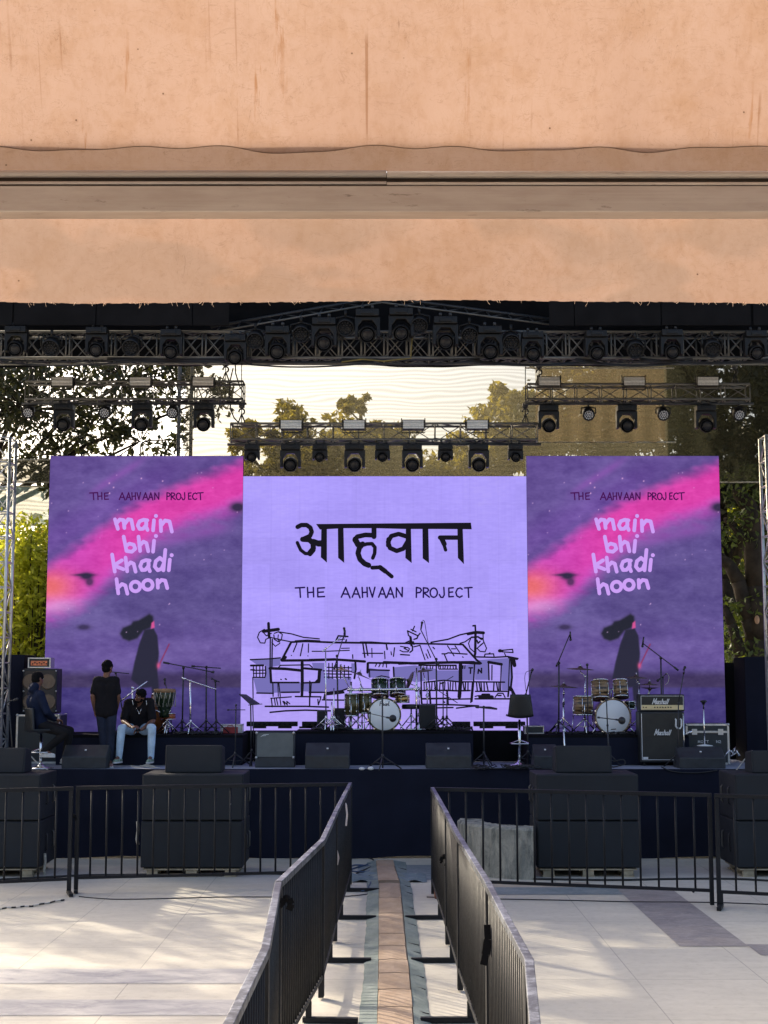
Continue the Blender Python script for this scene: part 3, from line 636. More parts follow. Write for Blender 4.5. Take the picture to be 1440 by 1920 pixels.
# hung trusses
YH = 24.3
def hung(label, x0, x1, yt, yb, n, ox=0):
    a, b = P(x0, (yt + yb) / 2, YH), P(x1, (yt + yb) / 2, YH); h = P(720, yt, YH).z - P(720, yb, YH).z
    t = truss(label, (a.x, YH + .15, a.z), (b.x, YH + .15, a.z), .3, h, n, 'short trusses hung over the stage', r=.021, rb=.010)
    zc = P(720, yb + 9, YH).z
    part(t, 'hanging_pipe', MB().tube((a.x - .05, YH, zc), (b.x + .06, YH, zc), .022), M['black_metal'], 0, True)
    hk = MB()
    for k in range(n + 1):
        x = a.x + (b.x - a.x) * (k + .02) / (n + .04); hk.tube((x, YH, zc), (x, YH, zc + .10), .013)
    part(t, 'pipe_clamp', hk, M['dull_alu'], 0, True)
    cb = MB(); z0 = a.z - h / 2 + .03
    for k in range(n):
        xa_, xb_ = a.x + (b.x - a.x) * k / n, a.x + (b.x - a.x) * (k + 1) / n
        dz = rnd.uniform(.02, .09)
        cb.path([(xa_ + (xb_ - xa_) * u, YH + .05, z0 - dz * math.sin(math.pi * u)) for u in [q / 6 for q in range(7)]], .012, 5)
    part(t, 'power_cable', cb, M['cable'], 0, True)
    return t, a, b, zc
tl = hung('left hung truss in front of the bright leafy sky', 47, 456, 715, 748, 9)
tc = hung('lower middle hung truss above the lilac screen', 432, 1008, 794, 824, 12)
tr = hung('right hung truss in front of the brown netting', 989, 1406, 720, 748, 9)
def chain(label, px, y0, y1):
    a, b = P(px, y0, YH + .15), P(px, y1, YH + .15)
    t = thing('hoist_chain', label, 'chain', b, 'chains holding the hung trusses')
    m = MB(); n = int((a.z - b.z) / .06)
    m.tube(a, b, .008, n=5)
    part(t, 'chain', m, M['black_metal'], 0, True)
    hk = MB(); c = b + Vector((0, 0, .3))
    hk.lathe([(.0, -.05), (.05, -.03), (.055, .02), (.03, .06), (0, .07)], c, n=10)
    hk.path([(c.x + .05 * math.cos(t_), c.y, c.z - .10 + .05 * math.sin(t_)) for t_ in [q * .5 - 1.2 for q in range(10)]], .014, 6)
    hk.tube(c + Vector((-.0, 0, -.14)), b + Vector((-.06, 0, 0)), .012); hk.tube(c + Vector((0, 0, -.14)), b + Vector((.06, 0, 0)), .012)
    part(t, 'hook', hk, M['black_metal'], 0, True); return t
chain('chain hoist at the left end of the left hung truss', 60, 670, 714)
chain('chain hoist with hook near the right end of the left hung truss', 423, 675, 714)
chain('long chain with hook at the left end of the middle hung truss', 453, 675, 793)
chain('long chain with hook at the right end of the middle hung truss', 985, 675, 793)
chain('short chain and hook at the left end of the right hung truss', 1011, 675, 719)
chain('chain hoist at the far right end of the right hung truss', 1378, 675, 719)
cb = MB()
for px, y0, x1, y1 in ((437, 690, 432, 765), (441, 680, 458, 740), (432, 755, 447, 792)):
    a, b = P(px, y0, YH), P(x1, y1, YH); cb.path([a, a * .7 + b * .3 + Vector((-.04, 0, -.02)), a * .3 + b * .7 + Vector((-.03, 0, -.03)), b], .012, 5)
solo('loose_cable', 'thin black cables dangling at the right end of the left hung truss', 'cable', cb, M['cable'])
# side towers
def tower(label, x0, x1, y1, yf, z0, n=13):
    a, b = P(x0, y1, yf), P(x1, y1, yf)
    t = thing('truss_tower', label, 'tower', ((a.x + b.x) / 2, yf, z0), 'silver truss towers at the stage sides')
    A, B = Vector(((a.x + b.x) / 2, yf + .2, z0)), Vector(((a.x + b.x) / 2, yf + .2, a.z))
    truss_parts(t, A, B, .40, b.x - a.x, n, r=.028, side=(0, 1, 0), mat='alu', rb=.014)
    return t
tower('silver truss tower at the left edge beside the leafy bush', -17, 19, 820, 24.1, ZS)
tower('silver truss tower at the right edge beside the tree trunks', 1436, 1472, 816, 24.1, ZS)
for x in (-8.5, 8.5):
    t = thing('roof_column', 'dark truss column holding up the stage roof ' + ('on the left' if x < 0 else 'on the right'), 'column', (x, YT + .22, 0))
    truss_parts(t, (x, YT + .22, 0), (x, YT + .22, zb - .03), .4, .4, 14, r=.026)

# ------------------------------------------------------------------ roof of the stage
rf = thing('stage_roof', 'black cloth stage roof with flat front fascia above the truss', 'roof', (0, YT, zt))
yA = YT - .25
za, zc_ = P(720, 609, yA).z, P(720, 540, yA).z
for x0, x1 in ((-40, 24), (26, 180), (181, 361), (362, 430)): part(rf, 'fascia_panel', MB().bb(P(x0, 600, yA).x, P(x1, 600, yA).x - .01, yA, yA + .05, za - rnd.uniform(0, .01), zc_), M['black_cloth'], 0, True)
for x0, x1 in ((1030, 1077), (1078, 1240), (1241, 1409), (1413, 1480)): part(rf, 'fascia_panel', MB().bb(P(x0, 600, yA).x, P(x1, 600, yA).x - .01, yA, yA + .05, za - rnd.uniform(0, .01), zc_), M['black_cloth'], 0, True)
def drape(u, v):
    x = -8.8 + 17.6 * u; z = zb - .04 + (zc_ + .5 - zb) * v
    lowz = P(720 + x * 114, 680, 23.6).z
    if v == 0: z = lowz - .03 - .035 * math.sin(x * 1.7 + 1) - .05 * max(0, math.sin(x * .8))
    return (x, 23.6 + .02 * math.sin(x * 7) * (1 - v), z)
part(rf, 'back_drape', MB().grid(drape, 160, 8), M['black_cloth'], 0, True)
def roofs(u, v):
    x = -9 + 18 * u; y = YT - .25 + 5 * v
    return (x, y, zc_ + .9 - abs(x) * .08 + .03 * math.sin(x * 2))
part(rf, 'roof_cloth', MB().grid(roofs, 40, 8), M['black_cloth'], 0, True)
t = thing('gable_truss', 'dark pitched truss rising to a low peak under the roof', 'truss', (0, YT - .1, zt))
pk, pl, pr = P(716, 567, YT), P(405, 622, YT), P(1042, 610, YT)
for a, b in ((pl, pk), (pr, pk)):
    part(t, 'chord', MB().tube(a, b, .016), M['dull_alu'], 0, True)
    d = Vector((-.12 if a.x < 0 else .12, .25, .14)); part(t, 'chord', MB().tube(a + d, b + d, .03), M['black_metal'], 0, True)
    m = MB()
    for k in range(16):
        p, q = a.lerp(b, k / 16), a.lerp(b, (k + 1) / 16); m.tube(p + d * (k % 2), q + d * ((k + 1) % 2), .012, n=5)
    part(t, 'bracing', m, M['black_metal'], 0, True)
cb = MB()
for k, (x0, x1, y) in enumerate(((-20, 250, 678), (200, 470, 676), (430, 700, 680), (640, 900, 678), (880, 1120, 680), (1080, 1300, 678), (1200, 1460, 677))):
    a, b = P(x0, y, YT - .1), P(x1, y, YT - .1)
    for q in range(3):
        sg = rnd.uniform(.02, .09); cb.path([a.lerp(b, u) + Vector((0, .03 * q, -sg * math.sin(math.pi * u) + .03 * q)) for u in [i / 12 for i in range(13)]], .014, 5)
solo('cable_bundle', 'black cables sagging along the bottom of the big roof truss', 'cable', cb, M['cable'])
cb = MB(); a, b = P(640, 679, YT - .12), P(770, 672, YT - .12)
cb.path([a, a.lerp(b, .3) + Vector((0, 0, .03)), a.lerp(b, .6) + Vector((0, 0, -.02)), b, P(775, 600, YT - .12)], .014, 5)
solo('yellow_cable', 'yellowish cable tied to the middle of the roof truss', 'cable', cb, pm('yellow_cable', (.16, .12, .03), .6))

# ------------------------------------------------------------------ lamps: origin at the hook, hanging down, facing the audience (-Y)
def moving_head(label, loc, notch=True, wd=.36, hh=.44, tilt=20):
    t = thing('moving_head_light', label, 'stage light', loc)
    m = MB(); m.box((0, 0, -.07), (wd * .92, .24, .10)); m.box((0, -.125, -.07), (wd * .5, .02, .06))
    part(t, 'base', m, M['lamp_black'], .012)
    m = MB(); m.tube((-.07, 0, -.03), (-.07, 0, .04), .012); m.tube((.07, 0, -.03), (.07, 0, .04), .012); m.lathe([(.03, -.02), (.035, 0), (.03, .02)], (-.07, 0, .03), (1, 0, 0), 10); m.lathe([(.03, -.02), (.035, 0), (.03, .02)], (.07, 0, .03), (1, 0, 0), 10)
    part(t, 'clamp', m, M['black_metal'])
    x, zt_, zb_ = wd / 2, -.12, -hh + .02; i = x * .72
    m = MB(); nz = zt_ - .055 if notch else zt_ - .05
    m.prism([(-x, zt_), (-x, zb_), (-i, zb_), (-i, nz - .09), (-i * .5, nz), (i * .5, nz), (i, nz - .09), (i, zb_), (x, zb_), (x, zt_)], -.07, .07)
    part(t, 'yoke', m, M['lamp_black'], .012)
    ax = Vector((0, -math.cos(R(tilt)), -math.sin(R(tilt)))); c = Vector((0, 0, -hh + .085)); rr = i * .92
    m = MB(); m.lathe([(rr * .5, -.12), (rr * .9, -.09), (rr, -.02), (rr, .10), (rr * .93, .13), (rr * .9, .12), (rr * .86, .10)], c, ax, 28)
    h = part(t, 'lamp_head', m, M['lamp_black'])
    part(h, 'lens', MB().lathe([(0, .125), (rr * .5, .12), (rr * .86, .10)], c, ax, 28), M['glass'])
    part(h, 'lens_ring', MB().lathe([(rr * .62, .118), (rr * .66, .13), (rr * .7, .118)], c, ax, 28, ring=True), M['black_metal'])
    return t
def par_light(label, loc, r=.105, dots='led_dot'):
    t = thing('par_light', label, 'stage light', loc)
    part(t, 'bracket', MB().path([(-r - .02, 0, -.16), (-r - .02, 0, -.06), (0, 0, -.03), (r + .02, 0, -.06), (r + .02, 0, -.16)], .012).tube((0, 0, -.03), (0, 0, .04), .018), M['lamp_black'])
    ax = Vector((0, -math.cos(R(32)), -math.sin(R(32)))); c = Vector((0, 0, -.16))
    h = part(t, 'housing', MB().lathe([(r * .5, -.13), (r * .9, -.1), (r, 0), (r, .07), (r * .9, .075), (r * .88, .05), (0, .05)], c, ax, 24), M['lamp_black'])
    a = Vector((1, 0, 0)); b = ax.cross(a); m = MB()
    for ring, n in ((0, 1), (.33, 6), (.66, 12)):
        for k in range(n):
            q = c + ax * .052 + a * (r * ring * math.cos(2 * math.pi * k / n)) + b * (r * ring * math.sin(2 * math.pi * k / n))
            m.lathe([(.0155, 0), (.013, .006), (0, .008)], q, ax, 8)
    part(h, 'led_array', m, M[dots])
    return t
def flood(label, loc, w=.38, h=.17):
    t = thing('flood_light', label, 'stage light', loc)
    m = MB(); m.bb(-w / 2, w / 2, -.02, .14, -h / 2, h / 2); part(t, 'housing', m, M['lamp_black'], .008)
    m = MB()
    for k in range(4):
        z = -h / 2 + .012 + (h - .024) * k / 4; dz = (h - .024) / 4 - .004
        m.bb(-w / 2 + .012, w / 2 - .012, -.026 - (.006 if k % 2 else 0), -.021, z, z + dz)
    part(t, 'reflector', m, M['flood'])
    part(t, 'lamp_tube', MB().tube((-w / 2 + .014, -.036, .0), (w / 2 - .014, -.036, .0), .008), M['white_paint'])
    part(t, 'bracket', MB().path([(-w / 2 - .012, .05, 0), (-w / 2 - .012, .05, -h / 2 - .05), (w / 2 + .012, .05, -h / 2 - .05), (w / 2 + .012, .05, 0)], .01).tube((-w / 2 - .012, .05, 0), (-w / 2 - .012, .05, h * .7), .01).tube((w / 2 + .012, .05, 0), (w / 2 + .012, .05, h * .7), .01), M['lamp_black'])
    return t
first = {}
def place(kind, label, loc, group, scale=None):
    if kind not in first:
        o = {'big': lambda: moving_head(label, loc), 'small': lambda: moving_head(label, loc, False, .265, .30), 'par': lambda: par_light(label, loc), 'darkpar': lambda: par_light(label, loc, .105, 'glass'), 'flood': lambda: flood(label, loc)}[kind]()
        first[kind] = o; o['group'] = group
        if scale: o.scale = (scale,) * 3
        return o
    o = dup(first[kind], loc, label, scale=scale or 1.0); o['group'] = group; return o
def row(kind, xs, py, what, where, group, Y, scale=None, dz=0.0):
    for i, x in enumerate(xs):
        p = P(x, py, Y); place(kind, '%s of the %s %s' % (nth(i, len(xs)), what, where), (p.x, Y, p.z + dz), group, scale)
row('big', (121, 267, 383), 757, 'big moving heads', 'under the left hung truss', 'moving heads on the hung trusses', YH)
row('big', (545, 665, 773, 897), 832, 'big moving heads', 'under the middle hung truss', 'moving heads on the hung trusses', YH)
row('big', (1028, 1174, 1322), 759, 'big moving heads', 'under the right hung truss', 'moving heads on the hung trusses', YH)
row('small', (473, 600, 717, 835, 966), 832, 'small moving heads', 'between the big ones above the lilac screen', 'small moving heads on the middle truss', YH)
row('par', (54, 197, 324), 755, 'round LED cans', 'under the left hung truss', 'round LED cans on the hung trusses', YH)
row('par', (1103, 1243, 1385), 759, 'round LED cans', 'under the right hung truss', 'round LED cans on the hung trusses', YH)
row('flood', (117, 263, 381), 715.5, 'pale flood panels', 'on top of the left hung truss', 'flood panels on the hung trusses', YH - .06)
row('flood', (546, 664, 775, 895), 796, 'pale flood panels', 'on top of the middle hung truss', 'flood panels on the hung trusses', YH - .06)
row('flood', (1030, 1189, 1327), 715, 'pale flood panels', 'on top of the right hung truss', 'flood panels on the hung trusses', YH - .06)
YM = YT - .2
big = [(32, 612), (183, 614), (322, 618), (442, 628), (521, 612), (608, 596), (689, 580), (752, 578), (835, 594), (918, 612), (998, 622), (1117, 620), (1258, 618), (1415, 620)]
for i, (x, y) in enumerate(big):
    p = P(x, y, YM); place('big', '%s of the dark moving heads on the big roof truss' % nth(i, len(big)), (p.x, YM, p.z), 'moving heads on the roof truss', 1.02 if i in (0, 1, 2, 3, 10, 11, 12, 13) else 1.15)
pars = [(97, 625), (247, 625), (479, 612), (565, 600), (648, 588), (786, 584), (880, 602), (958, 615), (1190, 630), (1334, 628)]
for i, (x, y) in enumerate(pars):
    p = P(x, y, YM); place('darkpar', '%s of the dark LED cans on the big roof truss' % nth(i, len(pars)), (p.x, YM, p.z), 'LED cans on the roof truss', 1.35)

# ------------------------------------------------------------------ tent canopy close overhead
def tent_mat(name, k, streak=True, grey=0.0):
    t = NT(name); v = t.coord()
    base = t.ramp(t.noise(v, 1.6, 5, .6, .4), [(.3, (.78, .52, .40)), (.7, (.84, .585, .465))])
    c = t.mix(t.ramp(t.noise(t.coord((1, 1, 1), loc=(3, 1, 7)), 4.5, 6, .7), [(.48, 0.0), (.72, .42)]), base, (.62, .345, .17))
    c = t.mix(t.ramp(t.noise(t.coord((1.6, 1, 1), loc=(4, 4, 4)), 13, 6, .75, .4), [(.45, 0.0), (.75, .42)]), c, (.58, .33, .19))
    c = t.mix(t.ramp(t.noise(t.coord((1, .8, .8), loc=(9, 4, 2)), 34, 4, .75), [(.62, 0.0), (.74, .40)]), c, (.50, .28, .15))
    if streak:                               # rust runs down the cloth
        n1 = t.noise(t.coord((11.0, .8, .8), loc=(1.3, 0, 0)), 1.6, 6, .66, .12); n2 = t.noise(t.coord((2.2, 1.6, 1.6), loc=(0, 5, 0)), 1.6, 3)
        n3 = t.noise(t.coord((30, .5, .5)), 1.2, 2)
        s = t.math('MULTIPLY', t.ramp(n1, [(.635, 0.0), (.685, .65)]), t.ramp(n2, [(.42, 0.0), (.58, 1.0)]))
        c = t.mix(s, c, (.56, .26, .10))
        s = t.math('MULTIPLY', t.ramp(n3, [(.64, 0.0), (.7, .6)]), t.ramp(n2, [(.5, 0.0), (.62, 1.0)])); c = t.mix(s, c, (.42, .20, .09))
    # scratches and specks
    w1 = t.noise(t.coord((1.4, 1.4, 3.4), loc=(2, 2, 2)), 3.6, 5, .6, 1.6)
    c = t.mix(t.ramp(w1, [(.490, 0.0), (.498, .34), (.506, 0.0)]), c, (.36, .19, .10))
    w2 = t.noise(t.coord((3, 1, 1.2), loc=(5, 2, 8)), 5.0, 3, .5, 2.2)
    c = t.mix(t.math('MULTIPLY', t.ramp(w2, [(.493, 0.0), (.498, .6), (.503, 0.0)]), t.ramp(t.noise(v, 3.1, 2), [(.55, 0.0), (.66, 1.0)])), c, (.26, .14, .08))
    vo = t.n('TexVoronoi'); vo.inputs['Scale'].default_value = 7.5; t.l(v, vo.inputs['Vector'])
    c = t.mix(t.ramp(vo.outputs['Distance'], [(.022, .8), (.04, 0.0)]), c, (.18, .09, .05))
    if grey: c = t.mix(t.ramp(t.noise(t.coord((.7, 1, 1.6), loc=(0, 0, 3.1)), 1.9, 3, .4, .5), [(.47, 0.0), (.53, grey)]), c, (.52, .40, .33))
    c = t.mix(1.0, c, (k, k, k), 'MULTIPLY')
    tr = t.n('BsdfTranslucent'); t.l(c, tr.inputs[0]); d = t.n('BsdfDiffuse'); t.l(c, d.inputs[0])
    bp = t.n('Bump'); bp.inputs['Strength'].default_value = .25; bp.inputs['Distance'].default_value = .01; t.l(t.noise(v, 5, 5, .6), bp.inputs['Height']); t.l(bp.outputs[0], d.inputs['Normal']); t.l(bp.outputs[0], tr.inputs['Normal'])
    mx = t.n('MixShader'); mx.inputs[0].default_value = .62; t.l(d.outputs[0], mx.inputs[1]); t.l(tr.outputs[0], mx.inputs[2])
    return t.done(mx.outputs[0])
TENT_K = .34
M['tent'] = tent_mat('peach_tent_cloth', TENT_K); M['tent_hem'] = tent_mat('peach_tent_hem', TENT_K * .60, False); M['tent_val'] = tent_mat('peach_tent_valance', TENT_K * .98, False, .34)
YC = 6.0
cn = thing('tent_canopy', 'stained peach fabric tent canopy with aluminium beam overhead', 'canopy', (0, YC, P(720, 565, YC).z))
zh = P(720, 277, YC - .12).z
wl = random.Random(3); ph = [wl.uniform(0, 6) for _ in range(6)]
def roofc(u, v):
    x = -7.5 + 15.0 * u; y = (YC - .12) - 12.5 * v
    q_ = v * v * 12.5; y = (YC - .12) - q_; ridge = zh + 2.6 * min(q_, .45) + .28 * min(max(q_ - .45, 0), 6) - .28 * max(q_ - 6.45, 0)
    wave = .008 * math.sin(x * 7.6 + ph[0]) + .006 * math.sin(x * 12.3 + ph[1]) + .005 * math.sin(x * 19 + ph[2])
    z = ridge + wave * math.exp(-v * 14) + .012 * math.sin(x * 1.9 + y * .8) * min(1, v * 4)
    if v == 0: z -= .006
    return (x, y + .02 * math.sin(x * 5 + ph[3]) * math.exp(-v * 16), z)
part(cn, 'roof_fabric', MB().grid(roofc, 460, 90), M['tent'], 0, True)
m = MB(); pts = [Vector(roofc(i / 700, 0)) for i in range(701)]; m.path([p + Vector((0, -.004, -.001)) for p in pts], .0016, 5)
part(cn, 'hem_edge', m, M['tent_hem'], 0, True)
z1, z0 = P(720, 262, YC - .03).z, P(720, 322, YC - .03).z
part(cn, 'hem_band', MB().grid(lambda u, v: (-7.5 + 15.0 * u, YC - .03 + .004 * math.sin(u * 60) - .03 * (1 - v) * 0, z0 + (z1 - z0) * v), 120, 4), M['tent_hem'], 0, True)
# aluminium keder beam, in two lengths
def beam_profile():
    q = lambda py, y: (y, P(720, py, y).z)
    y = YC - .16
    za_, zb_, zc2, zd, ze, zf = [P(720, k, y).z for k in (318, 331, 339, 346, 397, 409)]
    return y, za_, zb_, zc2, zd, ze, zf
y, a_, b_, c_, d_, e_, f_ = beam_profile()
t = NT('old_aluminium_beam'); v = t.coord((1, 6, 6)); f = t.noise(v, 3, 6, .65); g = t.noise(t.coord((.5, 30, 30)), 2, 4, .6)
c = t.mix(t.ramp(f, [(.4, 0.0), (.7, .6)]), (.43, .38, .345), (.31, .25, .215)); c = t.mix(t.ramp(t.noise(t.coord((2, 9, 9), loc=(2, 1, 1)), 3, 5, .75), [(.62, 0.0), (.7, .7)]), c, (.15, .12, .10)); c = t.mix(t.ramp(g, [(.55, 0.0), (.72, .4)]), c, (.5, .46, .42))
M['beam'] = t.done(t.bsdf(c, .5, .25, .5, g, .1, .004))
part(cn, 'beam', MB().bb(-7.5, 7.5, y, y + .10, e_, d_ - .004), M['beam'], .005, True)
for x0, x1, sh in ((-7.5, P(725, 330, y).x - .0009, 0.0), (P(725, 330, y).x + .0009, 7.5, -.003)):
    m = MB(); m.tube((x0, y + .012, (a_ + b_) / 2 + sh), (x1, y + .012, (a_ + b_) / 2 + sh), (a_ - b_) / 2, n=12); m.tube((x0, y + .002, (c_ + d_) / 2 + sh), (x1, y + .002, (c_ + d_) / 2 + sh), (c_ - d_) / 2 * .8, n=12)
    part(cn, 'keder_rail', m, M['beam'], 0, True)

part(cn, 'rail_groove', MB().bb(-7.5, 7.5, y + .05, y + .09, d_ - .002, a_ + .004), M['groove'], 0, True)  # dark brown backing, coloured so the slot between the rails reads dark
yv = YC + .0
zv1, zv0 = P(720, 398, yv).z, P(720, 566, yv).z
fr = [wl.uniform(0, 1) for _ in range(900)]
def val(u, v):
    x = -7.5 + 15.0 * u; z = zv0 + (zv1 - zv0) * v
    if v == 0: z += .004 * math.sin(x * 2.1 + 1) + (fr[int(u * 898)] - .5) * .0045
    return (x, yv + .010 * math.sin(x * 2.3 + ph[4]) * (1 - v) + .006 * math.sin(x * 6.1 + z * 9) * (1 - v * .5), z)
part(cn, 'valance', MB().grid(val, 1500, 12), M['tent_val'], 0, True)
fm = MB()
for x in [wl.uniform(-1.7, 1.7) for _ in range(70)]:
    z = zv0 + .004 * math.sin(x * 2.1 + 1); d = wl.uniform(.002, .016) * (1 if wl.random() < .8 else 1.6); k = wl.uniform(-.012, .012)
    fm.path([(x, yv, z + .002), (x + k * .4, yv - .003, z - d * .5), (x + k, yv + .002, z - d)], .0008, 4)
part(cn, 'frayed_thread', fm, pm('pale_thread', (.8, .62, .48), .9), 0, True)
# ------------------------------------------------------------------ barriers
ZF = 1.42
def fence(label, A, B, group, bars=True, sp=.215, zA=ZF, zB=ZF, feet=(), rail=.05, brb=.014, low=.20, endposts=(1, 1), footdir=None, railmat='fence_paint'):
    A, B = Vector((A[0], A[1], 0)), Vector((B[0], B[1], 0)); d = B - A; L = d.length; d.normalize()
    nrm = Vector((-d.y, d.x, 0))
    t = thing('crowd_barrier', label, 'barrier', (A + B) / 2, group)
    zl = lambda s: zA + (zB - zA) * s / L
    up = lambda s, z: A + d * s + Vector((0, 0, z))
    part(t, 'top_rail', MB().bar(up(-.0, zl(0) - rail / 2), up(L, zl(L) - rail / 2), rail, rail), M[railmat], .004, True)
    part(t, 'bottom_rail', MB().bar(up(.0, low), up(L, low), .04, .04), M['fence_paint'], .004, True)
    for k, s in enumerate((.028, L - .028)):
        if endposts[k]: part(t, 'end_post', MB().bar(up(s, .02), up(s, zl(s) - rail), .05, .05, (0, 1, 0)), M['fence_paint'], .004, True)
    n = max(1, round(L / sp))
    for k in range(1, n):
        s = L * k / n
        part(t, 'bar', MB().tube(up(s, low + .02), up(s, zl(s) - rail), brb, n=8), M['fence_paint'], 0, True)
    for s, o, ln_ in feet:
        c = up(s, .028); dd = nrm if o > 0 else -nrm
        part(t, 'foot', MB().bar(c - dd * .05, c + dd * ln_, .055, .045), M['fence_paint'], .004, True)
        part(t, 'leg', MB().bar(up(s, .05), up(s, low - .02), .05, .05, (0, 1, 0)), M['fence_paint'], .004, True)
    return t
g2 = lambda px, py: G(px, py, ZF)
AC = 'barriers across the front of the stage'; AI = 'barriers along the aisle'
cL, cR = g2(657, 1467), g2(811, 1476)
a, b = g2(-150, 1482), g2(138, 1475); fence('barrier before the leftmost speaker stack', a, b, AC, sp=.225, feet=(((b - a).length - .03, -1, .30),))
a, b = g2(143, 1474), cL; fence('barrier in front of the left speaker stack ending at the aisle', a, b, AC, feet=((.03, -1, .12),))
a, b = cR, g2(1334, 1487); fence('barrier in front of the right speaker stack and stone block', a, b, AC, sp=.228, feet=())
a, b = g2(1339, 1488), g2(1640, 1496); fence('barrier before the rightmost speaker stack', a, b, AC, sp=.23, feet=((.05, -1, .28),))
def side(pts, feetY, sgn, names):
    for i in range(len(pts) - 1):
        a, b = pts[i], pts[i + 1]; L = (Vector(b) - Vector(a)).length
        ft = []
        for fy in feetY:
            lo, hi = min(a[1], b[1]), max(a[1], b[1])
            if lo < fy <= hi: ft.append(((a[1] - fy) / (a[1] - b[1]) * L, sgn, .42))
        fence(names[i], a, b, AI, sp=.122, feet=ft, brb=.0125, zA=ZF - .004 * (i % 2), zB=ZF - .004 * (i % 2), railmat='rail')
def shrink(p, q, g=.03):
    return p
fY = [G(720, k).y for k in (1672, 1724, 1805, 1918)] + [9.4, 7.0]
Lp = [cL, g2(629, 1521), g2(604, 1574), g2(522, 1652), g2(497, 1778), g2(425, 1925), G(300, 2250, ZF)]
side(Lp, fY, 1, ['far end barrier on the left of the aisle tied with white tape', 'second barrier from the stage along the left of the aisle', 'third barrier from the stage along the left of the aisle', 'fourth left aisle barrier kinked toward the camera', 'nearest barrier in view left of the aisle', 'barrier left of the aisle beside the camera'])
Rp = [cR, g2(838, 1524), g2(861, 1567), g2(916, 1655), g2(992, 1796), g2(1004, 1925), G(1090, 2300, ZF)]
side(Rp, fY, -1, ['far end barrier on the right of the aisle', 'second barrier from the stage along the right of the aisle', 'third barrier from the stage along the right of the aisle', 'fourth right aisle barrier with a dark strap tied on it', 'nearest barrier in view right of the aisle', 'barrier right of the aisle beside the camera'])
def ribbon_tie(label, p, mat, ln_=.16, name='tied_ribbon', w=.022):
    m = MB(); m.sph(p, (.03, .03, .03), 8, 6)
    for k in (-1, 1):
        pts = [(p.x + k * .02, p.y - .02, p.z), (p.x + k * .035, p.y - .03, p.z - ln_ * .45), (p.x + k * .02, p.y - .025, p.z - ln_ * (.8 + .2 * k))]
        for q, r in zip(pts[:-1], pts[1:]): m.bar(q, r, w, .004, (0, 1, 0))
    solo(name, label, 'ribbon', m, mat)
ribbon_tie('white ribbon tied high on the far left aisle barrier', Vector(cL.lerp(g2(629, 1521), .45)[:2] + (1.28,)), M['tape'], .26)
ribbon_tie('small white ribbon tied lower on the left aisle barrier', Vector(cL.lerp(g2(629, 1521), 1.0)[:2] + (.98,)), M['tape'], .14)
ribbon_tie('black rag tied at the top corner of the left aisle barrier', Vector(g2(530, 1653)[:2] + (1.30,)) + Vector((.03, 0, 0)), M['black_cloth'], .08, 'tied_rag', .05)
m = MB(); p = Vector(g2(922, 1668)[:2] + (1.18,)) + Vector((-.035, 0, 0))
for k, (dx, dz, w_) in enumerate(((0, 0, .03), (.004, -.10, .045), (-.012, -.20, .06), (-.03, -.27, .05))):
    if k: m.bar(q, p + Vector((dx, -.01 * k, dz)), .012, w_, (1, 0, 0))
    q = p + Vector((dx, -.01 * k, dz))
solo('hanging_strap', 'long dark strap hanging on the right aisle barrier', 'strap', m, M['black_cloth'])
ribbon_tie('dark rag tied near the far end of the right aisle barrier', Vector(g2(832, 1524)[:2] + (.95,)), M['black_cloth'], .10, 'tied_rag', .04)
ribbon_tie('dark cord tied on the post left of the aisle', Vector(g2(141, 1474)[:2] + (1.02,)) + Vector((0, -.03, 0)), M['black_cloth'], .05, 'black_ribbon', .02)

# ------------------------------------------------------------------ cable ramp in the aisle
def ramp_mat(name, a, b, c, sc):
    t = NT(name); v = t.coord(); f = t.noise(t.coord((1, .6, 1)), sc, 6, .7); q = t.ramp(f, [(.3, a), (.7, b)])
    q = t.mix(t.ramp(t.noise(v, 26, 4, .7), [(.6, 0.0), (.75, .5)]), q, c)
    return t.done(t.bsdf(q, .85, 0, .2, f, .3, .006))
M['ply'] = ramp_mat('brown_plywood', (.29, .205, .145), (.44, .33, .25), (.20, .14, .10), 5)
M['mat_green'] = ramp_mat('grey_green_carpet', (.12, .15, .148), (.24, .275, .265), (.32, .32, .29), 5)
def edge(pts): return lambda y: float(np.interp(y, [p[1] for p in pts][::-1], [p[0] for p in pts][::-1]))
gp = lambda x, y: (G(x, y).x, G(x, y).y)
pl_ = edge([gp(705, 1622), gp(710, 1663), gp(710, 1760), gp(709, 1835), gp(707, 1920), gp(700, 2150)])
pr_ = edge([gp(738, 1622), gp(749, 1655), gp(757, 1720), gp(762, 1780), gp(769, 1835), gp(776, 1920), gp(800, 2150)])
cl_ = edge([gp(686, 1630), gp(688, 1680), gp(686, 1730), gp(683, 1800), gp(679, 1860), gp(673, 1920), gp(650, 2150)])
cr_ = edge([gp(762, 1630), gp(773, 1675), gp(780, 1730), gp(792, 1800), gp(800, 1860), gp(809, 1920), gp(840, 2150)])
yF, yN = G(720, 1618).y, 8.5
cr = thing('cable_ramp', 'brown plywood cable cover with grey carpet edges down the aisle', 'cable ramp', (0, (yF + yN) / 2, 0))
seams = [yF] + [G(720, k).y for k in (1630, 1662, 1690, 1720, 1759, 1782, 1808, 1834, 1865, 1899, 1945, 2010, 2100)] + [yN]
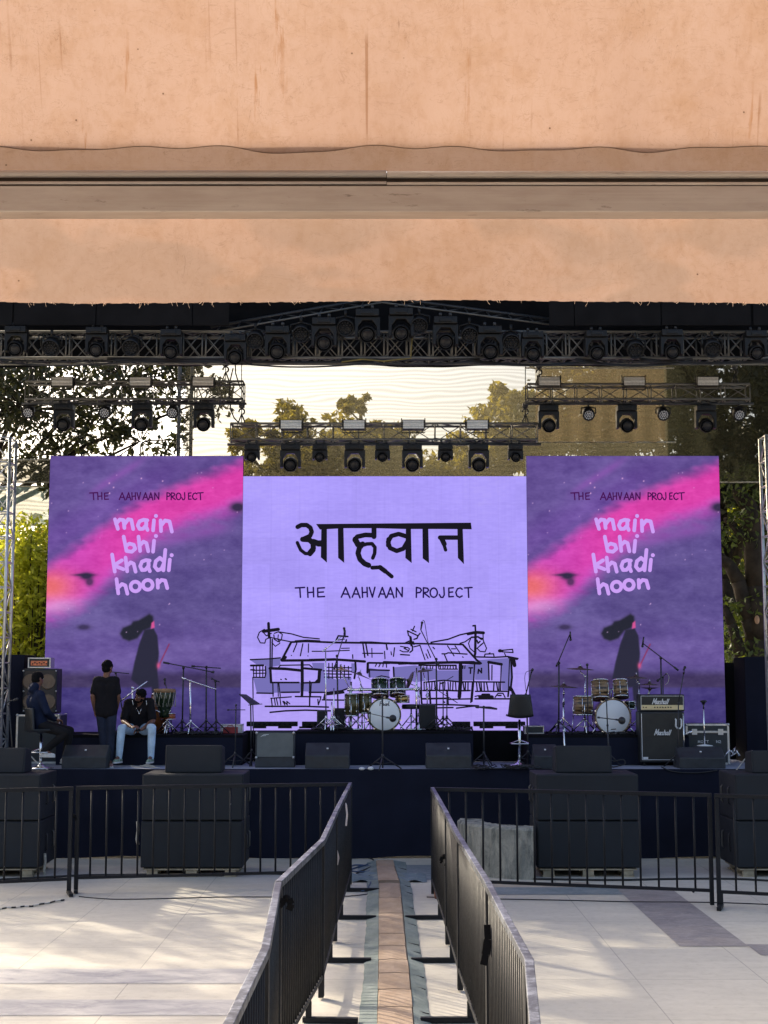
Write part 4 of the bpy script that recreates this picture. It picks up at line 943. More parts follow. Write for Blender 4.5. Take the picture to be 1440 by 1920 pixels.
for i in range(len(seams) - 1):
    y1, y0 = seams[i] - .012, seams[i + 1] + .012; k = rnd.uniform(-.007, .007); lift = .035 if i == 1 else 0
    m = MB(); nn = 6; vs = []
    for j in range(nn + 1):
        y = y0 + (y1 - y0) * j / nn; z = .048 + .012 * math.sin(math.pi * j / nn) * rnd.uniform(.2, 1) + (lift * (j == 0))
        vs += [(pl_(y), y, .03), (pl_(y) + .01 + k, y, z), ((pl_(y) + pr_(y)) / 2, y, z + .006), (pr_(y) - .01 + k, y, z), (pr_(y), y, .03)]
    m.add(vs, [(j * 5 + q, j * 5 + q + 1, j * 5 + q + 6, j * 5 + q + 5) for j in range(nn) for q in range(4)], False)
    m.add([vs[q] for q in range(5)] + [(v_[0], v_[1], .005) for v_ in (vs[4], vs[0])], [(0, 1, 2, 3, 4, 5, 6)])
    part(cr, 'plywood_board', m, M['ply'], 0, True)
for nm, fa, fb in (('l', cl_, pl_), ('r', pr_, cr_)):
    def f(u, v, fa=fa, fb=fb, left=(nm == 'l')):
        y = yN + (yF - yN) * v; x0, x1 = fa(y), fb(y); x = x0 + (x1 - x0) * u
        if (u == 0 and left) or (u == 1 and not left): x += .006 * math.sin(y * 2.3) + .003 * math.sin(y * 13)
        h = u if left else 1 - u
        return (x, y, .008 + .036 * h + .004 * math.sin(y * 11 + u * 3) * (1 if 0 < u < 1 else .3))
    part(cr, 'carpet_edge', MB().grid(f, 5, 160), M['mat_green'], 0, True)
for i in range(13):
    y = yN + 3 + (yF - yN - 3.6) * (i + rnd.uniform(.2, .8)) / 13; x0 = cr_(y) - .13
    part(cr, 'carpet_tear', MB().path([(x0, y + .04, .034), (x0 + .07, y, .026), (x0 + .12, y - .03 + rnd.uniform(-.02, .02), .018)], .005, 4), M['rubber'], 0, True)
# crumpled dark sheet and cables where the ramp meets the stage
m = MB()
m.grid(lambda u, v: (G(640, 1650).x + (u * 1.22), G(720, 1655).y + v * .78, .012 + .03 * abs(math.sin(u * 9 + v * 5) * math.sin(v * 7 + u * 3)) + .012 * math.sin(u * 31 + v * 17)), 40, 24)
solo('floor_sheet', 'crumpled blue grey sheet on the ground at the foot of the stage', 'sheet', m, ramp_mat('blue_grey_sheet', (.10, .135, .16), (.17, .21, .24), (.30, .31, .31), 4))
def ground_cable(label, pts, mat, r=.012, z=.016, group=None, name='floor_cable'):
    g = [G(x, y) + Vector((0, 0, z)) for x, y in pts]; out = []
    for i in range(len(g) - 1):
        for k in range(6):
            u = k / 6; p0, p1, p2, p3 = g[max(i - 1, 0)], g[i], g[i + 1], g[min(i + 2, len(g) - 1)]
            out.append(.5 * ((2 * p1) + (p2 - p0) * u + (2 * p0 - 5 * p1 + 4 * p2 - p3) * u * u + (3 * p1 - p0 - 3 * p2 + p3) * u ** 3))
    out.append(g[-1]); return solo(name, label, 'cable', MB().path(out, r, 6), mat, group)
ground_cable('thin cable crossing the pale floor left of the aisle', [(148, 1682), (210, 1687), (300, 1686), (420, 1683), (520, 1683), (640, 1682), (700, 1676)], M['cable'], .007, .008)
ground_cable('thin cable crossing the pale floor right of the aisle', [(800, 1683), (900, 1686), (1060, 1689), (1180, 1692), (1330, 1693), (1470, 1698)], M['cable'], .007, .008)
ground_cable('thick dark cable lying behind the left barriers', [(-20, 1652), (80, 1647), (160, 1643), (250, 1642), (480, 1640), (560, 1640), (650, 1634)], M['cable'], .016)
ground_cable('thick dark cable lying behind the right barriers', [(1000, 1650), (1150, 1652), (1260, 1650), (1380, 1650), (1480, 1656)], M['cable'], .016)
ground_cable('blue cable coiled at the far end of the aisle', [(640, 1640), (670, 1628), (700, 1622), (690, 1636), (655, 1634), (665, 1624), (700, 1630), (690, 1668), (676, 1672), (705, 1670)], M['blue_cable'], .011)
ground_cable('black cable looping up to the stage beside the ramp', [(655, 1612), (675, 1606), (697, 1612), (704, 1622), (690, 1630), (668, 1640), (690, 1645), (700, 1638)], M['cable'], .010)
m = MB(); pts = [(-30, 1710), (0, 1706), (30, 1703), (60, 1701), (90, 1695), (120, 1689)]
for (x0, y0), (x1, y1) in zip(pts[:-1], pts[1:]):
    a, b = G(x0, y0), G(x1, y1); m.path([a + Vector((0, 0, .012)), a.lerp(b, .5) + Vector((0, 0, .018)), b + Vector((0, 0, .012))], .011, 6)
t = NT('striped_rope'); wv = t.n('TexWave'); wv.inputs['Scale'].default_value = 3.2; wv.bands_direction = 'X'; t.l(t.coord(), wv.inputs['Vector'])
solo('striped_rope', 'black and white striped rope on the ground at lower left', 'rope', m, t.done(t.bsdf(t.ramp(wv.outputs['Fac'], [(.45, (.03, .03, .03)), (.55, (.55, .53, .48))]), .9)))
bk = MB(); p = G(815, 1685); bk.bb(p.x - .0, p.x + .085, p.y - .05, p.y + .20, .004, .26)
solo('brick_block', 'reddish block standing behind the right aisle barrier foot', 'block', bk, pm('red_brick', (.24, .10, .065), .9, 0, .3, 14), bevel=.008)
bk = MB(); p = G(1300, 1674); bk.sph((p.x, p.y, .02), (.02, .03, .018), 8, 6)
solo('small_pebble', 'small dark pebble on the pale floor at right', 'pebble', bk, M['rubber'])

# curved stone block
m = MB(); c = Vector((2.28, G(930, 1650).y + 1.15, 0)); zs = P(940, 1551, c.y - 1.0).z
n = 40
for r0, r1 in ((1.16, .80),):
    vs = []
    for i in range(n + 1):
        a_ = R(165) + R(100) * i / n
        for r_, z_ in ((r0, .0), (r0, zs - .03), (r0 - .03, zs), (r1, zs), (r1, 0)):
            j = rnd.uniform(-.008, .008); vs.append((c.x + (r_ + j) * math.cos(a_), c.y + (r_ + j) * math.sin(a_), z_ + (j if z_ else 0)))
    m.add(vs, [(i * 5 + k, i * 5 + k + 1, i * 5 + k + 6, i * 5 + k + 5) for i in range(n) for k in range(4)], False)
    m.add(vs, [(0, 1, 2, 3, 4), tuple(n * 5 + k for k in (4, 3, 2, 1, 0))])
t = NT('weathered_stone'); v = t.coord((2.2, 2.2, .9)); f = t.noise(v, 2.6, 7, .72, .6); g = t.noise(t.coord(), 30, 4, .7)
q = t.ramp(f, [(.32, (.08, .085, .072)), (.46, (.24, .24, .205)), (.64, (.42, .40, .33))]); q = t.mix(t.ramp(g, [(.55, 0.0), (.75, .5)]), q, (.14, .14, .12))
solo('stone_planter', 'curved weathered stone block between the aisle and right speaker stack', 'stone block', m, t.done(t.bsdf(q, .9, 0, .2, g, .5, .02)))

# ------------------------------------------------------------------ speaker stacks on pallets
def pallet(label, x0, x1, y0, y1, h=.12):
    t = thing('wooden_pallet', label, 'pallet', ((x0 + x1) / 2, (y0 + y1) / 2, 0), 'pallets under the speaker stacks')
    m = MB(); w_ = (x1 - x0)
    for k in range(7):
        yy = y0 + (y1 - y0) * k / 7; m.bb(x0, x1, yy, yy + (y1 - y0) / 7 - .03, h - .022, h - rnd.uniform(.0, .004))
    part(t, 'deck_board', m, M['pale_wood'], 0, True)
    m = MB()
    for fx in (.04, .5, .96):
        for fy in (.02, .45, .90):
            xx = x0 + (w_ - .16) * fx; yy = y0 + (y1 - y0 - .1) * fy; m.bb(xx, xx + .16, yy, yy + .1, .022, h - .023)
    part(t, 'spacer_block', m, M['pale_wood'], .004, True)
    m = MB()
    for fx in (.04, .5, .96):
        xx = x0 + (w_ - .16) * fx; m.bb(xx - .01, xx + .17, y0, y1, .001, .021)
    part(t, 'bottom_board', m, M['pale_wood'], 0, True)
def subwoofer(label, x0, x1, y0, y1, z0, z1, hs=()):
    t = thing('subwoofer', label, 'speaker', ((x0 + x1) / 2, (y0 + y1) / 2, z0), 'black subwoofers stacked in pairs')
    part(t, 'cabinet', MB().bb(x0, x1, y0 + .02, y1, z0, z1), M['sub_cover'], .018, True)
    part(t, 'front_grille', MB().bb(x0 + .018, x1 - .018, y0, y0 + .018, z0 + .015, z1 - .015), M['sub_cover'], .006, True)
    for s, x in ((-1, x0), (1, x1)):
        for yy in (.35, .75):
            m = MB(); y_ = y0 + (y1 - y0) * yy; zc3 = (z0 + z1) / 2
            m.path([(x, y_, zc3 - .13), (x + s * .028, y_, zc3 - .10), (x + s * .028, y_, zc3 + .10), (x, y_, zc3 + .13)], .012, 6)
            part(t, 'handle', m, M['dull_alu' if yy > .5 else 'black_metal'], 0, True)
    return t
YP = G(720, 1645).y
H1, HT = .13, P(720, 1452, YP).z; HM = (H1 + HT) / 2
stacks = [('leftmost', -6.55, P(76, 1500, YP).x), ('left', P(265, 1500, YP).x, P(456, 1500, YP).x), ('right', P(1006, 1500, YP).x, P(1199, 1500, YP).x), ('rightmost', P(1379, 1500, YP).x, P(1579, 1500, YP).x)]
names = {'leftmost': 'at the left edge', 'left': 'between left posts of the barrier', 'right': 'behind the right barrier beside the stone block', 'rightmost': 'at the right edge'}
for nm, x0, x1 in stacks:
    pallet('wooden pallet under the speaker stack ' + names[nm], x0 + .04, x1 - .05, YP + .02, YP + .95)
    subwoofer('lower black subwoofer of the stack ' + names[nm], x0, x1, YP, YP + 1.05, H1, HM - .004)
    subwoofer('upper black subwoofer of the stack ' + names[nm], x0 + .004, x1 - .006, YP + .006, YP + 1.04, HM + .004, HT)
for lab, px, py, x in (('pale worn strap hanging on the side of the left speaker stack', 258, 1540, 0), ('pale worn strap low on the side of the leftmost stack', 84, 1600, 0), ('pale worn strap low on the side of the right stack', 997, 1605, 0)):
    p = P(px, py, YP + .25); m = MB(); m.path([p, p + Vector((.012, -.01, -.12)), p + Vector((-.006, 0, -.26)), p + Vector((.015, 0, -.34))], .024, 6)
    solo('hanging_strap', lab, 'strap', m, M['rope'])

# ------------------------------------------------------------------ wedge monitors
def wedge(label, x0, x1, y0, z0, h=.40, dep=.5, group='stage monitors along the stage front'):
    t = thing('wedge_monitor', label, 'monitor', ((x0 + x1) / 2, y0, z0), group)
    prof = [(y0, z0), (y0, z0 + h * .52), (y0 + .25, z0 + h), (y0 + .29, z0 + h), (y0 + dep, z0 + h * .25), (y0 + dep, z0)]
    part(t, 'cabinet', MB().prism(prof, x0, x1, 'yz'), M['dark_plastic'], .012, True)
    a, b = Vector((0, y0 + .29, z0 + h)), Vector((0, y0 + dep, z0 + h * .25)); nn = Vector((0, .75 * h, dep - .29)).normalized() * .008
    m = MB(); m.prism([(a.y + nn.y + .01, a.z + nn.z - .02), (b.y + nn.y - .01, b.z + nn.z + .02), (b.y - .01, b.z + .01), (a.y + .01, a.z - .03)], x0 + .03, x1 - .03, 'yz')
    part(t, 'grille', m, M['grille'], 0, True)
    c = Vector(((x0 + x1) / 2, y0 + .125, z0 + h * .76)); part(t, 'badge', MB().box(c + Vector((0, -.006, .012)), (.03, .012, .025), Matrix.Rotation(R(-52), 3, 'X')), M['white_paint'], 0, True)
    return t
def front_fill(label, x0, x1, y0, z0, h=.40):
    t = thing('front_fill_speaker', label, 'speaker', ((x0 + x1) / 2, y0, z0), 'speakers facing the crowd on the stage front')
    prof = [(y0, z0), (y0 + .06, z0 + h), (y0 + .40, z0 + h * .9), (y0 + .46, z0)]
    part(t, 'cabinet', MB().prism(prof, x0, x1, 'yz'), M['sub_cover'], .02, True)
    part(t, 'grille', MB().prism([(y0 - .008, z0 + .015), (y0 + .052, z0 + h - .015), (y0 + .06, z0 + h - .015), (y0 + .003, z0 + .015)], x0 + .03, x1 - .03, 'yz'), M['grille'], 0, True)
    return t
YW = YS + .08
def wx(fn, label, x0, x1, y, z, yt):
    a, b = P(x0, 1440, y), P(x1, 1440, y); return fn(label, a.x, b.x, y, z, P(720, yt, y + .05).z - z)
wx(wedge, 'wedge monitor in front of the standing man', 115, 199, YW, ZS, 1398)
wx(wedge, 'wedge monitor left of the middle mic stand', 572, 655, YW, ZS, 1394)
wx(wedge, 'wedge monitor right of the middle mic stand', 799, 884, YW, ZS, 1394)
wx(wedge, 'wedge monitor partly hidden behind the flat speaker at right', 1002, 1046, YW + .1, ZS, 1397)
wx(wedge, 'wedge monitor in front of the big flight case', 1274, 1361, YW, ZS, 1402)
wx(front_fill, 'flat faced speaker on the left speaker stack', 309, 416, YP + .35, HT, 1397)
wx(front_fill, 'flat faced speaker on the right speaker stack', 1042, 1148, YP + .35, HT, 1398)
wx(front_fill, 'flat faced speaker on the leftmost stack', -55, 46, YP + .25, HT, 1402)
wx(front_fill, 'flat faced speaker on the rightmost stack', 1410, 1515, YP + .25, HT, 1407)
# ------------------------------------------------------------------ stands
def tripod(m, c, r=.24, h=.22, rr=.011, a0=0.5):
    for k in range(3):
        a = a0 + k * 2.094; m.tube(c + Vector((0, 0, h)), c + Vector((r * math.cos(a), r * math.sin(a), .015)), rr, n=6)
        m.tube(c + Vector((0, 0, h * .45)), c + Vector((r * .5 * math.cos(a), r * .5 * math.sin(a), h * .52)), rr * .6, n=5)
    m.lathe([(rr * 1.8, h - .03), (rr * 2.2, h), (rr * 1.6, h + .03)], c, n=8)
def mic_stand(label, Y, zf, base, pole, boom=None, mic=None, kind='tripod', mat='black_metal', group='microphone stands on the stage', r=.011, name='microphone_stand', cat='mic stand', a0=.5, fat=False, rt=.24):
    b = P(base, 1400, Y); b.z = zf
    t = thing(name, label, cat, b, group)
    pts = [P(x, y, Y) for x, y in pole]
    m = MB()
    if kind == 'tripod': tripod(m, b, a0=a0, r=rt)
    elif kind == 'round': m.lathe([(.13, .002), (.13, .012), (.05, .024), (.02, .03)], b, n=20)
    part(t, 'base', m, M['white_paint' if kind == 'round' and mat == 'chrome' else mat], 0, True)
    m = MB(); q = [b + Vector((0, 0, .03))] + pts
    for i in range(len(q) - 1): m.tube(q[i], q[i + 1], r * (1.25 if i == 0 else 1))
    for p in q[1:-1] or []: m.sph(p, r * 2, 8, 6)
    part(t, 'pole', m, M[mat], 0, True)
    if boom:
        m = MB(); bp = [P(x, y, Y - .03) for x, y in boom]
        for i in range(len(bp) - 1): m.tube(bp[i], bp[i + 1], r * .85)
        m.sph(pts[-1], r * 2.4, 8, 6); m.tube(bp[0], bp[0].lerp(bp[1], .12), r * 1.6)
        part(t, 'boom', m, M[mat], 0, True)
    if mic:
        (x0, y0), (x1, y1) = mic; a, c = P(x0, y0, Y - .03), P(x1, y1, Y - .03); d = (c - a)
        m = MB(); 
        if fat: m.sph(c, .062, 16, 10); m.tube(a, c, .014, .02)
        else: m.tube(a, a + d * .7, .012, .017); m.sph(a + d * .8, .024, 10, 8)
        part(t, 'microphone', m, M['black_metal'], 0, True)
    return t
def cable_px(label, Y, pts, mat='cable', r=.006, name='microphone_cable', cat='cable'):
    g = [P(x, y, Y) for x, y in pts]; out = []
    for i in range(len(g) - 1):
        for k in range(5):
            u = k / 5; p0, p1, p2, p3 = g[max(i - 1, 0)], g[i], g[i + 1], g[min(i + 2, len(g) - 1)]
            out.append(.5 * ((2 * p1) + (p2 - p0) * u + (2 * p0 - 5 * p1 + 4 * p2 - p3) * u * u + (3 * p1 - p0 - 3 * p2 + p3) * u ** 3))
    out.append(g[-1]); solo(name, label, cat, MB().path(out, r, 5), M[mat])

def drum(name, label, x0, x1, y0, y1, Y, shell, top, bottom='brown_head', legs=0, zf=None, tilt=0.0, group=None, lugs=6, legmat='chrome'):
    a, b = P(x0, y1, Y), P(x1, y0, Y); rd = (b.x - a.x) / 2; hh = b.z - a.z
    c = Vector(((a.x + b.x) / 2, Y + rd * .0, (a.z + b.z) / 2))
    t = thing(name, label, 'drum', c, group)
    ax = Vector((0, -math.sin(tilt), math.cos(tilt)))
    part(t, 'shell', MB().lathe([(rd * .96, -hh / 2 + .012), (rd * .96, hh / 2 - .012)], (0, 0, 0), ax, 32), M[shell])
    for z in (-hh / 2, hh / 2 - .022): part(t, 'hoop', MB().lathe([(rd * .97, z), (rd * 1.03, z), (rd * 1.03, z + .022), (rd * .97, z + .022)], (0, 0, 0), ax, 32, ring=True), M['chrome'])
    part(t, 'drumhead', MB().lathe([(rd * .97, hh / 2 - .006), (0, hh / 2 - .005)], (0, 0, 0), ax, 32), M[top])
    part(t, 'bottom_head', MB().lathe([(rd * .97, -hh / 2 + .006), (0, -hh / 2 + .004)], (0, 0, 0), ax, 32), M[bottom])
    u = Vector((1, 0, 0)); v = ax.cross(u); m = MB()
    for k in range(lugs):
        an = 2 * math.pi * (k + .3) / lugs; d = u * math.cos(an) + v * math.sin(an)
        m.tube(d * rd * 1.02 + ax * (-hh / 2 + .01), d * rd * 1.02 + ax * (hh / 2 - .01), .005, n=5)
        for z in (-hh * .28, hh * .28): m.tube(d * rd * .98 + ax * (z - .018), d * rd * .98 + ax * (z + .018), .011, n=6)
    part(t, 'lug', m, M['chrome'])
    for k in range(legs):
        an = .5 + 2.094 * k - (.0); d = Vector((math.cos(an), math.sin(an), 0))
        part(t, 'leg', MB().tube(d * rd * 1.05 + Vector((0, 0, hh * .1)), d * rd * 1.05 + Vector((0, 0, -hh / 2 - .05)), .008).tube(d * rd * 1.05 + Vector((0, 0, -hh / 2 - .05)), d * rd * 1.22 + Vector((0, 0, zf - c.z + .01)), .008), M[legmat])
    return t
def bass_drum(label, cx, cy, rpx, Y, zf, shell, text=None, head='white_head', depth=.42):
    c = P(cx, cy, Y); rd = rpx * (P(cx + 1, cy, Y).x - c.x)
    t = thing('bass_drum', label, 'drum', c, 'bass drums')
    ax = Vector((0, 1, 0))
    part(t, 'shell', MB().lathe([(rd * 1.0, .03), (rd * 1.0, depth)], (0, 0, 0), ax, 48), M[shell])
    part(t, 'hoop', MB().lathe([(rd * .97, -.012), (rd * 1.06, -.012), (rd * 1.06, .03), (rd * .97, .03)], (0, 0, 0), ax, 48, ring=True), M[shell])
    part(t, 'drumhead', MB().lathe([(rd * .985, -.004), (rd * .94, -.010), (0, -.010)], (0, 0, 0), ax, 48), M[head])
    m = MB()
    for k in range(10):
        an = 2 * math.pi * (k + .5) / 10; d = Vector((math.cos(an), 0, math.sin(an)))
        m.tube(d * rd * 1.08 + Vector((0, -.015, 0)), d * rd * 1.08 + Vector((0, .18, 0)), .007, n=6); m.box(d * rd * 1.07 + Vector((0, -.01, 0)), (.03, .02, .03))
    part(t, 'tension_rod', m, M['chrome'])
    for s in (-1, 1):
        part(t, 'spur', MB().tube((s * rd * .85, .08, -rd * .4), (s * rd * 1.22, -.02, zf - c.z + .012), .012), M['chrome'])
    if text:
        m = MB(); f = lambda x, y, l: (x, -.0115 - l, y)
        text(m, rd, f); part(t, 'maker_name', m, M['blackpaint'])
    return t
def script_low(m, f, word, x, y, h, w, wd, slant=.25, gap=1.15):
    for ch in word:
        for pl in LOW.get(ch) or CAPS[ch]:
            hh = h * (1.7 if ch in 'hldkbM' else 1.0) * (1.15 if ch == 'M' else 1); ww = w * (1.7 if ch in 'M' else 1)
            m.stroke([(x + a * ww + b * hh * slant, y + b * hh) for a, b in pl], wd, f, 0)
        x += w * (1.95 if ch == 'M' else gap) * (.62 if ch in 'lir' else 1)
    return x
def cymbal(t, c, rd, tilt=(0, 0), mat='bronze'):
    ax = (Matrix.Rotation(tilt[0], 3, 'X') @ Matrix.Rotation(tilt[1], 3, 'Y')) @ Vector((0, 0, 1))
    part(t, 'cymbal', MB().lathe([(rd, 0), (rd * .6, .014), (rd * .2, .024), (rd * .17, .042), (rd * .08, .055), (.012, .058)], c, ax, 36), M[mat], 0, True)
    m = MB(); m.tube(c - ax * .05, c + ax * .10, .006, n=6); m.lathe([(.014, .06), (.014, .075)], c, ax, 8); part(t, 'wing_nut', m, M['chrome'], 0, True)
def cymbal_stand(label, Y, zf, x, ytop, cx, cy, rpx, tilt=(0, 0), mat='bronze', second=None, boomx=None, group='cymbal stands'):
    b = P(x, 1400, Y); b.z = zf
    t = thing('cymbal_stand', label, 'cymbal stand', b, group)
    m = MB(); tripod(m, b, .26, .26, .012); part(t, 'base', m, M['chrome'], 0, True)
    tp = P(x, ytop, Y); m = MB(); m.tube(b + Vector((0, 0, .03)), b.lerp(tp, .55), .013); m.tube(b.lerp(tp, .5), tp, .010)
    for f in (.55, .8, 1.0): m.lathe([(.02, -.02), (.022, 0), (.02, .02)], b.lerp(tp, f), n=10)
    part(t, 'pole', m, M['chrome'], 0, True)
    c = P(cx, cy, Y); m = MB(); m.tube(tp, c - Vector((0, 0, .04)), .009); part(t, 'arm', m, M['chrome'], 0, True)
    rd = rpx * (P(cx + 1, cy, Y).x - c.x); cymbal(t, c, rd, tilt, mat)
    if second: cymbal(t, c - Vector((0, 0, .05)), rd, (math.pi + tilt[0], 0), mat)
    return t

# ------------------------------------------------------------------ centre drum kit (olive)
YK, ZK = 24.62, ZR
def pearl(m, rd, f): script_low(m, f, 'PeaRl'.replace('e', 'o').lower() if False else 'oaRl', -rd * .22, rd * .60, rd * .11, rd * .10, .012)
def pearl(m, rd, f):
    x = -rd * .28; h = rd * .24; y = rd * .56
    m.stroke([(x, y), (x + .03 * rd, y + h), (x + .15 * rd, y + h * .95), (x + .14 * rd, y + h * .55), (x + .03 * rd, y + h * .5)], .012, f)
    x += .17 * rd; m.stroke([(x, y + h * .28), (x + .1 * rd, y + h * .35), (x + .06 * rd, y + h * .5), (x, y + h * .3), (x + .05 * rd, y), (x + .12 * rd, y + h * .12)], .011, f)
    x += .14 * rd
    for pl in LOW['a']: m.stroke([(x + a * .1 * rd, y + b * h * .5) for a, b in pl], .011, f)
    x += .13 * rd
    for pl in LOW['r']: m.stroke([(x + a * .08 * rd, y + b * h * .5) for a, b in pl], .011, f)
    x += .09 * rd; m.stroke([(x + .05 * rd, y + h * 1.1), (x, y + h * .1), (x + .06 * rd, y)], .012, f)
bass_drum('white fronted olive bass drum on the central riser', 720.5, 1340, 30, YK, ZK, 'olive', pearl)
drum('floor_tom', 'outer olive floor tom left of the central bass drum', 646, 672, 1300, 1343, YK + .05, 'olive', 'white_head', legs=3, zf=ZK, group='olive floor toms')
drum('floor_tom', 'inner olive floor tom touching the central bass drum', 671, 697, 1299, 1338, YK + .15, 'olive', 'white_head', legs=3, zf=ZK, group='olive floor toms')
drum('rack_tom', 'left dark green tom above the central bass drum', 696, 729, 1274, 1307, YK + .22, 'green_lacquer', 'white_head', tilt=-.32, group='dark green rack toms')
drum('rack_tom', 'right dark green tom above the central bass drum', 730, 761, 1273, 1305, YK + .22, 'green_lacquer', 'white_head', tilt=-.32, group='dark green rack toms')
drum('snare_drum', 'small brassy snare drum right of the central bass drum', 741, 768, 1303, 1318, YK + .28, 'brass', 'white_head')
t = thing('drum_rack', 'chrome bar rack across the central drum kit', 'drum rack', P(718, 1370, YK - .02))
for x, y0 in ((658, 1278), (781, 1252)):
    b = P(x, 1400, YK); b.z = ZK; part(t, 'rack_post', MB().tube(b, P(x, y0, YK), .019), M['chrome'], 0, True)
    part(t, 'rack_foot', MB().tube(b + Vector((-.16, 0, .015)), b + Vector((.16, 0, .015)), .014), M['chrome'], 0, True)
part(t, 'cross_bar', MB().tube(P(651, 1293.5, YK), P(786, 1292, YK), .024), M['chrome'], 0, True)
m = MB()
for x in (658, 676, 712, 743, 781): m.lathe([(.034, -.03), (.036, 0), (.034, .03)], P(x, 1293, YK), (1, 0, 0), 10); m.tube(P(x, 1297, YK - .03), P(x, 1283, YK - .03), .009)
part(t, 'rack_clamp', m, M['chrome'], 0, True)
part(t, 'tom_arm', MB().tube(P(712, 1292, YK), P(712, 1290, YK + .2), .012).tube(P(745, 1292, YK), P(745, 1289, YK + .2), .012), M['chrome'], 0, True)
cymbal_stand('cymbal stand holding the tilted reddish cymbal over the floor toms', YK + .3, ZK, 679, 1290, 673, 1266, 27, (.0, .36))
cymbal_stand('cymbal stand with a steeply tipped dark cymbal at the right of the central kit', YK + .3, ZK, 786, 1290, 768, 1277, 19, (.5, -1.15))
cymbal_stand('cymbal stand with a thin pale cymbal behind the left mic stands', YK + .38, ZK, 655, 1290, 640, 1256, 17, (.05, .05), 'brass')
cymbal_stand('cymbal stand with small dark cymbal right of the central kit', YK + .35, ZK, 801, 1290, 794, 1258, 18, (.12, -.1))
t = thing('drum_stool', 'black stool behind the central bass drum', 'stool', P(775, 1366, YK + .35))
part(t, 'seat', MB().lathe([(.0, -.04), (.16, -.04), (.17, 0), (.16, .04), (0, .045)], P(771, 1325, YK + .35), n=20), M['black_leather'], 0, True)
m = MB(); b = P(771, 1400, YK + .35); b.z = ZK; tripod(m, b, .22, .25); m.tube(b, P(771, 1328, YK + .35), .014); part(t, 'leg', m, M['chrome'], 0, True)
def cab(label, x0, x1, y0, Y, zf, dep, name='drum_monitor', mat='grille', cat='speaker', group='dark speakers beside the central kit'):
    a, b = P(x0, 1360, Y), P(x1, y0, Y)
    t = thing(name, label, cat, ((a.x + b.x) / 2, Y, zf), group)
    part(t, 'cabinet', MB().bb(a.x, b.x, Y, Y + dep, zf, b.z), M['dark_plastic'], .015, True)
    part(t, 'grille', MB().bb(a.x + .02, b.x - .02, Y - .008, Y - .001, zf + .03, b.z - .02), M[mat], 0, True)
    return t
cab('narrow black speaker left of the central kit', 594, 613, 1332, YK + .2, ZK, .3)
cab('black speaker behind the left floor tom stands', 624, 648, 1328, YK + .3, ZK, .2)
cab('larger black speaker right of the central kit', 786, 817, 1321, YK + .1, ZK, .35)
K = YK - .1
mic_stand('pale thin boom stand at the left of the central kit', K, ZK, 611, [(610.5, 1216)], [(604, 1222), (640, 1194)], None, mat='chrome', r=.009)
mic_stand('black overhead mic stand left of the central kit', K + .06, ZK, 634, [(632, 1230)], [(626, 1256), (646, 1186)], ((646, 1188), (645, 1176)))
mic_stand('short chrome stand beside the narrow black speaker', K - .1, ZK, 622, [(622, 1316)], None, None, mat='chrome', r=.008)
mic_stand('second short chrome stand left of the olive floor toms', K - .14, ZK, 626.5, [(626, 1290)], None, None, mat='chrome', r=.008)
mic_stand('black overhead mic stand right of the central kit', K, ZK, 819, [(818, 1236)], [(824, 1250), (789, 1181)], ((789, 1181), (792, 1164)))
mic_stand('small black boom stand right of the central kit', K - .1, ZK, 831, [(831, 1280)], [(814, 1290), (858, 1318)], None, r=.008)
mic_stand('black stand at the far right of the central riser', K + .1, ZK, 838, [(838, 1300)], [(826, 1282), (850, 1268)], None, r=.008)
mic_stand('low black stand with round mic before the white bass drum', 24.35, ZR, 694, [(694, 1336)], [(690, 1337), (729, 1346)], ((724, 1345), (736.5, 1347)), fat=True, r=.007, kind='none')
cable_px('loop of cable over the right overhead mic stand', K - .05, [(792, 1163), (796, 1166), (800, 1190), (803, 1206)])
cable_px('loop of cable over the left overhead mic stand', K - .02, [(645, 1176), (648, 1184), (647, 1196)])
mic_stand('tall thin mic stand at the middle of the stage front', 23.0, ZS, 717.5, [(717, 1310)], None, ((717, 1316), (716.5, 1304)), a0=.35, r=.010, rt=.32)
m = MB(); p = P(695, 1437, 22.95); m.sph((p.x, p.y, ZS + .03), (.05, .05, .03), 12, 8); m.sph((p.x - .14, p.y, ZS + .025), (.05, .05, .025), 12, 8)
solo('small_bag', 'pale crumpled packet on the floor beside the middle mic stand', 'packet', m, M['white_paint'])

# LED bars in front of the screen
def led_bar(label, x0, x1):
    Y = 25.42; a, b = P(x0, 1362, Y), P(x1, 1353, Y)
    t = thing('led_bar', label, 'light bar', ((a.x + b.x) / 2, Y, ZR), 'light bars along the foot of the lilac screen')
    part(t, 'housing', MB().bb(a.x, b.x, Y, Y + .09, a.z, b.z), M['lamp_black'], .008, True)
    m = MB(); n = max(3, int((b.x - a.x) / .085))
    for k in range(n): m.lathe([(.024, 0), (.018, -.006), (0, -.008)], (a.x + (b.x - a.x) * (k + .5) / n, Y - .001, (a.z + b.z) / 2 + .008), (0, 1, 0), 8)
    part(t, 'lens_row', m, M['led_dot' if False else 'glass'], 0, True)
    m = MB()
    for f in (.25, .75): m.bb(a.x + (b.x - a.x) * f - .12, a.x + (b.x - a.x) * f + .12, Y + .01, Y + .08, ZR + .001, a.z - .001)
    part(t, 'foot_bracket', m, M['lamp_black'], 0, True)
led_bar('long black light bar at the left foot of the lilac screen', 462, 558); led_bar('short piece of black light bar beside the left kit speakers', 566, 596)
led_bar('short black light bar right of the central kit', 848, 882); led_bar('long black light bar at the right foot of the lilac screen', 888, 985)

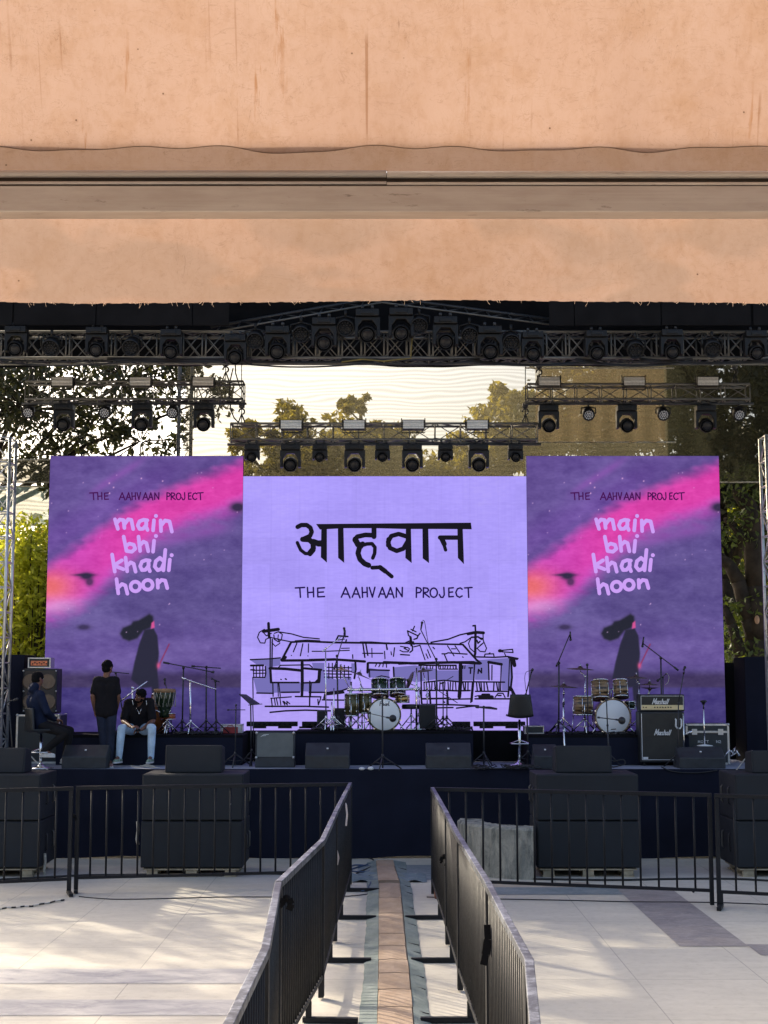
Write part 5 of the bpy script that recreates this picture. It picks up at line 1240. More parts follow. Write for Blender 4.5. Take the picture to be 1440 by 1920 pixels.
# ------------------------------------------------------------------ right drum kit (striped wood)
YD, ZD = 24.6, P(1100, 1378, YR).z
def small_mark(m, rd, f): m.stroke([(-rd * .12, -rd * .72), (rd * .14, -rd * .70)], .016, f)
bass_drum('pale blue fronted bass drum on the right riser', 1149.5, 1344, 32.5, YD, ZD, 'wood', small_mark)
drum('floor_tom', 'striped wooden floor tom left of the right bass drum', 1074, 1113, 1304, 1341, YD + .1, 'wood', 'white_head', legs=3, zf=ZD)
drum('rack_tom', 'left striped wooden tom above the right bass drum', 1108, 1143, 1276, 1312, YD + .12, 'wood', 'white_head', tilt=-.28, group='striped wooden rack toms')
drum('rack_tom', 'smaller right striped wooden tom above the right bass drum', 1149, 1178, 1275, 1309, YD + .12, 'wood', 'white_head', tilt=-.28, group='striped wooden rack toms')
drum('snare_drum', 'dark snare drum at the right of the wooden kit', 1168, 1192, 1314, 1330, YD + .3, 'green_lacquer', 'white_head')
t = thing('tom_holder', 'chrome double tom holder on the right bass drum', 'tom holder', P(1146, 1310, YD + .12))
part(t, 'post', MB().tube(P(1146, 1313, YD + .2), P(1146, 1290, YD + .2), .016), M['chrome'], 0, True)
part(t, 'arm', MB().tube(P(1146, 1292, YD + .2), P(1138, 1296, YD + .2), .012).tube(P(1146, 1292, YD + .2), P(1153, 1294, YD + .2), .012), M['chrome'], 0, True)
cymbal_stand('chrome stand with the dark cymbal highest over the wooden kit', YD + .1, ZD, 1097, 1268, 1088, 1255, 26, (.06, .04), 'bronze')
cymbal_stand('chrome stand with the wide faint cymbal at the left of the wooden kit', YD + .3, ZD, 1057, 1300, 1057, 1288, 27, (.05, .06), 'bronze')
cymbal_stand('chrome stand with the cymbal nearest the white script amplifier', YD + .3, ZD, 1198, 1282, 1193, 1271, 22, (.05, .02), 'bronze')
cymbal_stand('hi hat stand behind the tall guitar amplifier', YD + .32, ZD, 1216, 1300, 1218, 1284, 17, (.03, .02), 'bronze', second=True)
mic_stand('tall black boom mic stand at the left of the wooden kit', YD - .1, ZD, 1048, [(1048, 1243)], [(1043, 1250), (1069, 1188)], ((1069, 1184), (1070, 1203)), a0=.2)
mic_stand('thin black mic stand before the wooden floor tom', YD - .18, ZD, 1103, [(1101, 1247)], None, ((1101, 1252), (1101, 1245)), r=.008, kind='none')
mic_stand('black boom mic stand over the right of the wooden kit', YD + .2, ZD, 1242, [(1239, 1234)], [(1272, 1257), (1205, 1206)], ((1207, 1194), (1204, 1216)))
mic_stand('small black mic clipped behind the guitar amplifier head', YD + .32, ZD, 1245, [(1243, 1270)], [(1250, 1263), (1234, 1275)], ((1238, 1272), (1232, 1277)), kind='none', r=.008)
mic_stand('thin crooked mic stand in front of the guitar amplifier', 23.55, ZS, 1270, [(1272, 1318), (1282, 1262)], [(1282, 1262), (1284, 1254)], ((1281, 1257), (1285, 1250)), r=.008)
mic_stand('stand with round mic before the pale blue bass drum', 23.7, ZS, 1142, [(1139, 1360), (1137, 1312)], [(1120, 1345), (1160, 1350)], ((1154, 1349), (1166, 1351)), fat=True, r=.010)
mic_stand('short stand with empty clip before the wooden floor tom', 23.75, ZS, 1060, [(1057, 1370), (1056, 1322)], None, ((1056, 1326), (1057, 1318)), mat='chrome', r=.010)
cable_px('thin pale loop of cable behind the guitar amplifier head', YD + .2, [(1250, 1262), (1254, 1268), (1253, 1278), (1248, 1284)], 'pale_cable', .005)

# ------------------------------------------------------------------ guitar amplifier on the right
YA = 24.0
def amp_head():
    a, b = P(1198.5, 1334, YA), P(1283, 1302, YA); h = b.z - a.z
    t = thing('amplifier_head', 'black amplifier head with white script and cream control strip', 'amplifier', ((a.x + b.x) / 2, YA, a.z))
    part(t, 'case', MB().bb(a.x, b.x, YA, YA + .25, a.z, b.z), M['black_leather'], .015, True)
    part(t, 'grille', MB().bb(a.x + .035, b.x - .02, YA - .006, YA - .001, a.z + h * .42, b.z - .03), M['amp_grille'], 0, True)
    part(t, 'control_panel', MB().bb(a.x + .03, b.x - .02, YA - .008, YA - .001, a.z + h * .10, a.z + h * .38), M['cream'], 0, True)
    m = MB()
    for k in range(9): m.lathe([(.011, 0), (.009, -.016)], (a.x + .07 + (.045 * k if k < 2 else .10 + .045 * k), YA - .009, a.z + h * .24), (0, 1, 0), 10)
    part(t, 'knob', m, M['rubber'], 0, True)
    m = MB(); zz_ = a.z + h * .42; bb_ = (a.x + .03, b.x - .018)
    m.bb(bb_[0], bb_[1], YA - .01, YA - .001, b.z - .03, b.z - .024); m.bb(bb_[0], bb_[0] + .006, YA - .01, YA - .001, a.z + .03, b.z - .03); m.bb(bb_[1] - .006, bb_[1], YA - .01, YA - .001, a.z + .03, b.z - .03)
    part(t, 'piping', m, M['white_paint'], 0, True)
    m = MB(); f = lambda x, y, l: (x, YA - .0075 - l, y); script_low(m, f, 'Marshall', P(1223, 1320, YA).x, P(1220, 1320, YA).z, .048, .030, .013, .3)
    part(t, 'script', m, M['white_paint'], 0, True)
def amp_cab():
    a, b = P(1200.5, 1427, YA), P(1283, 1338, YA); zf = ZS + .06
    t = thing('guitar_cabinet', 'tall black guitar cabinet with white script under the amplifier head', 'speaker cabinet', ((a.x + b.x) / 2, YA, ZS))
    zt_ = P(1240, 1334.6, YA).z; zm = P(1240, 1381, YA).z
    part(t, 'case', MB().bb(a.x, b.x, YA, YA + .36, zf, zt_), M['black_leather'], .015, True)
    part(t, 'upper_grille', MB().prism([(YA - .001, zm + .002), (YA - .012, zm + .002), (YA - .006, zt_ - .04), (YA - .001, zt_ - .04)], a.x + .04, b.x - .03, 'yz'), M['amp_grille'], 0, True)
    part(t, 'lower_grille', MB().bb(a.x + .04, b.x - .03, YA - .014, YA - .001, zf + .05, zm - .002), M['amp_grille'], 0, True)
    m = MB(); m.bb(a.x + .03, a.x + .038, YA - .016, YA - .001, zf + .04, zt_ - .03); m.bb(a.x + .03, b.x - .03, YA - .016, YA - .001, zf + .04, zf + .048); m.bb(b.x - .03, b.x - .024, YA - .016, YA - .001, zf + .04, zt_ - .03)
    part(t, 'piping', m, M['white_paint'], 0, True)
    part(t, 'badge', MB().bb(a.x + .045, a.x + .13, YA - .018, YA - .0145, zf + .055, zf + .09), M['white_paint'], 0, True)
    m = MB(); f = lambda x, y, l: (x, YA - .013 - l, y); script_low(m, f, 'Marshall', P(1227, 1379, YA).x, P(1230, 1378, YA).z, .048, .030, .013, .3)
    part(t, 'script', m, M['white_paint'], 0, True)
    m = MB()
    for x in (a.x + .08, b.x - .08):
        for y in (YA + .06, YA + .30): m.lathe([(.03, -.015), (.03, .015)], (x, y, ZS + .032), (1, 0, 0), 14)
    part(t, 'caster', m, M['rubber'], 0, True)
amp_head(); amp_cab()
m = MB(); p = P(1272, 1356, 23.9)
m.path([p + Vector((-.055, 0, .07)), p + Vector((-.04, 0, .06)), p + Vector((-.045, 0, -.05)), p + Vector((-.02, 0, -.085)), p + Vector((.03, 0, -.085)), p + Vector((.05, 0, -.05)), p + Vector((.05, 0, .06)), p + Vector((.03, 0, .07))], .014, 6)
solo('guitar_hanger', 'white U shaped hanger at the right side of the guitar cabinet', 'hanger', m, M['white_paint'])
t = thing('guitar_stand', 'thin chrome stand carrying the white hanger beside the guitar cabinet', 'guitar stand', P(1283, 1425, 23.95))
part(t, 'pole', MB().tube(P(1283, 1428, 23.95), P(1281.5, 1340, 23.95), .010).tube(P(1283, 1378, 23.95), P(1298, 1371, 23.9), .014), M['chrome'], 0, True)
part(t, 'foot', MB().tube(P(1276, 1431, 23.9), P(1290, 1431, 23.9), .012), M['black_metal'], 0, True)

def flight_case(label, x0, x1, y0, y1, Y, dep, zf, lid=.25, group='flight cases', text=False, face='felt_case', open_front=False):
    a, b = P(x0, y1, Y), P(x1, y0, Y); a.z = zf if zf is not None else a.z
    t = thing('flight_case', label, 'flight case', ((a.x + b.x) / 2, Y, a.z), group)
    h = b.z - a.z; e = min(.035, h * .14)
    part(t, 'body', MB().bb(a.x + .006, b.x - .006, Y + .006, Y + dep, a.z + .006, b.z - .006), M[face], 0, True)
    m = MB()
    for x in (a.x, b.x - e): m.bb(x, x + e, Y, Y + e, a.z, b.z); m.bb(x, x + e, Y + e + .001, Y + dep + .006, b.z - e * .6, b.z)
    m.bb(a.x + e + .001, b.x - e - .001, Y + .001, Y + e, b.z - e, b.z - .001); m.bb(a.x + e + .001, b.x - e - .001, Y + .001, Y + e, a.z + .001, a.z + e)
    if lid: m.bb(a.x + e + .001, b.x - e - .001, Y - .004, Y + .004, b.z - h * lid - e * .5, b.z - h * lid + e * .5)
    part(t, 'edge_strip', m, M['alu'], .003, True)
    for x in (a.x + e * .4, b.x - e * .4):
        for z in (a.z + e * .4, b.z - e * .4): part(t, 'ball_corner', MB().sph((x, Y + .01, z), e * .75, 10, 8), M['alu'], 0, True)
    if lid:
        for f in (.2, .8):
            x = a.x + (b.x - a.x) * f; part(t, 'latch', MB().bb(x - .045, x + .045, Y - .012, Y - .005, b.z - h * lid - .05, b.z - h * lid + .05), M['alu'], .004, True)
    if text:
        m = MB(); f = lambda x, y, l: (x, Y + .005 - l, y); x = P(1309, 1391, Y).x; z = P(1309, 1393, Y).z
        for ch in 'M': pass
        for ch, dx in (('M', 0), ('O', .05), ('T', .10), ('T', .145), ('N', .31), ('Z', .355)):
            for pl in CAPS.get(ch) or [[(.1, .8), (.5, 1), (.9, .7), (.1, .05), (1, .0)]]: m.stroke([(x + dx + u * .035, z + v * .042) for u, v in pl], .006, f)
        part(t, 'stencil', m, M['white_paint'], 0, True)
    return t
flight_case('big black flight case with silver edges at right of the guitar amplifier', 1287, 1367, 1357, 1430, 24.35, .6, ZS, .2, text=True)
flight_case('small flight case with tilted lid on the left end of the right riser', 984, 1020, 1361, 1378, 24.6, .4, ZD, 0)
flight_case('small silver edged case with red toolbox at the right of the left riser', 413, 454, 1358, 1378, 24.9, .35, ZRL, 0, face='white_paint')
m = MB(); a, b = P(419, 1376, 24.87), P(446, 1363, 24.87); m.bb(a.x, b.x, 24.78, 24.895, ZRL + .004, b.z); m.path([(a.x + .07, 24.84, b.z), (a.x + .08, 24.84, b.z + .02), (b.x - .09, 24.84, b.z + .02), (b.x - .07, 24.84, b.z)], .008)
solo('toolbox', 'small dark red toolbox in front of the silver edged case', 'toolbox', m, M['red'], bevel=.008)
mic_stand('mic stand with wide clip and white round base on the big flight case side', 23.9, P(1320, 1399, 23.9).z, 1321.5, [(1319, 1330)], None, None, 'round', 'chrome', r=.010)
t = thing('speaker_block', 'low black box under the white based mic stand', 'box', P(1321, 1400, 23.9) - Vector((0, 0, .0)))
z_ = P(1320, 1399, 23.9).z; c = P(1321, 1400, 23.9)
part(t, 'box', MB().bb(c.x - .16, c.x + .16, 23.78, 24.08, ZS, z_ - .001), M['dark_plastic'], .01, True)
m = MB(); p = P(1319, 1316, 23.9); m.lathe([(.0, -.05), (.02, -.045), (.035, -.01), (.055, .0), (.055, .02), (.02, .03), (0, .03)], p, n=16)
solo('microphone_clip', 'black wide topped clip on the white based mic stand', 'mic clip', m.tube(p - Vector((0, 0, .12)), p - Vector((0, 0, .02)), .012), M['black_metal'])
m = MB()
for k in range(7):
    p = P(1374 + rnd.uniform(-8, 8), 1412 + rnd.uniform(-5, 3), 24.0); m.path([p, p + Vector((rnd.uniform(-.08, .08), 0, rnd.uniform(.0, .08))), p + Vector((rnd.uniform(-.12, .12), -.03, -.05))], .01, 5)
solo('cable_connectors', 'bright connectors and cable ends beside the big flight case', 'cable', m, M['chrome'])

# bar stool with black shell seat
def bar_stool(label, cx, Y, seat_y, back, floor_z, seat_back=True, rot=0.0):
    b = P(cx, 1400, Y); b.z = floor_z; s = P(cx, seat_y, Y)
    t = thing('bar_stool', label, 'stool', b, 'bar stools')
    part(t, 'base', MB().lathe([(.21, .002), (.21, .012), (.10, .03), (.04, .06), (.028, .09)], b, n=32), M['chrome'], 0, True)
    part(t, 'column', MB().tube(b + Vector((0, 0, .05)), s - Vector((0, 0, .03)), .026).tube(b + Vector((0, 0, .3)), s - Vector((0, 0, .0)), .018), M['chrome'], 0, True)
    f = MB(); zc = b.z + (s.z - b.z) * .48
    f.path([(b.x - .02, Y, zc + .05), (b.x - .16, Y - .05, zc), (b.x - .13, Y - .17, zc), (b.x + .13, Y - .17, zc), (b.x + .16, Y - .05, zc), (b.x + .02, Y, zc + .05)], .011)
    part(t, 'footrest', f, M['chrome'], 0, True)
    m = MB(); n = 18; rows = []
    rt = Matrix.Rotation(rot, 3, 'Z')
    prof = [(.0, -.02, 0, .14), (.0, .0, 0, .20), (.0, .02, .0, .21), (.16, .05, .16, .22), (.20, .18, .16, .19), (.21, .30, .14, .165), (.20, .33, .1, .15)]
    def seat(u, v):       # a bucket: pan in front, back behind
        a = (u - .5) * 2; 
        if v < .5: y = .20 - .40 * (v / .5); z = .02 + .03 * a * a; hw = .21
        else:
            q = (v - .5) / .5; y = -.20 - .05 * q + .06 * a * a * q; z = .02 + .38 * q + .03 * a * a * (1 - q); hw = .215 - .055 * q
        pnt = rt @ Vector((a * hw, y, z + .02)); return s + pnt
    m.grid(seat, 14, 20)
    o = part(t, 'seat', m, M['black_leather'], 0, True)
    sm = o.modifiers.new('solid', 'SOLIDIFY'); sm.thickness = .035; sm.offset = 0
    return t
bar_stool('empty black bar stool with chrome column right of the lilac screen', 974, 24.1, 1349, 0, ZS, rot=0.0)
mic_stand('mic stand leaning behind the empty black bar stool', 24.2, ZS, 990, [(988, 1330), (986, 1302), (997, 1258)], None, ((996, 1262), (999, 1254)), a0=1.2)
cable_px('thin cable looping from the mic behind the empty stool', 24.17, [(997, 1257), (987, 1260), (984, 1270), (985, 1285), (987, 1300)], 'cable', .005)
mic_stand('short mic stand with flat boom right of the middle wedge', 23.9, ZS, 907, [(907, 1326)], [(893, 1326), (931, 1330)], None, a0=.9)
m = MB()
for k in range(16):
    p = P(rnd.choice([rnd.uniform(888, 920), rnd.uniform(955, 1000)]), 1432, rnd.uniform(23.0, 23.6)); p.z = ZS + .012
    m.path([p + Vector((.14 * math.cos(q * .9 + k), .10 * math.sin(q * .8 + k), .02 * (q % 3))) for q in range(9)], .009, 5)
solo('cable_heap', 'heaps of black cable on the stage beside the empty bar stool', 'cable', m, M['cable'])
# music stand
t = thing('music_stand', 'black tilted music stand at the left edge of the lilac screen', 'music stand', P(472, 1425, 24.0))
b = P(472, 1400, 24.0); b.z = ZS
m = MB(); tripod(m, b, .25, .25); part(t, 'base', m, M['black_metal'], 0, True)
part(t, 'pole', MB().tube(b, P(470, 1322, 24.0), .012).tube(b + Vector((.04, 0, .2)), P(474, 1322, 24.0), .009), M['black_metal'], 0, True)
p = [P(448, 1301, 24.05), P(462, 1302, 24.15), P(487, 1319, 24.1), P(470, 1321, 23.95)]
m = MB(); m.add(p + [q + Vector((.0, .006, -.012)) for q in p], [(0, 1, 2, 3), (7, 6, 5, 4), (0, 4, 5, 1), (1, 5, 6, 2), (2, 6, 7, 3), (3, 7, 4, 0)])
part(t, 'desk', m, M['black_metal'], 0, True)
part(t, 'lip', MB().bar(P(466, 1322, 23.93), P(491, 1320, 24.02), .05, .012), M['black_metal'], 0, True)
# left amp (pale grille combo)
YO = 23.6; a, b = P(478, 1432, YO), P(553, 1372, YO)
t = thing('guitar_combo', 'guitar combo amplifier with pale grey grille left of the middle wedge', 'amplifier', ((a.x + b.x) / 2, YO, ZS))
tilt = .06
part(t, 'case', MB().prism([(YO, ZS), (YO + tilt, b.z), (YO + .28, b.z - .03), (YO + .26, ZS)], a.x, b.x, 'yz'), M['dark_plastic'], .015, True)
hz = b.z - ZS
fx = lambda f: (YO + tilt * f - .012, ZS + hz * f)
part(t, 'grille', MB().prism([fx(.30), fx(.96), (fx(.96)[0] + .02, fx(.96)[1]), (fx(.30)[0] + .02, fx(.30)[1])], a.x + .03, b.x - .03, 'yz'), M['pale_grille'], 0, True)
for cx_, cy_, cz_ in ((a.x + .02, YO + .02, b.z - .02), (b.x - .02, YO + .02, b.z - .02), (a.x + .02, YO, ZS + hz * .28), (b.x - .02, YO, ZS + hz * .28)): part(t, 'corner', MB().sph((cx_, cy_, cz_), .024, 8, 6), M['alu'], 0, True)
m = MB(); f = lambda x, y, l: (x, fx(.9)[0] - .002 - l, y); q = fx(.86)[1]
m.stroke([(P(489, 1380, YO).x, q), (P(494, 1380, YO).x, q + .03), (P(503, 1380, YO).x, q + .035)], .010, f); m.stroke([(P(491, 1380, YO).x, q + .012), (P(498, 1380, YO).x, q + .016)], .008, f)
part(t, 'badge', m, M['white_paint'], 0, True)

# ------------------------------------------------------------------ left side: percussion, stands, bass rig
YQ = 24.55
t = thing('hand_drum', 'green rope tuned hand drum with tan skin on a chrome stand', 'drum', P(309, 1375, YQ))
c = P(309, 1292, YQ); s_ = 1 / 109.0
part(t, 'shell', MB().lathe([(.17, 0), (.175, -.10), (.165, -.20), (.12, -.32), (.085, -.42), (.09, -.48)], c, n=28), M['green_lacquer'], 0, True)
part(t, 'drumhead', MB().lathe([(.185, -.06), (.19, -.02), (.178, .005), (0, .01)], c, n=28), pm('tan_drum_skin', (.30, .17, .08), .7), 0, True)
m = MB()
for k in range(14):
    a0, a1 = 2 * math.pi * k / 14, 2 * math.pi * (k + .5) / 14
    for aa, ab in ((a0, a1), (a1, a0 + 2 * math.pi / 14)): m.tube(c + Vector((.19 * math.cos(aa), .19 * math.sin(aa), -.05 if aa < ab and aa == a0 else -.3)), c + Vector((.19 * math.cos(ab) * (.7 if aa == a0 else 1), .19 * math.sin(ab) * (.7 if aa == a0 else 1), -.3 if aa == a0 else -.05)), .005, n=5)
part(t, 'tuning_rope', m, M['rope'], 0, True)
m = MB(); b = P(312, 1400, YQ); b.z = ZRL; tripod(m, b, .22, .24, .011); m.tube(b, P(312, 1338, YQ), .014)
for sx in (-.12, 0, .12): m.tube(P(312, 1340, YQ), c + Vector((sx * 1.1, -.10, -.36)), .012)
part(t, 'stand', m, M['chrome'], 0, True)
t = thing('conga_drum', 'tall orange brown conga drum behind the seated man', 'drum', P(300, 1375, YQ + .35))
b = P(298, 1400, YQ + .35); b.z = ZRL; hh = P(298, 1300, YQ + .35).z - ZRL
part(t, 'shell', MB().lathe([(.11, .0), (.15, hh * .35), (.175, hh * .6), (.15, hh)], b, n=28), pm('orange_brown_lacquer', (.22, .075, .022), .3, 0, .2, 8), 0, True)
part(t, 'hoop', MB().lathe([(.15, hh - .03), (.16, hh - .03), (.16, hh), (.15, hh)], b, n=28, ring=True), M['chrome'], 0, True)
part(t, 'drumhead', MB().lathe([(.152, hh - .002), (0, hh + .002)], b, n=28), M['white_head'], 0, True)
t = thing('snare_drum', 'orange snare drum low on a stand beside the conga', 'drum', P(316, 1350, YQ + .1))
c = P(316, 1343, YQ + .1)
part(t, 'shell', MB().lathe([(.12, -.05), (.12, .05)], c, n=24), pm('orange_lacquer', (.35, .10, .03), .3), 0, True)
for z in (.04, -.055): part(t, 'hoop', MB().lathe([(.122, z), (.13, z), (.13, z + .015), (.122, z + .015)], c, n=24, ring=True), M['chrome'], 0, True)
part(t, 'drumhead', MB().lathe([(.12, .052), (0, .053)], c, n=24), M['white_head'], 0, True)
m = MB(); b = Vector((c.x, c.y, ZRL)); tripod(m, b, .2, .14); m.tube(b, c - Vector((0, 0, .05)), .012); part(t, 'stand', m, M['chrome'], 0, True)
mic_stand('black mic clipped above the green hand drum', YQ + .1, ZRL, 322, [(316, 1300), (309, 1280)], None, ((309, 1284), (309, 1271)), r=.008, kind='none')
mic_stand('black boom stand sloping across the left poster', YQ + .1, ZRL, 341, [(344, 1252)], [(306, 1242), (399, 1260)], ((395, 1260), (401, 1260)))
mic_stand('black boom stand with level arm on the left riser', YQ + .25, ZRL, 386, [(387, 1251)], [(359, 1249), (414, 1253)], None)
mic_stand('bright chrome cymbal boom stand with bare arm on the left riser', YQ - .1, ZRL, 356.5, [(357, 1277)], [(341, 1271), (406, 1293)], None, mat='chrome', r=.013, name='cymbal_boom_stand', cat='cymbal stand')
mic_stand('short black stand beside the bright boom stand', YQ, ZRL, 405, [(404, 1277)], [(396, 1272), (412, 1279)], None)
mic_stand('thin tripod mic stand with crossbar in front of the left riser', 23.7, ZS, 441, [(442.5, 1322)], [(426, 1331), (460, 1331)], None, a0=.5, r=.008, rt=.30)
mic_stand('short mic stand with two clips at the far left', 23.2, ZS, 27, [(17, 1322)], [(10, 1318), (32, 1310)], ((24, 1314), (34, 1310)), kind='none', r=.009)
mic_stand('bright chrome cymbal stand behind the seated man', YQ + .3, ZRL, 248, [(249, 1290)], [(216, 1322), (276, 1277)], None, mat='chrome', r=.014, name='cymbal_boom_stand', cat='cymbal stand')
mic_stand('black boom stand behind the seated man', YQ + .45, ZRL, 236, [(217, 1262)], [(200, 1259), (242, 1263)], None, r=.009)
m = MB()
for k in range(22):
    p = P(rnd.uniform(318, 410), 1400, YQ - .25 + rnd.uniform(-.05, .3)); p.z = ZRL + .012
    m.path([p + Vector((.10 * math.cos(q * .9 + k), .07 * math.sin(q * .8 + k), .018 * (q % 3))) for q in range(9)], .010, 5)
solo('cable_heap', 'heap of black cables on top of the left riser', 'cable', m, M['cable'])
m = MB()
for k in range(20):
    p = P(rnd.uniform(1030, 1190), 1400, YD - .2 + rnd.uniform(-.05, .5)); p.z = ZD + .012
    m.path([p + Vector((.10 * math.cos(q * .9 + k), .07 * math.sin(q * .8 + k), .014 * (q % 3))) for q in range(9)], .009, 5)
solo('cable_heap', 'heap of black cables around the wooden drum kit', 'cable', m, M['cable'])
m = MB()
for k in range(26):
    p = P(rnd.choice([rnd.uniform(590, 650), rnd.uniform(800, 880)]), 1400, YK - .25 + rnd.uniform(-.05, .5)); p.z = ZR + .012
    m.path([p + Vector((.12 * math.cos(q * .9 + k), .07 * math.sin(q * .8 + k), .02 * (q % 3))) for q in range(9)], .010, 5)
solo('cable_heap', 'heap of black cables around the central drum kit', 'cable', m, M['cable'])
for lab, pts, mt in (('cables trailing on the stage by the seated man', [(245, 1436), (260, 1438), (275, 1434), (290, 1438), (262, 1436), (300, 1440)], 'pale_cable'), ('tangled cables on the stage by the right speaker', [(1150, 1428), (1168, 1424), (1172, 1432), (1160, 1436), (1150, 1438), (1140, 1436)], 'cable'), ('black cable hanging over the stage edge at right', [(1240, 1438), (1260, 1446), (1290, 1449), (1320, 1448), (1345, 1444)], 'cable'), ('black cable along the stage front at the middle', [(880, 1440), (930, 1441), (985, 1440), (1040, 1442)], 'cable'), ('cable trailing from the leftmost wedge to the stool', [(46, 1404), (60, 1420), (72, 1432), (90, 1444)], 'pale_cable'), ('cable trailing from the rightmost speaker', [(1411, 1407), (1396, 1424), (1384, 1440), (1376, 1448)], 'pale_cable')):
    cable_px(lab, YS - .03, pts, mt, .010, 'stage_cable')

# bass rig
YE = 24.75
t = thing('bass_amp_head', 'small amplifier head with orange front panel in a silver edged case', 'amplifier', P(73, 1253, YE))
a, b = P(52, 1252.5, YE), P(95, 1233, YE)
m = MB(); e = .02; m.bb(a.x, b.x, YE, YE + .3, a.z, a.z + e); m.bb(a.x, b.x, YE, YE + .3, b.z - e, b.z); m.bb(a.x, a.x + e, YE, YE + .3, a.z + e + .001, b.z - e - .001); m.bb(b.x - e, b.x, YE, YE + .3, a.z + e + .001, b.z - e - .001)
part(t, 'case_edge', m, M['alu'], 0, True)
part(t, 'body', MB().bb(a.x + e, b.x - e, YE + .03, YE + .28, a.z + e, b.z - e), M['dark_plastic'], 0, True)
p0, p1 = P(57, 1248, YE), P(88, 1239, YE); part(t, 'front_panel', MB().bb(p0.x, p1.x, YE + .022, YE + .029, p0.z, p1.z), M['orange_panel'], 0, True)
m = MB()
for k in range(7): m.lathe([(.012, 0), (.010, -.014)], (p0.x + .03 + .04 * k, YE + .021, p0.z + .03 + .02 * (k % 2)), (0, 1, 0), 8)
part(t, 'knob', m, M['rubber'], 0, True)
t = thing('bass_cabinet', 'black bass cabinet with four round cones behind the man on the stool', 'speaker cabinet', P(74, 1338, YE))
a, b = P(41, 1338, YE), P(107.5, 1253.5, YE)
part(t, 'case', MB().bb(a.x, b.x, YE, YE + .4, a.z, b.z), M['black_leather'], .02, True)
part(t, 'baffle', MB().bb(a.x + .04, b.x - .04, YE - .006, YE - .001, a.z + .04, b.z - .04), pm('brown_baffle', (.045, .037, .03), .7), 0, True)
for x, y in ((57, 1278), (90, 1278), (57, 1316), (90, 1316)):
    c = P(x, y, YE); m = MB(); m.lathe([(.135, -.009), (.115, -.014), (.10, -.010), (.05, .0), (.045, -.006), (0, -.014)], c, (0, 1, 0), 28)
    cn_ = part(t, 'speaker_cone', m, pm('tan_cone', (.16, .11, .07), .6) if y < 1300 and 'tan_cone' not in bpy.data.materials else bpy.data.materials['tan_cone'], 0, True)
m = MB()
for x in (44, 105):
    for y in (1258, 1296, 1333): m.sph(P(x, y, YE - .006), .016, 8, 6)
part(t, 'rivet', m, M['alu'], 0, True)
flight_case('tall flight case with white edges under the bass cabinet', 28, 112, 1339.5, 1428, 24.6, .6, ZS, 0)

# black drape blocks at the sides
t = thing('sun_block_drape', 'added black drape out of view keeping sun off the left of the stage', 'drape', (-8.6, 25, ZS))  # added out of view to keep the low sun off the stool
part(t, 'cloth', MB().grid(lambda u, v: (-8.6 + .04 * math.sin(u * 50), 22.9 + 5 * u, ZS + .01 + 3.4 * v), 80, 4), M['black_cloth'], 0, True)
part(t, 'rail', MB().tube((-8.6, 22.8, ZS + 3.42), (-8.6, 28, ZS + 3.42), .025), M['black_metal'], 0, True)
for y in (22.9, 25.4, 27.1): part(t, 'post', MB().tube((-8.6, y, ZS), (-8.6, y, ZS + 3.42), .025), M['black_metal'], 0, True)
def drape_block(label, x0, x1, y0, yf, dep=.8):
    a, b = P(x0, 1400, yf), P(x1, y0, yf)
    t = thing('draped_block', label, 'drape', ((a.x + b.x) / 2, yf, ZS), 'black draped blocks at the stage sides')
    def f(u, v):
        x = a.x + (b.x - a.x) * u; return (x, yf + .015 * math.sin(x * 16 + 2 * math.sin(x * 5)) * (1 - v * .6), ZS + .004 + (b.z - ZS) * v)
    part(t, 'front_cloth', MB().grid(f, 60, 8), M['black_cloth' if x0 < 1395 and x0 > 100 else 'navy_cloth'], 0, True)
    part(t, 'block', MB().bb(a.x, b.x, yf + .03, yf + dep, ZS, b.z + .002), M['black_cloth'], .01, True)
drape_block('black draped block at the left edge under the tower', -140, 46, 1228, 24.9)
drape_block('narrow black drape between right poster and right tower', 1358, 1404, 1243, 25.9, .5)
drape_block('navy draped block at the right edge under the tower', 1401, 1600, 1232, 24.9)
# ------------------------------------------------------------------ people
def blob(name, segs, mat, voxel=.011, smooth=6, balls=()):
    m = MB()
    for s in segs:
        p, q, r1, r2 = Vector(s[0]), Vector(s[1]), s[2], s[3]
        m.tube(p, q, r1, r2, n=14); m.sph(p, r1, 14, 10); m.sph(q, r2, 14, 10)
    for b in balls: m.sph(b[0], b[1], 18, 12, b[2] if len(b) > 2 else None)
    me = m.mesh(name, mat); o = bpy.data.objects.new('tmp', me); COL.objects.link(o)
    r = o.modifiers.new('r', 'REMESH'); r.mode = 'VOXEL'; r.voxel_size = voxel; r.use_smooth_shade = True
    if smooth: k = o.modifiers.new('s', 'SMOOTH'); k.iterations = smooth; k.factor = .5
    dg = bpy.context.evaluated_depsgraph_get(); out = bpy.data.meshes.new_from_object(o.evaluated_get(dg)); out.name = name
    bpy.data.objects.remove(o); bpy.data.meshes.remove(me)
    out.materials.clear(); out.materials.append(mat); out.polygons.foreach_set('use_smooth', [True] * len(out.polygons)); return out
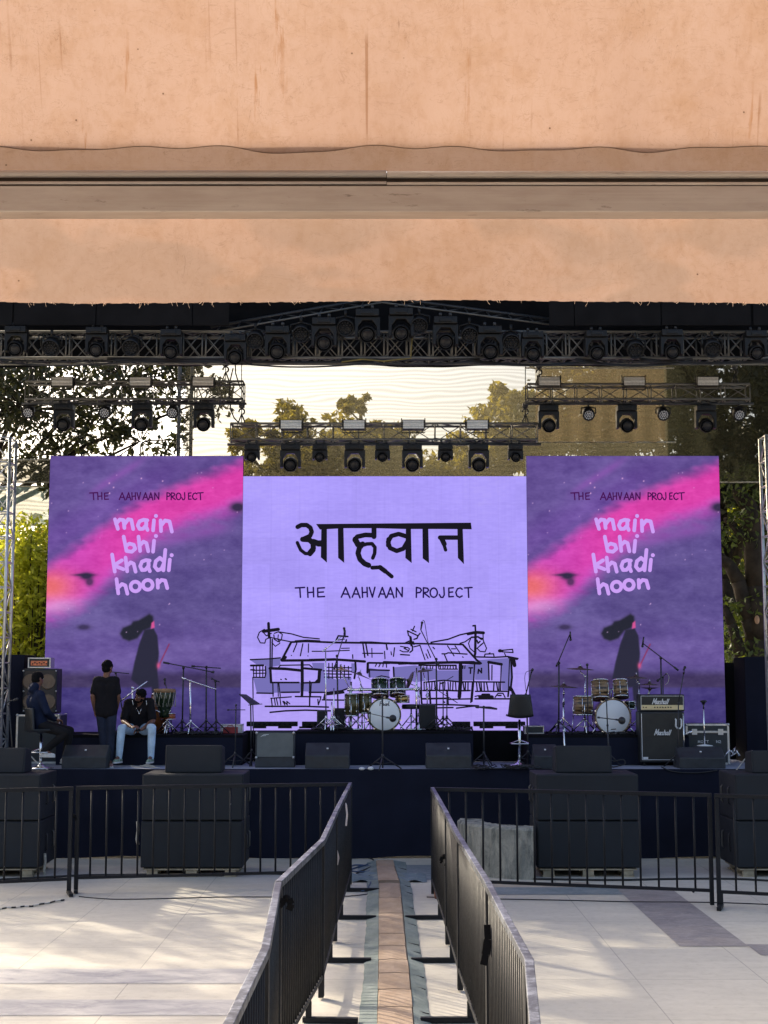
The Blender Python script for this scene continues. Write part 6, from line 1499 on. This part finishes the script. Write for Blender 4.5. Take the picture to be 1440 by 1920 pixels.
def hand(segs, wrist, d, up, sgn=1, curl=.5, ln_=.17):   # palm and five unequal, bent fingers
    w_, d, up = Vector(wrist), Vector(d).normalized(), Vector(up).normalized(); sdv = d.cross(up).normalized() * sgn; up = sdv.cross(d).normalized() * sgn
    for o in (-.026, 0, .026): segs.append((w_ + sdv * o * .6, w_ + d * .085 + sdv * o, .018, .017))
    for i, (o, L) in enumerate(((-.033, .064), (-.011, .078), (.011, .074), (.033, .056))):
        k0 = w_ + d * .09 + sdv * o; k1 = k0 + (d * math.cos(curl * .6) - up * math.sin(curl * .6)) * L * .5; k2 = k1 + (d * math.cos(curl * 1.6) - up * math.sin(curl * 1.6)) * L * .5
        segs.append((k0, k1, .0105, .0095)); segs.append((k1, k2, .0095, .0080))
    t0 = w_ + d * .03 - sdv * .03; t1 = t0 + (d * .7 - sdv * .7 - up * .2).normalized() * .045; t2 = t1 + (d * .95 - sdv * .2 - up * .3).normalized() * .032
    segs.append((t0, t1, .014, .011)); segs.append((t1, t2, .011, .009))
def lerp(a, b, t): return Vector(a).lerp(Vector(b), t)
def person(label, loc, J, skin, shirt, trous, shoe, hair, sleeve=.72, build=1.0, group=None, facefeat=True, hood=False, beard=False, flip=False):
    t = thing('person', label, 'person', loc, group)
    J = {k: Vector(v) for k, v in J.items()}
    lat = (J['rsh'] - J['lsh']).normalized(); plat = (J['rhip'] - J['lhip']).normalized()
    hd = J['head']; fc = J['face'].normalized(); upv = (hd - J['neck']).normalized(); upv = (upv - fc * upv.dot(fc)).normalized(); hr = fc.cross(upv).normalized()
    rot = Matrix((hr, fc, upv)).transposed()
    b = build; torso = []
    pel, ch = J['pelvis'], J['chest']; mid = pel.lerp(ch, .45)
    for s in (-1, 1):
        torso += [(pel + plat * s * .075, mid + lat * s * .07, .105 * b, .098 * b), (mid + lat * s * .07, ch + lat * s * .085, .10 * b, .112 * b), (ch + lat * s * .085, (J['lsh'] if s < 0 else J['rsh']) - lat * s * .035, .10 * b, .062 * b)]
    torso.append((J['lsh'], J['rsh'], .058 * b, .058 * b))
    body = list(torso)
    body.append((ch.lerp(J['neck'], .5), J['neck'] + upv * .05, .062, .054))
    for s in 'lr':
        sh, el, ha = J[s + 'sh'], J[s + 'el'], J[s + 'ha']
        body += [(sh, el, .050 * b, .040 * b), (el, el.lerp(ha, .3), .040 * b, .042 * b), (el.lerp(ha, .3), ha, .041 * b, .027)]
        hand(body, ha, J[s + 'hd'], J[s + 'hu'], 1 if s == 'r' else -1, .75)
        hp, kn, an = J[s + 'hip'], J[s + 'kn'], J[s + 'an']
        body += [(hp, kn, .082 * b, .055), (kn, kn.lerp(an, .35), .054, .055), (kn.lerp(an, .35), an, .054, .036)]
        body.append((an, an + J[s + 'toe'] * .12 - Vector((0, 0, .05)), .035, .03))
    balls = [(hd + upv * .012, (.074, .093, .105), rot), (hd + fc * .022 - upv * .05, (.058, .066, .062), rot), (hd + fc * .092 - upv * .018, (.012, .018, .022), rot), (hd + fc * .085 - upv * .056, (.028, .012, .010), rot), (hd + fc * .078 + upv * .022, (.05, .014, .010), rot),
             (hd + hr * .076 - upv * .012, (.012, .02, .032), rot), (hd - hr * .076 - upv * .012, (.012, .02, .032), rot)]
    part(t, 'body', blob('body', body, M[skin], .0095, 4, balls), None)
    g = .018; sg = [(p, q, r1 + g, r2 + g) for p, q, r1, r2 in torso[:2] + torso[3:5]]
    sg += [(p, q, r1 + g * .8, r2 + g) for p, q, r1, r2 in (torso[2], torso[5], torso[6])]
    hem = pel - (ch - pel).normalized() * .06
    for s in (-1, 1): sg.append((hem + plat * s * .07, mid + lat * s * .065, .118 * b, .112 * b))
    sg.append((hem, mid, .122 * b, .118 * b))
    for s in 'lr':
        sh, el, ha = J[s + 'sh'], J[s + 'el'], J[s + 'ha']
        if sleeve < 1: sg += [(sh, sh.lerp(el, sleeve), .064 * b, .066 * b)]
        else: sg += [(sh, el, .070 * b, .060 * b), (el, ha.lerp(el, .04), .060 * b, .044 * b)]
    if hood: sg += [(J['neck'] - fc * .05 + lat * .05, J['neck'] - fc * .05 - lat * .05, .07, .07), (J['neck'] - fc * .09 - upv * .05 + lat * .03, J['neck'] - fc * .09 - upv * .05 - lat * .03, .06, .06)]
    part(t, 'hoodie' if hood else 'shirt', blob('shirt', sg, M[shirt], .012, 5), None)
    tg = [(pel + plat * .05, pel - plat * .05, .118 * b, .118 * b)]
    for s in 'lr':
        hp, kn, an = J[s + 'hip'], J[s + 'kn'], J[s + 'an']
        tg += [(hp, kn, .098 * b, .072), (kn, kn.lerp(an, .4), .071, .066), (kn.lerp(an, .4), an + (an - kn).normalized() * .01, .066, .054)]
    part(t, 'trousers', blob('trousers', tg, M[trous], .012, 5), None)
    for s in 'lr':
        an, to = J[s + 'an'], J[s + 'toe']; z = an.z - .055
        base = Vector((an.x, an.y, z)); sgs = [(base - to * .045, base + to * .10 - Vector((0, 0, .005)), .042, .040), (base + to * .10 - Vector((0, 0, .005)), base + to * .175 - Vector((0, 0, .012)), .040, .030), (base, an, .042, .044)]
        so = part(t, 'shoe', blob('shoe', sgs, M[shoe], .010, 3), None)
        sm = MB(); pd = Vector((-to.y, to.x, 0)); q = base - Vector((0, 0, .042))
        sm.prism([((q + to * a_ + pd * w2).x, (q + to * a_ + pd * w2).y) for a_, w2 in ((-.085, -.03), (-.085, .03), (.0, .04), (.1, .045), (.19, .03), (.205, 0), (.19, -.03), (.1, -.045), (.0, -.04))], q.z - .004, q.z + .022, 'xy')
        part(so, 'sole', sm, M['shoe_white'], .004)
    hb = [(hd - fc * .012 + upv * .030, (.084, .098, .096), rot), (hd - fc * .035 - upv * .015, (.079, .072, .085), rot)]
    if hair == 'cap': hb = [(hd - fc * .006 + upv * .035, (.088, .104, .092), rot), (hd - fc * .03 - upv * .01, (.084, .080, .075), rot)]
    if hair == 'thick': hb.append((hd + fc * .03 + upv * .082, (.075, .062, .045), rot)); hb.append((hd - hr * .03 + fc * .045 + upv * .085, (.04, .04, .03), rot))
    hm = MB(); 
    if hair != 'cap':
        for _ in range(60):
            v = Vector((rnd.gauss(0, 1), rnd.gauss(0, 1) - .3, abs(rnd.gauss(0, 1)))).normalized(); hb.append((hd - fc * .014 + upv * .026 + rot @ Vector((v.x * .078, v.y * .09, v.z * .088)), (.017, .017, .017)))
    part(t, 'beanie' if hair == 'cap' else 'hair', blob('hair', [], M['hair'], .009, 2, hb), None)
    if facefeat:
        e = MB(); wv = MB()
        for s in (-1, 1):
            wv.sph(hd + fc * .080 + hr * .030 * s + upv * .004, (.013, .009, .008), 10, 7, rot); e.sph(hd + fc * .087 + hr * .030 * s + upv * .004, (.006, .005, .006), 8, 6, rot)
        ey = part(t, 'eye', wv, M['shoe_white']); part(ey, 'pupil', e, M['hair'])
        br = MB()
        for s in (-1, 1): br.tube(hd + fc * .090 + hr * .014 * s + upv * .024, hd + fc * .080 + hr * .048 * s + upv * .026, .0055, .004)
        part(t, 'eyebrow', br, M['hair'])
        part(t, 'mouth', MB().sph(hd + fc * .093 - upv * .058, (.024, .007, .005), 10, 6, rot), pm('lips', (.12, .04, .035), .5))
        if beard: part(t, 'beard', blob('beard', [], M['hair'], .008, 2, [(hd + fc * .034 - upv * .078, (.055, .055, .040), rot), (hd + fc * .086 - upv * .040, (.030, .013, .007), rot), (hd + hr * .062 + fc * .02 - upv * .045, (.014, .035, .045), rot), (hd - hr * .062 + fc * .02 - upv * .045, (.014, .035, .045), rot)]), None)
    return t
# the man standing with his back to us
Y1 = 23.75; p = P(196, 1432, Y1)
person('man standing with his back turned, black t-shirt and dark jeans', (p.x, Y1, ZS), dict(
    pelvis=(.01, 0, .96), chest=(.0, .02, 1.30), neck=(.0, .0, 1.49), head=(.015, .015, 1.635), face=(.55, .85, -.05),
    lsh=(-.160, 0, 1.415), rsh=(.152, 0, 1.415), lel=(-.215, -.04, 1.16), rel=(.20, .02, 1.16), lha=(-.185, .02, .93), rha=(.165, .10, .95),
    lhd=(.15, .35, -1), lhu=(-1, 0, .1), rhd=(-.25, .4, -1), rhu=(1, 0, .1),
    lhip=(-.075, 0, .92), rhip=(.095, 0, .92), lkn=(-.04, .03, .50), rkn=(.10, .0, .50), lan=(.015, .02, .10), ran=(.095, -.05, .10), ltoe=(-.3, .95, 0), rtoe=(.35, -.9, 0)),
    'skin', 'black_tee', 'dark_jeans', 'shoe_red', 'short', .72, .98, facefeat=True)
# the man seated on the riser edge, facing us
Y2 = 24.2; p = P(257, 1400, Y2); zs_ = ZRL - ZS
px2 = lambda x, y, Y: tuple(P(x, y, Y) - Vector((p.x, Y2, ZS)))
person('seated man in black polo shirt and light blue jeans on the riser edge', (p.x, Y2, ZS), dict(
    pelvis=(.0, .10, zs_ + .11), chest=px2(259, 1330, 24.16), neck=px2(262, 1319, 24.06), head=px2(263, 1305, 23.98), face=(-.5, -.85, -.2),
    lsh=px2(240, 1319, 24.10), rsh=px2(281, 1317, 24.10), lel=px2(231, 1352, 23.98), rel=px2(287, 1352, 23.98), lha=px2(246, 1363, 23.72), rha=px2(266, 1368, 23.74),
    lhd=(.75, -.3, .05), lhu=(0, -.3, 1), rhd=(-.85, -.25, -.1), rhu=(0, -.3, 1),
    lhip=(-.10, .08, zs_ + .09), rhip=(.10, .08, zs_ + .09), lkn=px2(228, 1366, 23.72), rkn=px2(285, 1365, 23.74), lan=px2(223, 1419, 23.74), ran=px2(283, 1419, 23.76), ltoe=(-.25, -.97, 0), rtoe=(-.12, -.99, 0)),
    'dark_skin', 'black_tee', 'light_jeans', 'shoe_mixed', 'thick', .80, 1.08, beard=True)
for o_ in bpy.data.objects:
    if o_.name.startswith('person') and 'light blue jeans' in str(o_.get('label')): SEATED = o_
part(SEATED, 'collar_trim', MB().tube(P(248, 1313, 23.93), P(250, 1322, 23.92), .005).tube(P(274, 1313, 23.97), P(275, 1322, 23.96), .005), M['white_paint'], 0, True)
part(SEATED, 'pendant', MB().tube(P(256, 1328, 23.97), P(261, 1338, 23.95), .003).tube(P(266, 1328, 23.97), P(261, 1338, 23.95), .003).sph(P(261, 1338, 23.945), .012, 8, 6), M['chrome'], 0, True)
ph_ = MB(); c = Vector(P(259, 1369, 23.66)); ph_.box(c, (.075, .012, .045), Matrix.Rotation(.3, 3, 'X')); solo('mobile_phone', 'dark phone held in the hands of the seated man', 'phone', ph_, M['glass'], bevel=.003)
# the man on the stool at the left, seen from behind and to the side
Y3 = 23.35; p = P(76, 1400, Y3); seat = P(76, 1373, Y3).z - ZS
px3 = lambda x, y, Y: tuple(P(x, y, Y) - Vector((p.x, Y3, ZS)))
person('man in navy hoodie and black beanie perched on a stool at left', (p.x, Y3, ZS), dict(
    pelvis=px3(75, 1355, 23.40), chest=px3(67, 1315, 23.42), neck=px3(69, 1288, 23.44), head=px3(71, 1273, 23.48), face=(.72, .68, -.1),
    lsh=px3(59, 1302, 23.62), rsh=px3(76, 1303, 23.24), lel=px3(70, 1335, 23.75), rel=px3(88, 1334, 23.22), lha=px3(98, 1347, 23.72), rha=px3(103, 1349, 23.42),
    lhd=(1, -.3, -.3), lhu=(0, .2, 1), rhd=(1, .4, -.2), rhu=(0, .2, 1),
    lhip=px3(78, 1360, 23.48), rhip=px3(78, 1361, 23.30), lkn=px3(131, 1370, 23.65), rkn=px3(124, 1374, 23.30), lan=px3(122, 1420, 23.6), ran=px3(84, 1408, 23.28), ltoe=(.9, -.3, 0), rtoe=(.9, -.35, 0)),
    'skin', 'navy_hoodie', 'dark_trousers', 'shoe_white', 'cap', 1.0, 1.0, hood=True, facefeat=True)
bar_stool('black bar stool under the man in the navy hoodie', 77, Y3, 1376, 0, ZS, rot=-1.0)

# ------------------------------------------------------------------ trees, bushes, netting
def leaf_mat(name, a, b, tr=.55):
    t = NT(name); v = t.coord(); f = t.noise(v, 1.1, 3); g = t.noise(v, 7, 2)
    c = t.ramp(t.math('ADD', t.math('MULTIPLY', f, .6), t.math('MULTIPLY', g, .4)), [(.36, a), (.62, b)])
    d = t.n('BsdfPrincipled'); t.l(c, d.inputs['Base Color']); d.inputs['Roughness'].default_value = .5
    k = t.n('BsdfTranslucent'); t.l(t.mix(1.0, c, (1.5, 1.35, .6), 'MULTIPLY'), k.inputs[0])
    m = t.n('MixShader'); m.inputs[0].default_value = tr; t.l(d.outputs[0], m.inputs[1]); t.l(k.outputs[0], m.inputs[2]); return t.done(m.outputs[0])
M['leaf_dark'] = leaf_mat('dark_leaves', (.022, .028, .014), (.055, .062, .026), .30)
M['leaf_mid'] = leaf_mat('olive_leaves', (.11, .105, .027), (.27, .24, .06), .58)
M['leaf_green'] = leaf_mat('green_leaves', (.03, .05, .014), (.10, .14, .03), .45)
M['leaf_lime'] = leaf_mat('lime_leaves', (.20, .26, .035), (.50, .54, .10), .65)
def leaves(name, centres, radii, n, size, mat, seed, off):
    g = np.random.RandomState(seed); k = g.randint(0, len(centres), n); c = np.asarray(centres, float)[k]; r = np.asarray(radii, float)[k]
    d = g.normal(size=(n, 3)); d /= np.linalg.norm(d, axis=1)[:, None]; u = g.rand(n) ** (1 / 2.2)
    p = c + d * (r * u)[:, None] * np.array([1, 1, .8]) - np.asarray(off, float)
    nrm = g.normal(size=(n, 3)); nrm /= np.linalg.norm(nrm, axis=1)[:, None]
    t1 = np.cross(nrm, g.normal(size=(n, 3))); t1 /= np.linalg.norm(t1, axis=1)[:, None]; t2 = np.cross(nrm, t1)
    s = size * g.uniform(.6, 1.3, n)[:, None]
    v = np.stack([p - t1 * s, p + t2 * s * .42, p + t1 * s, p - t2 * s * .42], 1).reshape(-1, 3).astype(np.float32)
    me = bpy.data.meshes.new(name); me.vertices.add(len(v)); me.vertices.foreach_set('co', v.ravel())
    me.loops.add(len(v)); me.loops.foreach_set('vertex_index', np.arange(len(v), dtype=np.int32)); me.polygons.add(n); me.polygons.foreach_set('loop_start', np.arange(0, len(v), 4, dtype=np.int32))
    me.update(calc_edges=True); me.materials.append(mat); return me
def tree(label, base, h0, blobs, n, size, mat, seed, group='trees behind the stage', trunk_r=.22, nclump=60, cr=(.18, .36)):
    g = random.Random(seed); t = thing('leafy_tree', label, 'tree', base, group); b = Vector(base); fork = b + Vector((g.uniform(-.3, .3), g.uniform(-.2, .2), h0))
    m = MB(); m.path([b, b.lerp(fork, .5) + Vector((g.uniform(-.15, .15), 0, 0)), fork], trunk_r, 10)
    cs, rs = [], []; limbs = MB()
    for c, r in blobs:
        c = Vector(c); mid_ = fork.lerp(c, .5) + Vector((g.uniform(-.5, .5), g.uniform(-.4, .4), g.uniform(-.2, .5)))
        limbs.tube(fork, mid_, trunk_r * .6, trunk_r * .38, 8); limbs.tube(mid_, c, trunk_r * .38, trunk_r * .14, 7)
        for _ in range(max(3, int(nclump * r ** 2 / sum(q[1] ** 2 for q in blobs)))):
            d = Vector((g.gauss(0, 1), g.gauss(0, 1), g.gauss(0, .8))).normalized() * r * g.uniform(.35, 1.0); e = c + d
            cs.append(tuple(e)); rs.append(r * g.uniform(*cr)); limbs.tube(c + d * .1, e, trunk_r * .12, .012, 5)
    part(t, 'trunk', m, M['bark'], 0, True); part(t, 'limb', limbs, M['bark'], 0, True)
    part(t, 'crown', leaves('crown', cs, rs, n, size, mat, seed, BASE[t]), None)
    return t
# left tree in view: dark leaves against the bright sky, and its neighbours that dapple the floor
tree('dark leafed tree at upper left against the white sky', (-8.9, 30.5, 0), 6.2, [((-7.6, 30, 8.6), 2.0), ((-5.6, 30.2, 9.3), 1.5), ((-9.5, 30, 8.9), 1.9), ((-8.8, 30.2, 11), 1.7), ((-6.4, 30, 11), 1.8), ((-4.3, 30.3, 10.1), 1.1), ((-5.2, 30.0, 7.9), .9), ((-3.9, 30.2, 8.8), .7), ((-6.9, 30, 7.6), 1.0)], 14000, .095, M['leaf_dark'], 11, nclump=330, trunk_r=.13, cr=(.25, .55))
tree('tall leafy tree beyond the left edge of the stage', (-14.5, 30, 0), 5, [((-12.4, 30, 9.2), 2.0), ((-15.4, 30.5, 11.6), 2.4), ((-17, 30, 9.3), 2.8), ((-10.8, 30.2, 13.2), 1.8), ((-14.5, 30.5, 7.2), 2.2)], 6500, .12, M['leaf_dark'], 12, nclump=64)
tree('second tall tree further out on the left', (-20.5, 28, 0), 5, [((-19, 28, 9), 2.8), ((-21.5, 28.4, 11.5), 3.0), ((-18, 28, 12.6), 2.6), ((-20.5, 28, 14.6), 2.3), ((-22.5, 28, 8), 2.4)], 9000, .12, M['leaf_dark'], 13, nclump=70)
# behind the netting
Yt = 33.0; q = lambda x, y: tuple(P(x, y, Yt))
tree('olive tree whose top shows left of the middle behind the netting', (-2.2, 33, 0), 4.0, [(q(530, 832), 1.0), (q(580, 880), 1.4), (q(495, 885), 1.2), (q(545, 800), .5)], 9000, .10, M['leaf_mid'], 21, nclump=90)
tree('olive tree with a pointed top behind the middle of the netting', (-.2, 33.6, 0), 4.4, [(q(680, 796), .65), (q(690, 862), 1.4), (q(740, 832), .8), (q(640, 890), 1.3), (q(676, 766), .35), (q(800, 895), 1.3)], 11000, .10, M['leaf_mid'], 22, nclump=100)
tree('olive tree to the right of the bright gap behind the netting', (3.2, 33.2, 0), 4.4, [(q(970, 770), 1.0), (q(1000, 840), 1.6), (q(900, 870), 1.3), (q(1060, 780), 1.5), (q(950, 735), .5)], 11000, .10, M['leaf_mid'], 23, nclump=100)
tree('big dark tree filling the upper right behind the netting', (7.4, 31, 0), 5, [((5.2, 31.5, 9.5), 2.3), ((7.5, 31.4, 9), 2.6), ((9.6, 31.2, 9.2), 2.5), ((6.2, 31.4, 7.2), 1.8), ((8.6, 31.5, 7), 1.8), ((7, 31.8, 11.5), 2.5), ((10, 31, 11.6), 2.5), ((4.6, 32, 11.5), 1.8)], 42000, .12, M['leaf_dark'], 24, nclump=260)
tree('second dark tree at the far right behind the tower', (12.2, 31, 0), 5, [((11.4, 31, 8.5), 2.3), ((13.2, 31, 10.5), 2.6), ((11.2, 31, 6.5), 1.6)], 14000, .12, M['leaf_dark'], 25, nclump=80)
# trunks seen in the gap at the right
t = thing('forked_tree', 'dark forked trunk with a pale cut in the gap beside the right tower', 'tree', (7.9, 29, 0), 'trees behind the stage')
Yg = 29.0; m = MB(); gq = lambda x, y: P(x, y, Yg)
def limb(m, pts, r0, r1):
    pts = [gq(*k) for k in pts]
    for i in range(len(pts) - 1): m.tube(pts[i], pts[i + 1], r0 + (r1 - r0) * i / (len(pts) - 1), r0 + (r1 - r0) * (i + 1) / (len(pts) - 1), 9); m.sph(pts[i + 1], r0 + (r1 - r0) * (i + 1) / (len(pts) - 1), 9, 6)
limb(m, [(1428, 1560), (1425, 1300), (1420, 1200), (1418, 1100), (1412, 1000), (1405, 950), (1385, 925)], .30, .14)
limb(m, [(1424, 1220), (1405, 1160), (1385, 1090), (1368, 1060), (1350, 1045)], .20, .10)
limb(m, [(1414, 1000), (1395, 1010), (1375, 985), (1362, 975)], .12, .06); limb(m, [(1412, 980), (1430, 950), (1450, 930)], .12, .06); limb(m, [(1390, 1230), (1372, 1170), (1360, 1140)], .14, .07)
part(t, 'trunk', m, M['bark'], 0, True)
part(t, 'cut_scar', MB().sph(gq(1413, 1163) + Vector((0, -.27, 0)), (.05, .03, .09), 10, 8), pm('pale_cut_wood', (.45, .27, .16), .8), 0, True)
cs = []; g = random.Random(5)
for _ in range(70): cs.append(tuple(P(g.uniform(1345, 1450), g.uniform(880, 1270), g.uniform(28.6, 30.5))))
part(t, 'crown', leaves('crown', cs, [.35] * 70, 2300, .075, M['leaf_green'], 31, BASE[t]), None)
def bush(label, box, n, size, mat, seed, k=90, group='bushes behind the stage'):
    g = random.Random(seed); (x0, x1), (y0, y1), (z0, z1) = box
    t = thing('leafy_bush', label, 'bush', ((x0 + x1) / 2, (y0 + y1) / 2, 0), group)
    cs = []; m = MB()
    for _ in range(k):
        c = Vector((g.uniform(x0, x1), g.uniform(y0, y1), g.uniform(z0, z1) )); cs.append(tuple(c)); f = Vector((c.x * .6 + (x0 + x1) * .2, (y0 + y1) / 2, 0)); m.tube(f, c, .03, .01, 5)
    part(t, 'stem', m, M['bark'], 0, True); part(t, 'foliage', leaves('foliage', cs, [(z1 - z0) * .10 + .2] * k, n, size, mat, seed, BASE[t]), None)
a, b = P(-30, 1260, 28.5), P(110, 975, 28.5)
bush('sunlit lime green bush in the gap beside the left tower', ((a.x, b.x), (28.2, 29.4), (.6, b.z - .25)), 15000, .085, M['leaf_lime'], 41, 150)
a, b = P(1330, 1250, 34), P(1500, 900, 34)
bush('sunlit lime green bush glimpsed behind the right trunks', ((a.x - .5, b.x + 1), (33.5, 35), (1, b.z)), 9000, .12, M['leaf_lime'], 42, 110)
bush('long dark hedge far behind the stage', ((-16, 16), (38, 41), (.5, 7.2)), 26000, .22, M['leaf_mid'], 43, 320)
# netting behind the stage
def net_mat(name, c, tr, k=1.0):
    t = NT(name); v = t.coord()
    n = t.n('TexWave'); n.wave_type = 'RINGS'; n.inputs['Scale'].default_value = 2.6; n.inputs['Distortion'].default_value = 14; n.inputs['Detail'].default_value = 1.5; n.inputs['Detail Scale'].default_value = .6
    t.l(t.coord((.35, 1, 1.4)), n.inputs['Vector'])
    a = t.n('BsdfTransparent'); a.inputs[0].default_value = (1, .975, .89, 1); d = t.n('BsdfTranslucent'); d.inputs[0].default_value = (*c, 1); f = t.n('BsdfDiffuse'); f.inputs[0].default_value = (*c, 1)
    s = t.n('MixShader'); s.inputs[0].default_value = .5; t.l(d.outputs[0], s.inputs[1]); t.l(f.outputs[0], s.inputs[2])
    mx = t.n('MixShader'); fac = t.ramp(n.outputs['Fac'], [(0.0, max(0, tr - .08)), (1.0, tr + .06)]); t.l(fac, mx.inputs[0]); t.l(s.outputs[0], mx.inputs[1]); t.l(a.outputs[0], mx.inputs[2]); return t.done(mx.outputs[0])
YN = 27.6
def netting(label, x0, x1, y0, y1, Y, mat, cat='netting'):
    a, b = P(x0, y1, Y), P(x1, y0, Y)
    t = thing('shade_net', label, cat, ((a.x + b.x) / 2, Y, a.z), 'shade nets hung behind the stage')
    part(t, 'net', MB().grid(lambda u, v: (a.x + (b.x - a.x) * u, Y + .03 * math.sin(u * 40) * (1 - v), a.z + (b.z - a.z) * v + (.02 * math.sin(u * 25) if v == 0 else 0)), 80, 4), mat, 0, True)
    part(t, 'net_rope', MB().tube((a.x - .2, Y, a.z + .01), (b.x + .2, Y, a.z + .01), .016).tube((a.x - .2, Y, b.z), (b.x + .2, Y, b.z), .016), M['rope'], 0, True)
    return t
M['net'] = net_mat('olive_shade_net', (.14, .128, .085), .43); M['net_brown'] = net_mat('brown_shade_net', (.26, .20, .13), .60); M['net_blue'] = net_mat('blue_green_shade_net', (.22, .30, .30), .25); M['net_dark'] = net_mat('dark_shade_net', (.06, .06, .045), .2)
netting('wide olive shade net hung behind the middle of the stage', 345, 1248, 600, 905, YN, M['net'])
netting('lighter brown net panel behind the right hung truss', 1005, 1245, 690, 830, YN - .15, M['net_brown'])
netting('far right part of the shade net coloured darker for tree shade', 1249, 1700, 600, 905, YN + .05, net_mat('net_in_tree_shade', (.04, .04, .026), .42))  # this stretch of net lies in tree shade; the shade is in its colour
netting('dark net strip below the leaves at the left', -60, 120, 862, 905, YN + .2, M['net_dark'])
netting('blue green net strip above the lime bush at the left', -60, 120, 912, 985, 29.9, M['net_blue'])
t = thing('scaffold_mast', 'thin grey scaffold mast behind the net left of the middle', 'mast', (P(345, 900, 28.4).x, 28.4, 0))
truss_parts(t, (P(345, 900, 28.4).x, 28.4, 0), (P(345, 900, 28.4).x, 28.4, P(345, 640, 28.4).z), .25, .25, 26, r=.02, mat='dull_alu', rb=.008)
